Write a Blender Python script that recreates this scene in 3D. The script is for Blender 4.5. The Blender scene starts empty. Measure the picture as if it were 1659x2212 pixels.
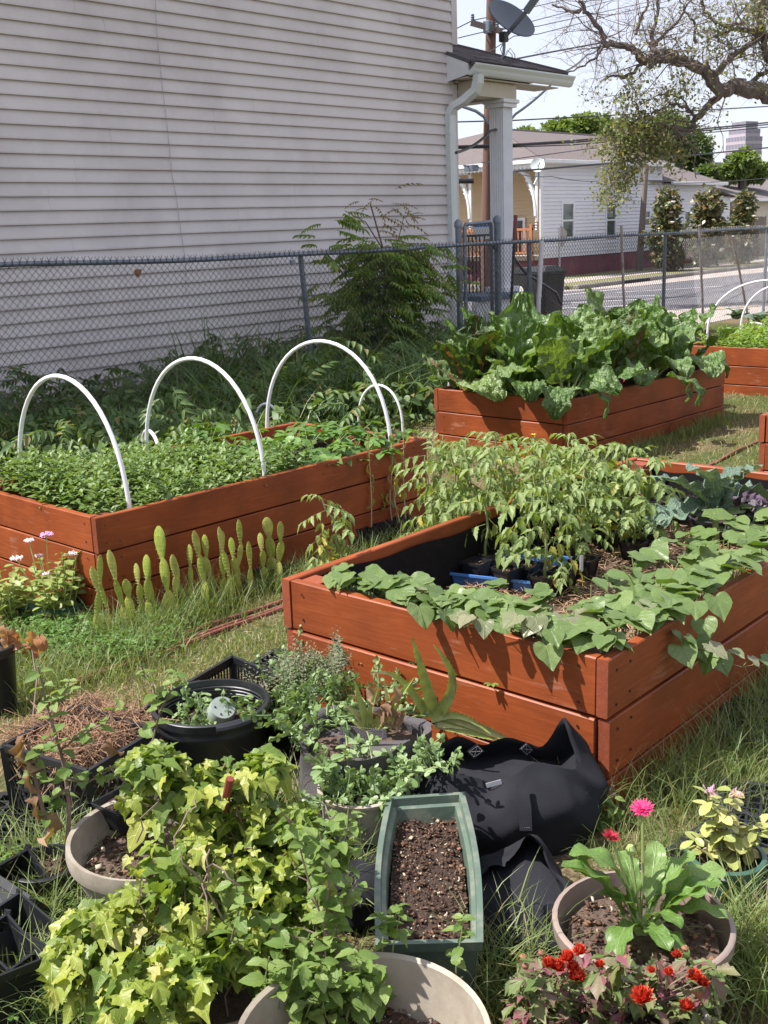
import bpy, math, random
import numpy as np
from math import sin, cos, pi, radians, hypot, atan2, sqrt, exp
from mathutils import Vector, Matrix, noise as mnoise

# ------------------------------------------------------------ camera, sky, sun
CAM_H = 1.93; PITCH = .2492; ROLL = -.0374; YAW = .843
FPX = 3620/3334*2212
scene = bpy.context.scene
COL = scene.collection
cr_, sr_ = cos(ROLL), sin(ROLL)
ca_, sa_ = cos(YAW), sin(YAW)
cam_data = bpy.data.cameras.new('camera')
cam = bpy.data.objects.new('camera', cam_data); COL.objects.link(cam)
cam_data.sensor_fit = 'VERTICAL'; cam_data.sensor_height = 24
cam_data.lens = 3620/3334*24
cam_data.clip_start = .05; cam_data.clip_end = 4000
def _c2w(x, y, z):
    return Vector((x*ca_ + y*sa_, -x*sa_ + y*ca_, z))
_fwd = _c2w(0, cos(PITCH), -sin(PITCH)); _up0 = _c2w(0, sin(PITCH), cos(PITCH)); _rt0 = _c2w(1, 0, 0)
_rt = _rt0*cr_ + _up0*sr_; _up = _up0*cr_ - _rt0*sr_
_m = Matrix((( _rt.x, _up.x, -_fwd.x, 0), (_rt.y, _up.y, -_fwd.y, 0), (_rt.z, _up.z, -_fwd.z, CAM_H), (0, 0, 0, 1)))
cam.matrix_world = _m
scene.camera = cam
SUN = Vector((-.38, .41, .83)).normalized()
sun_el = math.asin(SUN.z); sun_az = atan2(SUN.x, SUN.y)
world = bpy.data.worlds.new("World"); scene.world = world; world.use_nodes = True
wn = world.node_tree; bg = wn.nodes['Background']
sky = wn.nodes.new('ShaderNodeTexSky'); sky.sky_type = 'NISHITA'; sky.sun_disc = False
sky.sun_elevation = sun_el; sky.sun_rotation = sun_az
sky.air_density = 1.0; sky.dust_density = 1.2; sky.ozone_density = 1.0; sky.altitude = 0
hz = wn.nodes.new('ShaderNodeMix'); hz.data_type = 'RGBA'; hz.inputs[0].default_value = .62   # thin even overcast haze in front of the blue
wn.links.new(sky.outputs[0], hz.inputs[6]); hz.inputs[7].default_value = (6.7, 6.75, 7.7, 1)
wn.links.new(hz.outputs[2], bg.inputs[0]); bg.inputs[1].default_value = .088
sl = bpy.data.lights.new('sun', 'SUN'); sl.energy = 4.7; sl.angle = radians(.55); sl.color = (1, .96, .92)
so = bpy.data.objects.new('sun', sl); COL.objects.link(so)
so.rotation_euler = SUN.to_track_quat('Z', 'Y').to_euler()
vs = scene.view_settings; vs.view_transform = 'Standard'; vs.look = 'None'; vs.exposure = 0.95; vs.gamma = 1
try: vs.use_curve_mapping = False
except Exception: pass
scene.cycles.max_bounces = 6; scene.cycles.transparent_max_bounces = 8
scene.cycles.diffuse_bounces = 3; scene.cycles.glossy_bounces = 2; scene.cycles.transmission_bounces = 4
scene.cycles.use_denoising = True
R = random.Random(11)
def U(a, b): return R.uniform(a, b)
RN = np.random.default_rng(5)

# survey of the place: a sight line through a picture point, met with a plane of the place
def ray(px, py):
    X = px-829.5; Y = py-1106
    x = X*cr_+Y*sr_; y = -X*sr_+Y*cr_
    u = -y/FPX; xx = x/FPX
    return _c2w(xx, cos(PITCH)+u*sin(PITCH), -sin(PITCH)+u*cos(PITCH))
O = Vector((0, 0, CAM_H))
def P(px, py, z=0.): r = ray(px, py); return O + r*((z-CAM_H)/r.z)
def PY(px, py, y): r = ray(px, py); return O + r*(y/r.y)
def PX(px, py, x): r = ray(px, py); return O + r*(x/r.x)
def PD(px, py, d): r = ray(px, py); return O + r*(d/(r.x*sa_+r.y*ca_))
def sst(a, b, x):
    t = min(1, max(0, (x-a)/(b-a))); return t*t*(3-2*t)
def gz(x, y):
    g = .20*(1-sst(2.6, 4.4, y)) + .02
    g += .12*sst(6, 7.4, x)*sst(2.6, 4.6, y)*(1-sst(6.0, 8.2, y))
    g *= 1-sst(14, 17, x)
    return g + .012*mnoise.noise((x*1.3, y*1.3, 0))
def G(px, py, dz=0):
    z = .1
    for _ in range(12):
        p = P(px, py, z+dz); z = gz(p.x, p.y)
    return Vector((p.x, p.y, z))

# ------------------------------------------------------------ mesh helpers
class MB:
    def __init__(s): s.v = []; s.f = []; s.uv = {}
    def add(s, vs, fs):
        n = len(s.v); s.v += [tuple(v) for v in vs]; s.f += [tuple(i+n for i in f) for f in fs]; return s
    def box(s, a, b, ch=0.):
        x0, y0, z0 = a; x1, y1, z1 = b
        if ch <= 0:
            return s.add([(x0,y0,z0),(x1,y0,z0),(x1,y1,z0),(x0,y1,z0),(x0,y0,z1),(x1,y0,z1),(x1,y1,z1),(x0,y1,z1)],
                         [(0,3,2,1),(4,5,6,7),(0,1,5,4),(1,2,6,5),(2,3,7,6),(3,0,4,7)])
        c = ch; vs = []
        for (z, i) in ((z0, c), (z0+c, 0), (z1-c, 0), (z1, c)):
            vs += [(x0+i+c*(i == 0), y0+i, z) if 0 else (x0+i, y0+i, z), (x1-i, y0+i, z), (x1-i, y1-i, z), (x0+i, y1-i, z)]
        fs = [(0,3,2,1), (12,13,14,15)]
        for k in range(3):
            for j in range(4):
                fs.append((k*4+j, k*4+(j+1) % 4, k*4+4+(j+1) % 4, k*4+4+j))
        return s.add(vs, fs)
    def obox(s, c, ax, ay, az, hx, hy, hz):
        c = Vector(c); ax = Vector(ax).normalized(); ay = Vector(ay).normalized(); az = Vector(az).normalized(); v = []
        for k in (-1, 1):
            for (i, j) in ((-1,-1),(1,-1),(1,1),(-1,1)): v.append(c+ax*i*hx+ay*j*hy+az*k*hz)
        return s.add(v, [(0,3,2,1),(4,5,6,7),(0,1,5,4),(1,2,6,5),(2,3,7,6),(3,0,4,7)])
    def beam(s, a, b, w, h, up=(0,0,1)):
        a = Vector(a); b = Vector(b); d = (b-a); L = d.length; d.normalize()
        sd = d.cross(Vector(up)); sd.normalize(); u2 = sd.cross(d)
        return s.obox((a+b)/2, d, sd, u2, L/2, w/2, h/2)
    def tube(s, pts, rad, n=8, cap=True):
        pts = [Vector(p) for p in pts]; m = len(pts)
        if not hasattr(rad, '__len__'): rad = [rad]*m
        up = Vector((0,0,1)); vs = []; prev = None
        for i, p in enumerate(pts):
            t = (pts[min(i+1, m-1)]-pts[max(i-1, 0)])
            if t.length < 1e-9: t = Vector((0,0,1))
            t.normalize()
            if prev is None:
                a = t.cross(up)
                if a.length < .05: a = t.cross(Vector((1,0,0)))
            else: a = prev - t*prev.dot(t)
            a.normalize(); prev = a; b = t.cross(a)
            for k in range(n):
                an = 2*pi*k/n; vs.append(p+(a*cos(an)+b*sin(an))*rad[i])
        fs = []
        for i in range(m-1):
            for k in range(n):
                fs.append((i*n+k, i*n+(k+1) % n, (i+1)*n+(k+1) % n, (i+1)*n+k))
        if cap: fs += [tuple(range(n-1, -1, -1)), tuple((m-1)*n+k for k in range(n))]
        return s.add(vs, fs)
    def lathe(s, c, prof, n=32, sx=1., sy=1., rot=0., cap0=False, cap1=False, wob=0.):
        c = Vector(c); vs = []; m = len(prof); cr, sr = cos(rot), sin(rot)
        for (r, z) in prof:
            for k in range(n):
                a = 2*pi*k/n; rr = r*(1+wob*sin(3*a+1)); x = rr*cos(a)*sx; y = rr*sin(a)*sy
                vs.append((c.x+x*cr-y*sr, c.y+x*sr+y*cr, c.z+z))
        fs = []
        for i in range(m-1):
            for k in range(n): fs.append((i*n+k, i*n+(k+1) % n, (i+1)*n+(k+1) % n, (i+1)*n+k))
        if cap0: fs.append(tuple(range(n-1, -1, -1)))
        if cap1: fs.append(tuple((m-1)*n+k for k in range(n)))
        return s.add(vs, fs)
    def grid(s, fn, nu, nv):
        vs = [fn(i/nu, j/nv) for j in range(nv+1) for i in range(nu+1)]
        fs = [(j*(nu+1)+i, j*(nu+1)+i+1, (j+1)*(nu+1)+i+1, (j+1)*(nu+1)+i) for j in range(nv) for i in range(nu)]
        return s.add(vs, fs)
    def poly(s, pts): return s.add(pts, [tuple(range(len(pts)))])
    def prism(s, pts, off):
        n = len(pts); off = Vector(off); a = [Vector(p) for p in pts]; b = [p+off for p in a]
        return s.add(a+b, [tuple(range(n-1, -1, -1)), tuple(range(n, 2*n))]+[(i, (i+1) % n, n+(i+1) % n, n+i) for i in range(n)])

def wloc(o):
    v = Vector((0,0,0))
    while o is not None: v += o.location; o = o.parent
    return v
def smooth_by_angle(me, ang=35):
    me.polygons.foreach_set('use_smooth', [True]*len(me.polygons))
    try: me.set_sharp_from_angle(angle=radians(ang))
    except Exception: pass
def mesh_of(name, v, f, m, smooth=None, uv=None):
    me = bpy.data.meshes.new(name); me.from_pydata([tuple(x) for x in v], [], f)
    if uv is not None:
        l = me.uv_layers.new(name='UVMap'); idx = np.zeros(len(me.loops), dtype=np.int32); me.loops.foreach_get('vertex_index', idx)
        l.data.foreach_set('uv', np.asarray(uv, dtype=np.float32)[idx].ravel())
    if m is not None: me.materials.append(m)
    if smooth is not None: smooth_by_angle(me, smooth)
    me.validate(); return me
def obj(name, mb, m, parent=None, smooth=35, kind=None, base=None):
    off = wloc(parent) if parent is not None else (Vector(base) if base is not None else Vector((0,0,0)))
    v = [(x[0]-off.x, x[1]-off.y, x[2]-off.z) for x in mb.v]
    me = mesh_of(name, v, mb.f, m, smooth)
    o = bpy.data.objects.new(name, me); COL.objects.link(o)
    if parent is not None: o.parent = parent
    elif base is not None: o.location = base
    if kind: o['kind'] = kind
    return o
def inst(name, me, M, parent=None):
    """an object that shares the mesh me, at world matrix M (parents are never rotated)"""
    o = bpy.data.objects.new(name, me); COL.objects.link(o)
    if parent is not None:
        o.parent = parent; M = Matrix.Translation(-wloc(parent)) @ M
    o.matrix_basis = M; return o
def tag(o, label, cat, group=None):
    o['label'] = label; o['category'] = cat
    if group: o['group'] = group
    return o
def thing(name, label, cat, loc, group=None):
    o = bpy.data.objects.new(name, None); COL.objects.link(o); o.location = Vector(loc); o.empty_display_size = .05
    return tag(o, label, cat, group)
def struct(name, mb, m, smooth=None):
    o = obj(name, mb, m, None, smooth); o['kind'] = 'structure'; return o
def frame(pos, az, el, roll=0., s=1.):
    d = Vector((cos(el)*cos(az), cos(el)*sin(az), sin(el)))
    sd = Vector((-sin(az), cos(az), 0)); n = d.cross(sd)
    y = sd*cos(roll)+n*sin(roll); z = d.cross(y)
    M = Matrix(((d.x*s, y.x*s, z.x*s, pos[0]), (d.y*s, y.y*s, z.y*s, pos[1]), (d.z*s, y.z*s, z.z*s, pos[2]), (0,0,0,1)))
    return M
def frames_np(pos, az, el, roll, s):
    ce, se, ca, sa = np.cos(el), np.sin(el), np.cos(az), np.sin(az)
    d = np.stack([ce*ca, ce*sa, se], -1); sd = np.stack([-sa, ca, 0*sa], -1); n = np.cross(d, sd)
    y = sd*np.cos(roll)[:, None]+n*np.sin(roll)[:, None]; z = np.cross(d, y)
    Rm = np.stack([d, y, z], -1)*np.asarray(s)[:, None, None]
    return Rm, np.asarray(pos)
def raw_mesh(name, V, loops, starts, totals, m, uv=None, smooth=True):
    me = bpy.data.meshes.new(name); me.vertices.add(len(V)); me.vertices.foreach_set('co', np.asarray(V, np.float32).ravel())
    me.loops.add(len(loops)); me.loops.foreach_set('vertex_index', np.asarray(loops, np.int32))
    me.polygons.add(len(starts)); me.polygons.foreach_set('loop_start', np.asarray(starts, np.int32)); me.polygons.foreach_set('loop_total', np.asarray(totals, np.int32))
    if uv is not None:
        l = me.uv_layers.new(name='UVMap'); l.data.foreach_set('uv', np.asarray(uv, np.float32).ravel())
    me.update(calc_edges=True)
    if smooth: me.polygons.foreach_set('use_smooth', np.ones(len(starts), bool))
    if m is not None: me.materials.append(m)
    return me
class Tpl:
    """a small template mesh: verts, faces, uvs"""
    def __init__(s, v, f, uv=None):
        s.v = np.array([tuple(x) for x in v], float); s.f = f
        s.uv = np.array(uv, float) if uv is not None else np.zeros((len(s.v), 2))
        s.loops = np.array([i for q in f for i in q]); s.tot = np.array([len(q) for q in f])
    def moved(s, M):
        M = np.array(M); return Tpl(s.v @ M[:3, :3].T + M[:3, 3], s.f, s.uv)
    def mesh(s, name, m): return mesh_of(name, s.v, s.f, m, 60, s.uv)
def join(ts):
    v = []; f = []; uv = []; n = 0
    for t in ts:
        v.append(t.v); uv.append(t.uv); f += [tuple(i+n for i in q) for q in t.f]; n += len(t.v)
    return Tpl(np.concatenate(v), f, np.concatenate(uv))
def scatter(name, tpls, pos, az, el, roll, s, m, parent=None, kind=None, pick=None):
    """one joined mesh: each placement takes one of the templates"""
    pos = np.asarray(pos, float); N = len(pos)
    az, el, roll, s = [np.broadcast_to(np.asarray(q, float), (N,)) for q in (az, el, roll, s)]
    pick = RN.integers(0, len(tpls), N) if pick is None else pick
    Vs = []; Ls = []; Ts = []; UVs = []; n = 0
    for k, t in enumerate(tpls):
        ii = np.nonzero(pick == k)[0]
        if not len(ii): continue
        Rm, p = frames_np(pos[ii], az[ii], el[ii], roll[ii], s[ii])
        V = np.einsum('nij,vj->nvi', Rm, t.v)+p[:, None, :]
        Vs.append(V.reshape(-1, 3)); c = len(t.v)
        Ls.append((t.loops[None, :]+(np.arange(len(ii))*c)[:, None]+n).ravel()); n += c*len(ii)
        Ts.append(np.tile(t.tot, len(ii))); UVs.append(np.tile(t.uv[t.loops], (len(ii), 1)))
    V = np.concatenate(Vs); L = np.concatenate(Ls); T = np.concatenate(Ts); S = np.concatenate([[0], np.cumsum(T)[:-1]])
    if parent is not None: V = V-np.array(wloc(parent))
    me = raw_mesh(name, V, L, S, T, m, np.concatenate(UVs))
    o = bpy.data.objects.new(name, me); COL.objects.link(o)
    if parent is not None: o.parent = parent
    if kind: o['kind'] = kind
    return o

# ------------------------------------------------------------ materials
def lin(c):
    return tuple(((x/255)/12.92 if x/255 <= .04045 else ((x/255+.055)/1.055)**2.4) for x in c)
def _new(name):
    m = bpy.data.materials.new(name); m.use_nodes = True; nt = m.node_tree; return m, nt, nt.nodes['Principled BSDF'], nt.nodes.new, nt.links.new
def ramp(N, stops):
    r = N('ShaderNodeValToRGB'); cr = r.color_ramp
    while len(cr.elements) < len(stops): cr.elements.new(.5)
    for e, (p, c) in zip(cr.elements, stops): e.position = p; e.color = (*c, 1)
    return r
def mat(name, col, rough=.6, col2=None, ns=6., nd=6, bump=0., bs=40., metal=0., spec=.5, stretch=(1,1,1), dirt=None, dirt_s=1.5, dirt_p=(.5,.7), coords='Object', trans=0., rand=0.):
    m, nt, b, N, L = _new(name); b.inputs['Roughness'].default_value = rough; b.inputs['Metallic'].default_value = metal
    b.inputs['Specular IOR Level'].default_value = spec
    tc = N('ShaderNodeTexCoord'); mp = N('ShaderNodeMapping'); mp.inputs['Scale'].default_value = stretch; L(tc.outputs[coords], mp.inputs[0])
    col2 = col2 or tuple(c*.75 for c in col)
    n1 = N('ShaderNodeTexNoise'); n1.inputs['Scale'].default_value = ns; n1.inputs['Detail'].default_value = nd; L(mp.outputs[0], n1.inputs[0])
    r = ramp(N, [(.3, col), (.7, col2)]); L(n1.outputs[0], r.inputs[0]); out = r.outputs[0]
    if rand:
        oi = N('ShaderNodeObjectInfo'); h = N('ShaderNodeHueSaturation'); mr = N('ShaderNodeMapRange')
        mr.inputs[3].default_value = 1-rand; mr.inputs[4].default_value = 1+rand
        L(oi.outputs['Random'], mr.inputs[0]); L(mr.outputs[0], h.inputs['Value']); L(out, h.inputs['Color']); out = h.outputs[0]
    if dirt:
        n2 = N('ShaderNodeTexNoise'); n2.inputs['Scale'].default_value = dirt_s; n2.inputs['Detail'].default_value = 8; n2.inputs['Roughness'].default_value = .65; L(tc.outputs[coords], n2.inputs[0])
        r2 = ramp(N, [(dirt_p[0], (0,0,0)), (dirt_p[1], (1,1,1))]); L(n2.outputs[0], r2.inputs[0])
        mx = N('ShaderNodeMix'); mx.data_type = 'RGBA'; L(r2.outputs[0], mx.inputs[0]); L(out, mx.inputs[6]); mx.inputs[7].default_value = (*dirt, 1); out = mx.outputs[2]
    L(out, b.inputs['Base Color'])
    if bump:
        n3 = N('ShaderNodeTexNoise'); n3.inputs['Scale'].default_value = bs; n3.inputs['Detail'].default_value = 5; L(mp.outputs[0], n3.inputs[0])
        bp = N('ShaderNodeBump'); bp.inputs['Strength'].default_value = bump; bp.inputs['Distance'].default_value = .01; L(n3.outputs[0], bp.inputs['Height']); L(bp.outputs[0], b.inputs['Normal'])
    return m
def leafmat(name, c1, c2, c3=None, vein=None, vw=.05, side=7., rough=.45, tr=.3, tcol=None, bump=.25, yellow=None, yp=.9, spec=.4, crinkle=0., edge=None):
    """foliage: colour varies leaf by leaf; veins run along the leaf's own UV map"""
    m, nt, b, N, L = _new(name); b.inputs['Roughness'].default_value = rough; b.inputs['Specular IOR Level'].default_value = spec
    oi = N('ShaderNodeObjectInfo'); ge = N('ShaderNodeNewGeometry')
    ad = N('ShaderNodeMath'); ad.operation = 'ADD'; L(oi.outputs['Random'], ad.inputs[0]); L(ge.outputs['Random Per Island'], ad.inputs[1])
    fr = N('ShaderNodeMath'); fr.operation = 'FRACT'; L(ad.outputs[0], fr.inputs[0])
    st = [(0, c1), (.55, c2), (.85, c3 or c1)]
    if yellow: st += [(yp, c3 or c1), (min(.999, yp+.02), yellow)]
    r = ramp(N, st); L(fr.outputs[0], r.inputs[0]); out = r.outputs[0]
    tc = N('ShaderNodeTexCoord'); n1 = N('ShaderNodeTexNoise'); n1.inputs['Scale'].default_value = 30; L(tc.outputs['Object'], n1.inputs[0])
    h = N('ShaderNodeHueSaturation'); mr = N('ShaderNodeMapRange'); mr.inputs[1].default_value = .3; mr.inputs[2].default_value = .7; mr.inputs[3].default_value = .8; mr.inputs[4].default_value = 1.2
    L(n1.outputs[0], mr.inputs[0]); L(mr.outputs[0], h.inputs['Value']); L(out, h.inputs['Color']); out = h.outputs[0]
    sp = N('ShaderNodeSeparateXYZ'); L(tc.outputs['UV'], sp.inputs[0])
    def mth(op, a, c=None, clamp=False):
        q = N('ShaderNodeMath'); q.operation = op; q.use_clamp = clamp
        for i, z in enumerate((a, c)):
            if z is None: continue
            if isinstance(z, (int, float)): q.inputs[i].default_value = z
            else: L(z, q.inputs[i])
        return q.outputs[0]
    au = mth('ABSOLUTE', mth('SUBTRACT', sp.outputs[0], .5))
    mid = mth('SUBTRACT', 1, mth('DIVIDE', au, vw/2), True)
    ph = mth('FRACT', mth('MULTIPLY', mth('SUBTRACT', sp.outputs[1], mth('MULTIPLY', au, .9)), side))
    sv = mth('SUBTRACT', 1, mth('DIVIDE', mth('ABSOLUTE', mth('SUBTRACT', ph, .5)), .09), True)
    vv = mth('MAXIMUM', mid, mth('MULTIPLY', sv, .45))
    if vein:
        mx = N('ShaderNodeMix'); mx.data_type = 'RGBA'; L(vv, mx.inputs[0]); L(out, mx.inputs[6]); mx.inputs[7].default_value = (*vein, 1); out = mx.outputs[2]
    if edge:
        ev = mth('MULTIPLY', mth('SUBTRACT', au, .36), 8, True)
        mx = N('ShaderNodeMix'); mx.data_type = 'RGBA'; L(mth('MULTIPLY', ev, n1.outputs[0]), mx.inputs[0]); L(out, mx.inputs[6]); mx.inputs[7].default_value = (*edge, 1); out = mx.outputs[2]
    L(out, b.inputs['Base Color'])
    bp = N('ShaderNodeBump'); bp.inputs['Strength'].default_value = bump; bp.inputs['Distance'].default_value = .004; hsum = mth('MULTIPLY', vv, -1)
    if crinkle:
        n2 = N('ShaderNodeTexNoise'); n2.inputs['Scale'].default_value = crinkle; n2.inputs['Detail'].default_value = 2; L(tc.outputs['Object'], n2.inputs[0]); hsum = mth('ADD', hsum, mth('MULTIPLY', n2.outputs[0], 5))
    L(hsum, bp.inputs['Height']); L(bp.outputs[0], b.inputs['Normal'])
    t = N('ShaderNodeBsdfTranslucent'); mg = N('ShaderNodeMix'); mg.data_type = 'RGBA'; mg.blend_type = 'MULTIPLY'; mg.inputs[0].default_value = 1
    L(out, mg.inputs[6]); mg.inputs[7].default_value = (*(tcol or (1.5, 1.5, .5)), 1); L(mg.outputs[2], t.inputs[0]); L(bp.outputs[0], t.inputs['Normal'])
    ms = N('ShaderNodeMixShader'); ms.inputs[0].default_value = tr; L(b.outputs[0], ms.inputs[1]); L(t.outputs[0], ms.inputs[2]); L(ms.outputs[0], nt.nodes['Material Output'].inputs[0])
    return m
# ------------------------------------------------------------ materials of the setting
def woodmat(name, c1, c2, worn, rough=.5, gs=1.):
    m, nt, b, N, L = _new(name); b.inputs['Roughness'].default_value = rough; b.inputs['Specular IOR Level'].default_value = .35
    tc = N('ShaderNodeTexCoord'); oi = N('ShaderNodeObjectInfo'); va = N('ShaderNodeVectorMath'); va.operation = 'ADD'
    sc_ = N('ShaderNodeVectorMath'); sc_.operation = 'SCALE'; cx = N('ShaderNodeCombineXYZ'); L(oi.outputs['Random'], cx.inputs[0]); L(oi.outputs['Random'], cx.inputs[2]); L(cx.outputs[0], sc_.inputs[0]); sc_.inputs['Scale'].default_value = 37
    L(tc.outputs['Object'], va.inputs[0]); L(sc_.outputs[0], va.inputs[1])
    mp = N('ShaderNodeMapping'); mp.inputs['Scale'].default_value = (2.2*gs, 30*gs, 26*gs); L(va.outputs[0], mp.inputs[0])
    n1 = N('ShaderNodeTexNoise'); n1.inputs['Scale'].default_value = 2; n1.inputs['Detail'].default_value = 8; n1.inputs['Distortion'].default_value = .6; L(mp.outputs[0], n1.inputs[0])
    r1 = ramp(N, [(.25, c1), (.5, c2), (.8, c1)]); L(n1.outputs[0], r1.inputs[0])
    n2 = N('ShaderNodeTexNoise'); n2.inputs['Scale'].default_value = 3; n2.inputs['Detail'].default_value = 6; L(va.outputs[0], n2.inputs[0])
    h = N('ShaderNodeHueSaturation'); mr = N('ShaderNodeMapRange'); mr.inputs[1].default_value = .3; mr.inputs[2].default_value = .7; mr.inputs[3].default_value = .66; mr.inputs[4].default_value = 1.25
    L(n2.outputs[0], mr.inputs[0]); L(mr.outputs[0], h.inputs['Value']); L(r1.outputs[0], h.inputs['Color'])
    mp3 = N('ShaderNodeMapping'); mp3.inputs['Scale'].default_value = (6, 60, 50); L(va.outputs[0], mp3.inputs[0])
    n3 = N('ShaderNodeTexNoise'); n3.inputs['Scale'].default_value = 1.4; n3.inputs['Detail'].default_value = 9; n3.inputs['Roughness'].default_value = .7; L(mp3.outputs[0], n3.inputs[0])
    n4 = N('ShaderNodeTexNoise'); n4.inputs['Scale'].default_value = 5; n4.inputs['Detail'].default_value = 4; L(va.outputs[0], n4.inputs[0])
    mu = N('ShaderNodeMath'); mu.operation = 'MULTIPLY'; L(n3.outputs[0], mu.inputs[0]); L(n4.outputs[0], mu.inputs[1])
    r3 = ramp(N, [(.335, (0,0,0)), (.43, (.75,.75,.75))]); L(mu.outputs[0], r3.inputs[0])
    mx = N('ShaderNodeMix'); mx.data_type = 'RGBA'; L(r3.outputs[0], mx.inputs[0]); L(h.outputs[0], mx.inputs[6]); mx.inputs[7].default_value = (*worn, 1)
    L(mx.outputs[2], b.inputs['Base Color'])
    bp = N('ShaderNodeBump'); bp.inputs['Strength'].default_value = .35; bp.inputs['Distance'].default_value = .004; L(n1.outputs[0], bp.inputs['Height']); L(bp.outputs[0], b.inputs['Normal'])
    return m
M_wood = woodmat('red brown deck paint', (.30,.073,.021), (.235,.052,.014), (.34,.16,.10))
M_woodtop = woodmat('weathered red paint', (.29,.075,.036), (.23,.055,.024), (.36,.18,.13), .6)
M_nail = mat('rusty nail', (.03,.015,.01), .6)
M_siding = mat('tan vinyl siding', (.65,.60,.58), .5, (.62,.57,.55), ns=2, bump=.08, bs=60, spec=.3, dirt=(.49,.44,.425), dirt_s=.7, dirt_p=(.44,.72), rand=.02)
M_white = mat('white painted wood', (.74,.75,.77), .5, (.66,.67,.70), ns=4, dirt=(.55,.54,.52), dirt_s=3, dirt_p=(.6,.8))
M_cream = mat('cream painted beam', (.55,.49,.38), .55, (.48,.43,.33), ns=3, dirt=(.42,.36,.28), dirt_s=4, dirt_p=(.55,.75))
M_gutter = mat('white aluminium gutter', (.60,.64,.62), .35, (.62,.66,.65), ns=3, dirt=(.5,.5,.45), dirt_s=5, dirt_p=(.62,.8))
M_shingle = mat('brown grey shingle', (.105,.085,.085), .9, (.065,.052,.055), ns=120, nd=3, bump=.6, bs=260, rand=.35)
M_roofline = mat('grey metal flashing', (.12,.12,.13), .5, (.10,.10,.11), metal=.3)
M_galv = mat('galvanised pipe', (.20,.235,.28), .42, (.13,.155,.19), ns=12, metal=.45, bump=.15, bs=60, dirt=(.30,.32,.34), dirt_s=14, dirt_p=(.55,.72))
M_wire = mat('chain link wire', (.17,.165,.16), .5, (.09,.085,.09), ns=8, metal=.4)
M_pvc = mat('white pvc', (.80,.81,.83), .3, (.76,.77,.79), ns=2, dirt=(.62,.62,.60), dirt_s=6, dirt_p=(.62,.8))
M_black = mat('black plastic', (.013,.014,.017), .38, (.020,.021,.024), ns=5, dirt=(.06,.055,.05), dirt_s=9, dirt_p=(.56,.8))
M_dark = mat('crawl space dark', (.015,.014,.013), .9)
M_asphalt = mat('asphalt', (.13,.125,.135), .85, (.105,.10,.11), ns=1.2, bump=.3, bs=200, dirt=(.17,.16,.165), dirt_s=.4)
M_conc = mat('pale concrete', (.42,.36,.32), .85, (.36,.31,.275), ns=1.0, bump=.2, bs=80, dirt=(.31,.27,.24), dirt_s=.6)
M_curb = mat('kerb concrete', (.26,.24,.22), .9, (.17,.155,.145), ns=3)
M_line = mat('road paint white', (.62,.60,.60), .7, (.5,.48,.48), ns=8, dirt=(.3,.28,.28), dirt_s=6, dirt_p=(.55,.75))
M_yline = mat('road paint yellow', (.50,.33,.12), .7, (.4,.27,.12), ns=8)
M_bark = mat('grey brown bark', (.20,.16,.14), .95, (.085,.068,.06), ns=9, bump=1., bs=30, stretch=(1,1,.35))
M_twig = mat('twig bark', (.24,.195,.18), .9, (.15,.12,.11), ns=6)
M_pole = mat('creosoted pole wood', (.16,.085,.06), .85, (.09,.05,.04), ns=7, stretch=(1,1,.08), bump=.5, bs=20)
M_greypole = mat('weathered pole wood', (.22,.18,.155), .9, (.14,.115,.10), ns=7, stretch=(1,1,.1))
M_farwhite = mat('far white clapboard', (.70,.70,.74), .6, (.66,.66,.70), ns=1.5, rand=.03)
M_faryellow = mat('yellow clapboard', (.56,.44,.28), .6, (.52,.41,.26), ns=1.5, rand=.03)
M_maroon = mat('maroon painted foundation', (.21,.065,.085), .8, (.16,.05,.07), ns=1.5, dirt=(.27,.10,.11), dirt_s=.8)
M_brickred = mat('red painted foundation', (.26,.075,.05), .8, (.2,.06,.045), ns=1.5)
M_farroof = mat('far brown shingle roof', (.155,.125,.12), .95, (.10,.08,.078), ns=9, stretch=(1,1,5), rand=.06)
M_glass = mat('window glass', (.05,.07,.07), .08, (.09,.12,.12), ns=1.2, spec=1.)
M_blind = mat('pale curtain', (.25,.27,.26), .7, (.14,.16,.16), ns=3)
M_blue = mat('blue painted porch edge', (.09,.135,.20), .6, (.07,.105,.16), ns=5)
M_ground = None
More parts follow.
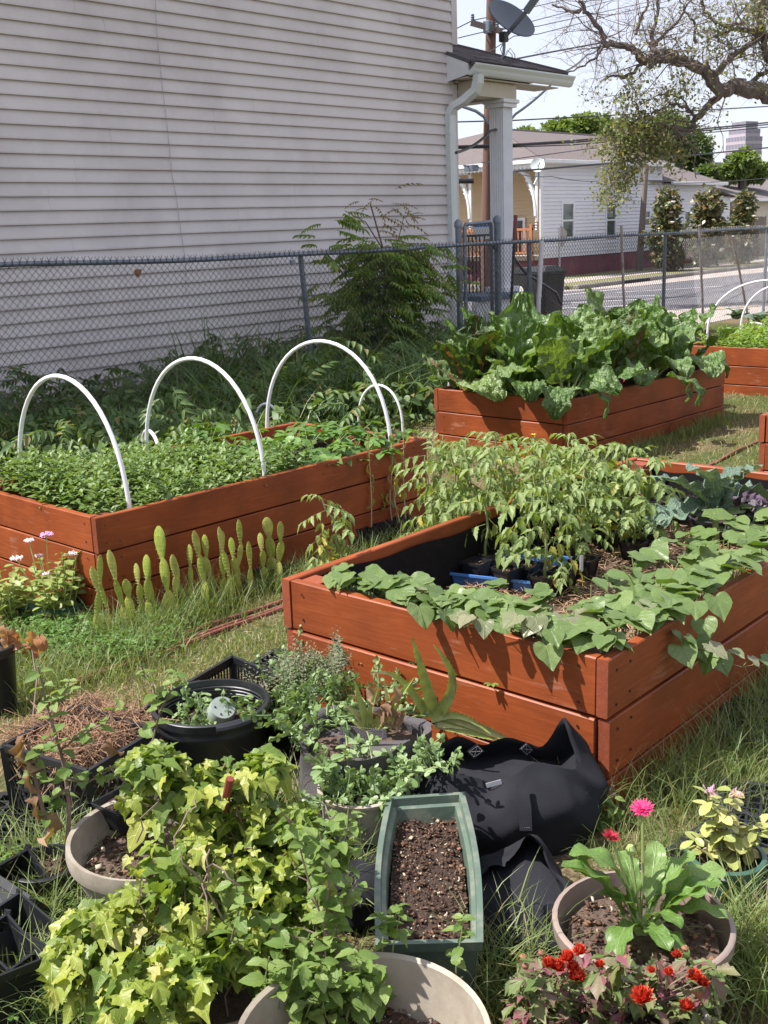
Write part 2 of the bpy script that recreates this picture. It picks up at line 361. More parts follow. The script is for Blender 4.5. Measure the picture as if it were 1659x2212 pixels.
def groundmat():
    m, nt, b, N, L = _new('soil and thatch'); b.inputs['Roughness'].default_value = 1; b.inputs['Specular IOR Level'].default_value = .1
    tc = N('ShaderNodeTexCoord')
    n1 = N('ShaderNodeTexNoise'); n1.inputs['Scale'].default_value = 1.1; n1.inputs['Detail'].default_value = 6; L(tc.outputs['Object'], n1.inputs[0])
    n2 = N('ShaderNodeTexNoise'); n2.inputs['Scale'].default_value = 45; n2.inputs['Detail'].default_value = 8; n2.inputs['Roughness'].default_value = .7; L(tc.outputs['Object'], n2.inputs[0])
    ra = ramp(N, [(.3, (.045,.033,.02)), (.48, (.13,.095,.055)), (.62, (.27,.20,.12)), (.75, (.38,.29,.18))]); L(n2.outputs[0], ra.inputs[0])
    rb = ramp(N, [(.3, (.025,.04,.01)), (.5, (.07,.085,.03)), (.7, (.16,.15,.06))]); L(n2.outputs[0], rb.inputs[0])
    rc = ramp(N, [(.42, (0,0,0)), (.6, (1,1,1))]); L(n1.outputs[0], rc.inputs[0])
    mx = N('ShaderNodeMix'); mx.data_type = 'RGBA'; L(rc.outputs[0], mx.inputs[0]); L(ra.outputs[0], mx.inputs[6]); L(rb.outputs[0], mx.inputs[7]); L(mx.outputs[2], b.inputs['Base Color'])
    bp = N('ShaderNodeBump'); bp.inputs['Strength'].default_value = .8; bp.inputs['Distance'].default_value = .02; L(n2.outputs[0], bp.inputs['Height']); L(bp.outputs[0], b.inputs['Normal'])
    return m
M_ground = groundmat()
M_lawn = mat('distant grass', (.13,.15,.05), .95, (.22,.19,.09), ns=3, nd=8, bump=.5, bs=30)

# ------------------------------------------------------------ ground, roads
g = MB()
xs = sorted(set([-3000,-300,-60,-20,-8]+[round(-4+.25*i, 2) for i in range(92)]+[21,24,30,45,80,200,600,3000]))
ys = sorted(set([-3000,-300,-60,-20,-8]+[round(-3+.25*i, 2) for i in range(60)]+[13,15,18,25,45,90,300,900,3000]))
def gzz(x, y): return gz(x, y) if (-5 < x < 20 and -4 < y < 13) else (.22 if x < 5 and y < 3 else 0)
g.add([(x, y, gzz(x, y) if abs(x) < 100 and abs(y) < 100 else 0.) for y in ys for x in xs],
      [(j*len(xs)+i, j*len(xs)+i+1, (j+1)*len(xs)+i+1, (j+1)*len(xs)+i) for j in range(len(ys)-1) for i in range(len(xs)-1)])
struct('ground', g, M_ground, 60)
def flat(name, pts, z, m):
    return struct(name, MB().poly([(x, y, z) for x, y in pts]), m)
def Q(px, py): p = P(px, py, 0); return (p.x, p.y)
flat('concrete_apron', [(15.6, 9.3), (120, 9.3), (120, 3.5), (200, 3.5), (200, 17.55), (28.6, 17.55), (27.6, 18.5), (27.6, 90), (18.0, 90), (18.0, 12.6), (15.6, 12.2)], .012, M_conc)
flat('asphalt_road', [(18.6, 12.05), (21.6, 11.7), (25, 10.2), (60, 8.6), (150, 6.5), (150, 15.6), (38, 15.9), (30, 16.5), (26.8, 17.6), (26.8, 89), (18.6, 89)], .020, M_asphalt)
for i, (a, b_, w) in enumerate([((1206, 692), (1262, 689), .30), ((1216, 668), (1392, 661), .16), ((1235, 656), (1420, 647), .15), ((1290, 645), (1442, 639), .14),
                           ((1330, 634), (1560, 620), .12), ((1206, 640), (1352, 625), .14)]):
    p, q = Vector(Q(*a)), Vector(Q(*b_)); d = (q-p).normalized(); n = Vector((-d.y, d.x))*w/2
    flat('crosswalk_stripe', [tuple(p-n), tuple(q-n), tuple(q+n), tuple(p+n)], .026, M_line)
p, q = Vector(Q(1530, 672)), Vector(Q(1700, 657)); d = (q-p).normalized(); n = Vector((-d.y, d.x))*.05
flat('yellow_centre_line', [tuple(p-n), tuple(q-n), tuple(q+n), tuple(p+n)], .027, M_yline)
kb = MB(); kb.box((28.6, 17.55, -.05), (140, 17.75, .13), .02); struct('far_kerb', kb, M_curb)
kb = MB(); kb.box((28.4, 17.9, -.05), (28.6, 90, .13), .02); struct('corner_kerb', kb, M_curb)
vg = MB(); vg.box((28.6, 17.75, -.02), (140, 21.6, .10)); struct('verge_lawn', vg, M_lawn)
flat('far_pavement', [(28.6, 18.9), (140, 18.9), (140, 20.1), (28.6, 20.1)], .106, M_conc)
db = MB(); a = P(1352, 607, .1); db.box((a.x, 17.52, .02), (a.x+1.6, 17.54, .11)); struct('storm_drain', db, M_dark)

# ------------------------------------------------------------ the near house
WALLY = 10.9; SZ0 = .224; SP = .145; HX0 = -6.; HX1 = 14.12
house = thing('house', 'two storey house wall in pale tan lap siding beside the chain link fence', 'house', (4, 14, 0))
def course(x0, x1, z0, sp, y, out=.032, ins=.003):
    mb = MB()
    mb.add([(x0,y-out,z0),(x1,y-out,z0),(x1,y-ins,z0+sp),(x0,y-ins,z0+sp),(x0,y,z0),(x1,y,z0),(x0,y-out,z0+.016),(x1,y-out,z0+.016),(x0,y,z0+sp),(x1,y,z0+sp)],
           [(0,1,7,6),(6,7,3,2) if 0 else (6,7,2,3),(0,4,5,1),(0,6,3,8,4),(1,5,9,2,7),(3,2,9,8)])
    return mb
ncourse = 50
for i in range(ncourse):
    z = SZ0+SP*i
    if i % 2 == 0: off = U(.3, 3.4)
    xx = HX0; nx = HX0+off
    while xx < HX1-.01:
        e = min(nx, HX1)
        if HX1-e < .5: e = HX1
        obj('siding_board', course(xx, e-.0015 if e < HX1 else e, z, SP, WALLY-(.0012 if (int(e*7)+i) % 3 == 0 else 0)), M_siding, house, None)
        xx = e; nx = e+3.7
body = MB(); body.box((HX0, WALLY+.002, SZ0-.0), (HX1+.05, 19.5, SZ0+SP*ncourse)); obj('wall', body, M_siding, house, None)
cb = MB(); cb.box((HX1, WALLY-.03, 4.56), (HX1+.13, WALLY+.10, SZ0+SP*ncourse), .004); cb.box((HX1, WALLY-.03, SZ0), (HX1+.10, WALLY+.10, 4.0), .004); obj('corner_board', cb, M_siding, house, None)
rf = MB(); zt = SZ0+SP*ncourse
rf.prism([(HX0-.4, 10.35, zt), (HX0-.4, 15.2, zt+2.2), (HX0-.4, 20.05, zt), (HX0-.4, 20.05, zt-.14), (HX0-.4, 10.35, zt-.14)], (HX1+.9-HX0, 0, 0)); obj('roof', rf, M_shingle, house, None)
for k in range(9):
    pm = MB(); pm.box((HX0+.5+k*2.4, WALLY+.15, -.05), (HX0+.9+k*2.4, WALLY+.55, SZ0-.004)); obj('pier', pm, M_curb, house, None)
us = MB(); us.box((HX0, WALLY+2.2, 0), (HX1, WALLY+2.3, SZ0-.004)); obj('crawl_space_shade', us, M_dark, house, None)  # near-black sheet painted as the shade under the open raised floor
# porch roof on the street end
porch = thing('porch', 'porch with shingled roof and fluted square column at the street end of the house', 'porch', (15.5, 11.5, 0))
gx0, gx1, gy, gzt = 13.98, 16.62, 10.42, 4.25
hipx, hipy, hipz = 14.26, gy+(gx1-14.26), 4.27+(gx1-14.26)*.36
def slope(u, v):   # u along gutter, v up the slope; -y face of the hip
    x = gx0+(gx1-gx0)*u; return x
rows = 12; sl_ = .36
for r_ in range(rows):
    y0 = gy+.02+r_*.115; zz = 4.27+(y0-gy)*sl_; x_end = gx1-(y0-gy); x = gx0+(.0 if r_ < 4 else .27) - (.1 if r_ % 2 else 0)
    x = max(x, gx0 if y0 < WALLY-.03 else HX1+.14)
    while x < x_end-.02:
        w = min(U(.24, .34), x_end-x); yy = y0-U(0, .014); t = .010+U(0, .006)
        mb = MB(); L_ = .16
        mb.add([(x+.002,yy,zz+t),(x+w-.002,yy,zz+t),(x+w-.002,yy+L_,zz+t+L_*sl_-.006),(x+.002,yy+L_,zz+t+L_*sl_-.006),(x+.002,yy,zz-.004),(x+w-.002,yy,zz-.004),(x+w-.002,yy+L_,zz+L_*sl_-.012),(x+.002,yy+L_,zz+L_*sl_-.012)],
               [(0,1,2,3),(0,4,5,1),(1,5,6,2),(3,2,6,7),(0,3,7,4),(4,7,6,5)])
        obj('shingle', mb, M_shingle, porch, None); x += w
dk = MB(); dk.add([(gx0, gy, 4.262), (gx1, gy, 4.262), (hipx, hipy, hipz-.01), (gx0, hipy, hipz-.01), (gx0, gy, 4.2), (gx1, gy, 4.2), (gx1, 15.6, 4.2), (gx1, 15.6-.0, 4.262), (hipx, 13.2, hipz-.01), (gx0, 15.6, 4.2)],
                  [(0,1,2,3), (1,7,8,2), (0,4,5,1), (1,5,6,7)]); obj('roof_deck', dk, M_shingle, porch, None)
hc = MB(); hc.tube([(gx1, gy, 4.285), (hipx, hipy, hipz+.012)], .035, 5); obj('hip_cap', hc, M_shingle, porch)
# boxed rake end against the wall
fb = MB(); fb.prism([(gx0, WALLY-.02, 4.02), (gx0, gy+.06, 4.09), (gx0, gy+.06, 4.24), (gx0, WALLY-.02, 4.40)], (.02, 0, 0)); obj('rake_board', fb, M_white, porch, None)
fl = MB(); fl.prism([(gx0-.01, gy+.02, 4.24), (gx0-.01, WALLY-.02, 4.405), (gx0-.01, WALLY-.02, 4.455), (gx0-.01, gy+.02, 4.29)], (.03, 0, 0)); obj('drip_edge', fl, M_roofline, porch, None)
fa = MB(); fa.box((gx0+.02, gy+.06, 4.08), (gx1-.14, gy+.08, 4.25)); obj('fascia', fa, M_cream, porch, None)
gt = MB()
prof = [(0, 0), (-.02, .0), (-.055, .012), (-.075, .045), (-.085, .08), (-.10, .10), (-.118, .125), (-.118, .142), (-.104, .142), (-.104, .128), (0, .05)]
prof = [(a*1.1, b*1.15) for a, b in prof]
n = len(prof); g0 = [(gx0+.02, gy+.06+a, 4.075+b) for a, b in prof]; g1 = [(gx1+.12, gy+.06+a, 4.075+b) for a, b in prof]
gt.add(g0+g1, [(i, i+1, n+i+1, n+i) for i in range(n-1)]+[tuple(range(n)), tuple(range(2*n-1, n-1, -1))]); obj('gutter', gt, M_gutter, porch, None)
for i, s_ in enumerate(range(9)):
    sf = MB(); y0 = gy+.09+s_*.052
    sf.box((HX1+.1 if y0 > WALLY-.15 else gx0+.03, y0, 4.045), (gx1-.16, y0+.047, 4.062)); obj('soffit_board', sf, M_cream, porch, None)
cx0, cy0 = 15.03, 10.62
be = MB(); be.box((HX1+.12, cy0-.03, 3.82), (cx0+.35, cy0+.25, 4.04), .004); be.box((cx0+.07, cy0+.25, 3.82), (cx0+.35, 15.4, 4.04)); obj('beam', be, M_cream, porch, None)
cl = MB()
def colring(z, s, fl_=True):
    pts = []
    for sd in range(4):
        for k in range(12):
            t = -1+2*k/12; dpt = (.016 if (k % 2 == 1 and fl_) else 0); q = (t*s, -(s-dpt))
            a = sd*pi/2; pts.append((cx0+.15+q[0]*cos(a)-q[1]*sin(a), cy0+.13+q[0]*sin(a)+q[1]*cos(a), z))
    return pts
a = colring(.93, .13); b_ = colring(3.72, .13); n = len(a)
cl.add(a+b_, [(i, (i+1) % n, n+(i+1) % n, n+i) for i in range(n)]); obj('column', cl, M_white, porch, None)
cc = MB(); cc.box((cx0-.03, cy0-.05, 3.7), (cx0+.33, cy0+.31, 3.76), .004); cc.box((cx0-.06, cy0-.08, 3.76), (cx0+.36, cy0+.34, 3.82), .01); obj('capital', cc, M_white, porch, None)
cc = MB(); cc.box((cx0-.05, cy0-.07, .86), (cx0+.35, cy0+.33, .95), .01); obj('base', cc, M_white, porch, None)
pf = MB(); pf.box((HX1+.02, 10.42, .78), (15.35, 15.2, .86), .01); obj('porch_floor', pf, M_blue, porch, None)
pw = MB(); pw.box((HX1+.02, 10.5, 0), (15.3, 10.6, .78)); obj('skirt_wall', pw, M_white, porch, None)
# downspout
ds = MB()
pts = [Vector(p) for p in [(14.13, 10.40, 4.09), (14.13, 10.41, 3.98), (14.12, 10.46, 3.86), (14.06, 10.62, 3.74), (14.0, 10.77, 3.66), (13.985, 10.83, 3.56), (13.985, 10.835, 3.40), (14.0, 10.84, 2.2), (14.02, 10.84, .12)]]
def ribs(mb, pts, w, d):
    ring = [(-w, -d), (-w*.5, -d*.82), (-w*.3, -d), (w*.3, -d), (w*.5, -d*.82), (w, -d), (w, d), (-w, d)]
    vs = []
    for i, p in enumerate(pts):
        t = (pts[min(i+1, len(pts)-1)]-pts[max(0, i-1)]).normalized(); sdv = Vector((1, 0, 0)); sdv = (sdv-t*sdv.dot(t)).normalized(); nn = t.cross(sdv)
        if nn.y < 0: nn = -nn
        for a, b in ring: vs.append(p+sdv*a+nn*b)
    n = len(ring); mb.add(vs, [(i*n+k, i*n+(k+1) % n, (i+1)*n+(k+1) % n, (i+1)*n+k) for i in range(len(pts)-1) for k in range(n)])
ribs(ds, pts, .075, .05); dso = obj('downspout', ds, M_gutter, None, None, base=pts[-1]); tag(dso, 'white metal downspout bending from porch gutter down the house corner', 'downspout')
el = MB()
for k in range(8):
    a = pts[2].lerp(pts[3], -.3+k*.09) if k < 4 else pts[4].lerp(pts[5], -.1+(k-4)*.25)
    el.beam(a+Vector((-.066, -.012, 0)), a+Vector((.066, -.012, 0)), .1, .006)
# satellite dish
dc = PD(1105, 40, 17.3); sd = thing('satellite_dish', 'dark grey satellite dish on the porch roof', 'satellite dish', PD(1083, 128, 17.3))
M_dish = mat('grey dish paint', (.115,.13,.155), .5, (.10,.115,.14), ns=3, spec=.4)
M_dish2 = mat('dish arm paint', (.13,.16,.17), .45)
dn = (_rt*.42-_fwd*.82+_up*.52).normalized()   # faces up, towards the garden
dA = (_rt*.83-_up*.56); dA = (dA-dn*dA.dot(dn)).normalized(); dB = dn.cross(dA)
db = MB(); n = 36; vs = [dc-dn*.07]
for ri in range(1, 7):
    for k in range(n):
        an = 2*pi*k/n; r0 = ri/6; vs.append(dc+dA*cos(an)*.385*r0+dB*sin(an)*.335*r0+dn*(.085*r0*r0-.07))
fs = [(0, 1+k, 1+(k+1) % n) for k in range(n)]+[(1+(r0)*n+k, 1+(r0+1)*n+k, 1+(r0+1)*n+(k+1) % n, 1+r0*n+(k+1) % n) for r0 in range(5) for k in range(n)]
m0 = len(vs); vs += [v-dn*.018 for v in vs]; fs += [tuple(i+m0 for i in reversed(f)) for f in fs]+[(1+5*n+k, 1+5*n+(k+1) % n, m0+1+5*n+(k+1) % n, m0+1+5*n+k) for k in range(n)]
db.add(vs, fs); obj('reflector', db, M_dish, sd)
am = MB(); a0 = PD(1092, 78, 17.25); a1 = PD(1136, 26, 16.9); a2 = PD(1166, -16, 16.8); am.beam(a0, a1, .035, .05); obj('arm', am, M_dish2, sd)
am = MB(); am.beam(a1, a2, .07, .09); obj('feed_horn', am, M_dish2, sd)
am = MB(); am.tube([PD(1083, 128, 17.3), PD(1088, 116, 17.3), PD(1089, 98, 17.3), PD(1089, 84, 17.3)], .022, 8); obj('mast', am, M_galv, sd)
am = MB(); q = PD(1088, 80, 17.32); am.box(q-Vector((.05,.05,.07)), q+Vector((.05,.05,.07)), .01); obj('bracket', am, M_black, sd)
for k, off in enumerate(((0, 0), (6, 4))):
    am = MB(); am.tube([PD(1093, 82, 17.3), PD(1087-off[0], 105, 17.3), PD(1088, 128, 17.3), PD(1096+off[0], 108-off[1], 17.3), PD(1106+off[0], 118, 17.3), PD(1107+off[0], 133, 17.3)], .006, 4); obj('cable', am, M_black, sd)

# ------------------------------------------------------------ chain link fence
FY = 8.9
fence = thing('chain_link_fence', 'grey chain link fence with round top rail between garden and house', 'fence', (9, FY, 0))
def frz(x): return 1.69+.06*(1-sst(5, 8, x))+.006*sin(x*1.7)
rl = MB(); rl.tube([(x, FY, frz(x)) for x in np.arange(-2, 30.01, .5)], .024, 10); obj('top_rail', rl, M_galv, fence)
for px, ps in ((1659, 0), (1440, 0), (1147, 0), (652, -.10), (-300, 0)):
    top = PY(px, 530, FY); x = top.x; zt_ = frz(x)-.02
    pm = MB(); pm.tube([(x-ps*0, FY+.03, zt_), (x+ps*-1.3, FY+.03, -.1)], .03 if px != 1147 else .034, 10); obj('fence_post', pm, M_galv, fence)
D = .072
V = []; F = []
xw = np.arange(3.4, 27, D/2); hh = 1.62; ns = int(hh/(D/2))
rad = .0033
for iw, x0 in enumerate(xw):
    base = len(V); z = frz(x0)+.035 - (D/2)*0
    for k in range(ns+1):
        xz = x0 + (D/2 if (k+iw) % 2 else 0) + U(-.0018, .0018); yz = FY-.028 + (.006 if (k % 2) else -.002); zz = frz(x0)+.005-k*D/2+U(-.0015, .0015)
        for a in (0, 2.1, 4.2): V.append((xz+cos(a)*rad, yz+sin(a)*rad, zz))
    for k in range(ns):
        for j in range(3):
            a = base+k*3+j; b = base+k*3+(j+1) % 3; F.append((a, b, b+3, a+3))
    # twisted barb
    if iw % 2 == 0:
        bx = x0+(D/2 if (iw) % 2 else 0); zt_ = frz(x0)+.005
        for sgn in (-1, 1):
            base = len(V); q = [(bx, 0), (bx+sgn*.004, .022), (bx+sgn*.02+U(-.006,.006), .045+U(-.005,.008))]
            for (qx, qz) in q:
                for a in (0, 2.1, 4.2): V.append((qx+cos(a)*rad, FY-.028+sin(a)*rad, zt_+qz))
            for k in range(2):
                for j in range(3):
                    a = base+k*3+j; b = base+k*3+(j+1) % 3; F.append((a, b, b+3, a+3))
mb = MB(); mb.v = V; mb.f = F; obj('wire_mesh', mb, M_wire, fence, 60, kind='stuff')
for k in range(40):
    x = 4.5+k*.55; tb = MB(); tb.tube([(x+.02*cos(a), FY+.028*sin(a), frz(x)+.028*cos(a)) for a in np.linspace(0, 6, 9)], .0022, 4); obj('tie_wire', tb, M_galv, fence)
# padlock, dry leaf curl hooked in the mesh
pl = PY(631, 563, FY-.05); o = thing('padlock', 'small steel padlock hanging under the fence rail', 'padlock', pl)
mb = MB(); mb.box(pl+Vector((-.025,-.012,-.04)), pl+Vector((.025,.012,.005)), .004); obj('lock_body', mb, M_galv, o)
mb = MB(); mb.tube([pl+Vector((.017*cos(a), 0, .005+.035*sin(a))) for a in np.linspace(0, pi, 8)], .004, 6); obj('shackle', mb, M_galv, o)
M_dry = mat('dry brown leaf', (.32,.15,.075), .8, (.16,.07,.035), ns=30, nd=5, bump=.5)
pl = PY(298, 590, FY-.05); mb = MB()
for k in range(5):
    a0 = k*1.3; mb.grid(lambda u, v: pl+Vector((.03*cos(a0+u*2.5)*(.4+v), .02*sin(a0+u*2.5), .055*(v-.5)+.01*sin(u*5+k))), 6, 4)
o = obj('dead_leaf', mb, M_dry, None, base=pl); tag(o, 'curled brown dead leaf caught in the chain link under the rail', 'dead leaf')
# wire running down the wall
mb = MB(); mb.tube([PY(x, y, 10.86) for x, y in [(335, -30), (338, 60), (350, 180), (360, 260), (372, 380), (380, 420), (388, 480), (400, 560), (402, 640)]], .0035, 4)
o = obj('loose_wire', mb, mat('grey cable', (.42,.42,.44), .5), None, base=PY(402, 640, 10.86)); tag(o, 'thin pale wire hanging down the siding wall', 'wire')

# ------------------------------------------------------------ gate, stakes, shovel, bin
GY = 9.5
gate = thing('gate', 'narrow grey chain link gate between two capped posts beside the downspout', 'gate', (PY(1030, 600, GY).x, GY, 0))
def post(name, px, ptop, r, par, y=GY, cap=True):
    t = PY(px, ptop, y); mb = MB(); mb.tube([(t.x, y, -.1), (t.x, y, t.z)], r, 12); obj(name, mb, M_galv, par)
    if cap:
        mb = MB(); mb.lathe((t.x, y, t.z), [(r*1.25, -.05), (r*1.25, 0), (r*1.1, .025), (r*.6, .05), (.001, .06)], 12); obj('post_cap', mb, M_galv, par)
    return t
a = post('gate_post', 990, 483, .045, gate); b_ = post('gate_post', 1074, 474, .05, gate)
mb = MB(); x0, x1 = PY(1003, 480, GY).x, PY(1061, 480, GY).x; zt_ = PY(1030, 484, GY).z
mb.tube([(x0, GY, .1), (x0, GY, zt_-.05), (x0+.03, GY, zt_), (x1-.03, GY, zt_+.02), (x1, GY, zt_-.03), (x1, GY, .1)], .028, 10); mb.tube([(x0, GY, .12), (x1, GY, .12)], .02, 8); obj('gate_frame', mb, M_galv, gate)
mb = MB()
for k in range(20):
    xk = x0+(x1-x0)*k/20; z = zt_; prev = None; w = (x1-x0)/20
    pts = [(xk+(w if (j+k) % 2 else 0), GY-.03, zt_-j*.045) for j in range(int(zt_/.045))]; mb.tube(pts, .0022, 3, False)
obj('wire_mesh', mb, M_wire, gate, kind='stuff')
for zz in (zt_-.35, .5):
    mb = MB(); mb.box((x1, GY-.05, zz), (x1+.08, GY+.05, zz+.05), .006); obj('hinge', mb, M_black, gate)
# black street railing and posts beyond the gate
rail = thing('porch_railing', 'black iron railing running down the porch steps behind the fence', 'railing', (16.4, 10.7, 0))
ra0, ra1 = PY(1120, 590, 11.0), PY(1215, 655, 11.2)
mb = MB(); mb.tube([PY(1108, 555, 11), PY(1135, 590, 11), PY(1200, 632, 11.2), PY(1213, 660, 11.2)], .028, 8); obj('handrail', mb, M_black, rail)
for k in range(2):
    x = 15.05+k*.13; mb = MB(); mb.box((x, 11.1, .86), (x+.018, 11.118, 1.75-.0*k)); obj('baluster', mb, M_black, rail)
mb = MB(); mb.box((14.3, 11.08, 1.75), (15.3, 11.14, 1.79)); obj('top_bar', mb, M_black, rail)
for k in range(7):
    x = 14.35+k*.1; mb = MB(); mb.box((x, 11.1, .86), (x+.018, 11.118, 1.75)); obj('baluster', mb, M_black, rail)
wc = thing('porch_bench', 'dark grey wooden bench back standing on the porch behind the gate', 'bench', (14.8, 11.9, .86))
for k in range(5):
    mb = MB(); mb.box((14.3, 11.85+k*.01, .98+k*.14), (15.5, 11.88+k*.01, 1.09+k*.14), .005); obj('slat', mb, M_greypole, wc)
for x in (14.3, 15.42):
    mb = MB(); mb.box((x, 11.8, .86), (x+.08, 11.9, 1.7)); obj('leg', mb, M_greypole, wc)
M_stake = mat('bamboo stake', (.42,.36,.33), .6, (.30,.25,.23), ns=8, stretch=(1,1,.2), dirt=(.2,.17,.15), dirt_s=6)
M_whitestake = mat('white plastic pipe', (.62,.58,.60), .5, (.55,.5,.52), ns=3)
def stake(label, top, bot, y, r, m, nodes=True):
    t = PY(*top, y); b = PY(*bot, y+.05); b.z = 0 if b.z > 0 else b.z
    d = (b-t); mb = MB(); o = thing('garden_stake', label, 'stake', b, 'stakes leaning along the fence')
    pts = []; rr = []
    for k in range(13):
        q = t+d*(k/12)+Vector((.006*sin(k*1.9), 0, 0)); pts.append(q); rr.append(r)
    mb.tube(pts, rr, 8); obj('cane', mb, m, o)
    if nodes:
        for k in (2, 5, 8):
            q = t+d*((k+.3)/12); n2 = MB(); n2.tube([q, q+d.normalized()*.012], r*1.25, 8); obj('node', n2, m, o)
    return o
stake('tall white pipe stake leaning at the fence beside the trash bin', (1170, 520), (1157, 700), 8.8, .034, M_whitestake)
stake('grey split bamboo stake tied upright between bin and middle fence post', (1342, 487), (1352, 690), 8.8, .021, M_stake)
stake('pale bamboo stake rising above the rail right of the middle post', (1511, 486), (1521, 670), 8.8, .024, M_stake)
stake('slender bamboo stake leaning by the white hoops at far right', (1583, 510), (1618, 680), 8.8, .022, M_stake)
sh = thing('shovel', 'long handled garden tool with red wooden grip leaning on the fence', 'shovel', PY(1103, 680, 9.1))
M_redh = mat('red painted handle', (.20,.035,.03), .5, (.14,.03,.02), ns=8)
a = PY(1114, 465, 9.1); b_ = PY(1111, 520, 9.1); c = PY(1103, 690, 9.1)
mb = MB(); mb.tube([a, b_], .028, 8); obj('grip', mb, M_redh, sh)
mb = MB(); mb.tube([b_, c], .022, 8); obj('handle', mb, M_black, sh)
tb = PY(1170, 645, 12.3); bx = 18.2; by = 12.0
bn = thing('trash_bin', 'black wheeled trash bin with domed lid beyond the fence', 'trash bin', P(1183, 705, 0))
c = P(1180, 700, 0); ux, uy = Vector((.95, -.3, 0)), Vector((.3, .95, 0))
mb = MB()
def ringb(s, z): return [c+ux*i*s*.24+uy*j*s*.27+Vector((0,0,z)) for i, j in ((-1,-1),(1,-1),(1,1),(-1,1))]
r0, r1, r2 = ringb(.82, .05), ringb(1.0, .95), ringb(1.08, .96)
mb.add(r0+r1, [(0,1,5,4),(1,2,6,5),(2,3,7,6),(3,0,4,7),(3,2,1,0)]); obj('bin_body', mb, M_black, bn, None)
mb = MB(); r3 = ringb(1.08, 1.02); r4 = ringb(.6, 1.12); mb.add(r2+r3+r4, [(0,1,5,4),(1,2,6,5),(2,3,7,6),(3,0,4,7),(4,5,9,8),(5,6,10,9),(6,7,11,10),(7,4,8,11),(8,9,10,11),(3,2,1,0)]); obj('lid', mb, M_black, bn, None)
for s_ in (-1, 1):
    mb = MB(); q = c+ux*.27*s_+uy*.33; mb.tube([q+Vector((0,0,.1))-ux*.03, q+Vector((0,0,.1))+ux*.03], .1, 14); obj('wheel', mb, M_black, bn)
q = P(1146, 694, 0); mb = MB(); bn2 = thing('trash_bin', 'second black trash bin with white round sticker half hidden behind the fence end post', 'trash bin', q)
c = q; r0, r1, r2, r3 = ringb(.8, .05), ringb(1, .95), ringb(1.08, .96), ringb(1.0, 1.07)
mb.add(r0+r1, [(0,1,5,4),(1,2,6,5),(2,3,7,6),(3,0,4,7),(3,2,1,0)]); obj('bin_body', mb, M_black, bn2, None)
mb = MB(); mb.add(r2+r3, [(0,1,5,4),(1,2,6,5),(2,3,7,6),(3,0,4,7),(4,5,6,7),(3,2,1,0)]); obj('lid', mb, M_black, bn2, None)
q2 = c-ux*.285+Vector((0,0,.62)); mb = MB(); n = 16; mb.poly([q2-ux*.012+uy*(.10*cos(2*pi*k/n)-.05)+Vector((0,0,.10*sin(2*pi*k/n))) for k in range(n)]); obj('sticker', mb, M_line, bn2, None)
# ------------------------------------------------------------ the street beyond: houses, tower, poles, wires
def clap(par, p0, p1, z0, z1, sp, m, holes=(), name='siding_board', nrm=None):
    """clapboards between ground points p0 -> p1, left out where a hole (u0,u1,za,zb in metres) is"""
    p0 = Vector((p0[0], p0[1], 0)); p1 = Vector((p1[0], p1[1], 0)); d = (p1-p0); L_ = d.length; d.normalize(); n = Vector(nrm) if nrm else Vector((d.y, -d.x, 0))
    z = z0
    while z < z1-.02:
        h = min(sp, z1-z); segs = [(0, L_)]
        for (a, b, za, zb) in holes:
            if z+h*.5 > za and z+h*.5 < zb:
                ns = []
                for (s0, s1) in segs:
                    if b <= s0 or a >= s1: ns.append((s0, s1)); continue
                    if a > s0: ns.append((s0, a))
                    if b < s1: ns.append((b, s1))
                segs = ns
        mb = MB()
        for (s0, s1) in segs:
            a = p0+d*s0; b = p0+d*s1; o1 = n*.034; o2 = n*.004
            q = [a+o1+Vector((0,0,z)), b+o1+Vector((0,0,z)), b+o2+Vector((0,0,z+h)), a+o2+Vector((0,0,z+h)), a+Vector((0,0,z)), b+Vector((0,0,z))]
            mb.add(q, [(0,1,2,3), (0,4,5,1)])
        if mb.f: obj(name, mb, m, par, None)
        z += sp
def window(par, p0, d, n, u0, u1, z0, z1, curtain=False):
    p0 = Vector((p0[0], p0[1], 0)); d = Vector(d); n = Vector(n)
    def bx(a0, a1, b0, b1, o0, o1):
        mb = MB(); q = []
        for o_ in (o0, o1):
            for (a, b) in ((a0, b0), (a1, b0), (a1, b1), (a0, b1)): q.append(p0+d*a+n*o_+Vector((0, 0, b)))
        mb.add(q, [(0,3,2,1),(4,5,6,7),(0,1,5,4),(1,2,6,5),(2,3,7,6),(3,0,4,7)]); return mb
    t = .09; fr = MB()
    for r_ in ((u0-t, u0, z0-t, z1+t), (u1, u1+t, z0-t, z1+t), (u0, u1, z0-t, z0), (u0, u1, z1, z1+t), (u0, u1, (z0+z1)/2-.03, (z0+z1)/2+.03)):
        q = bx(*r_, -.02, .035); fr.add(q.v, q.f)
    w = obj('window', fr, M_white, par, None)
    obj('pane', bx(u0, u1, z0, (z0+z1)/2-.03, -.015, -.005), M_glass, w, None)
    obj('pane', bx(u0, u1, (z0+z1)/2+.03, z1, -.01, 0), M_glass, w, None)
    if curtain: obj('curtain', bx(u0+.1, u1-.12, (z0+z1)/2+.1, z1-.25, 0.001, .002), M_blind, w, None)
fh = thing('far_house', 'white cottage across the street with yellow porch front and brown hip roof', 'house', (38, 25, 0))
FXc, FYc = 32.8, 21.65
def fu(px, py=450): return PY(px, py, FYc).x-FXc
fy2 = PY(1430, 372, FYc).x; ez = 3.86
wins = []
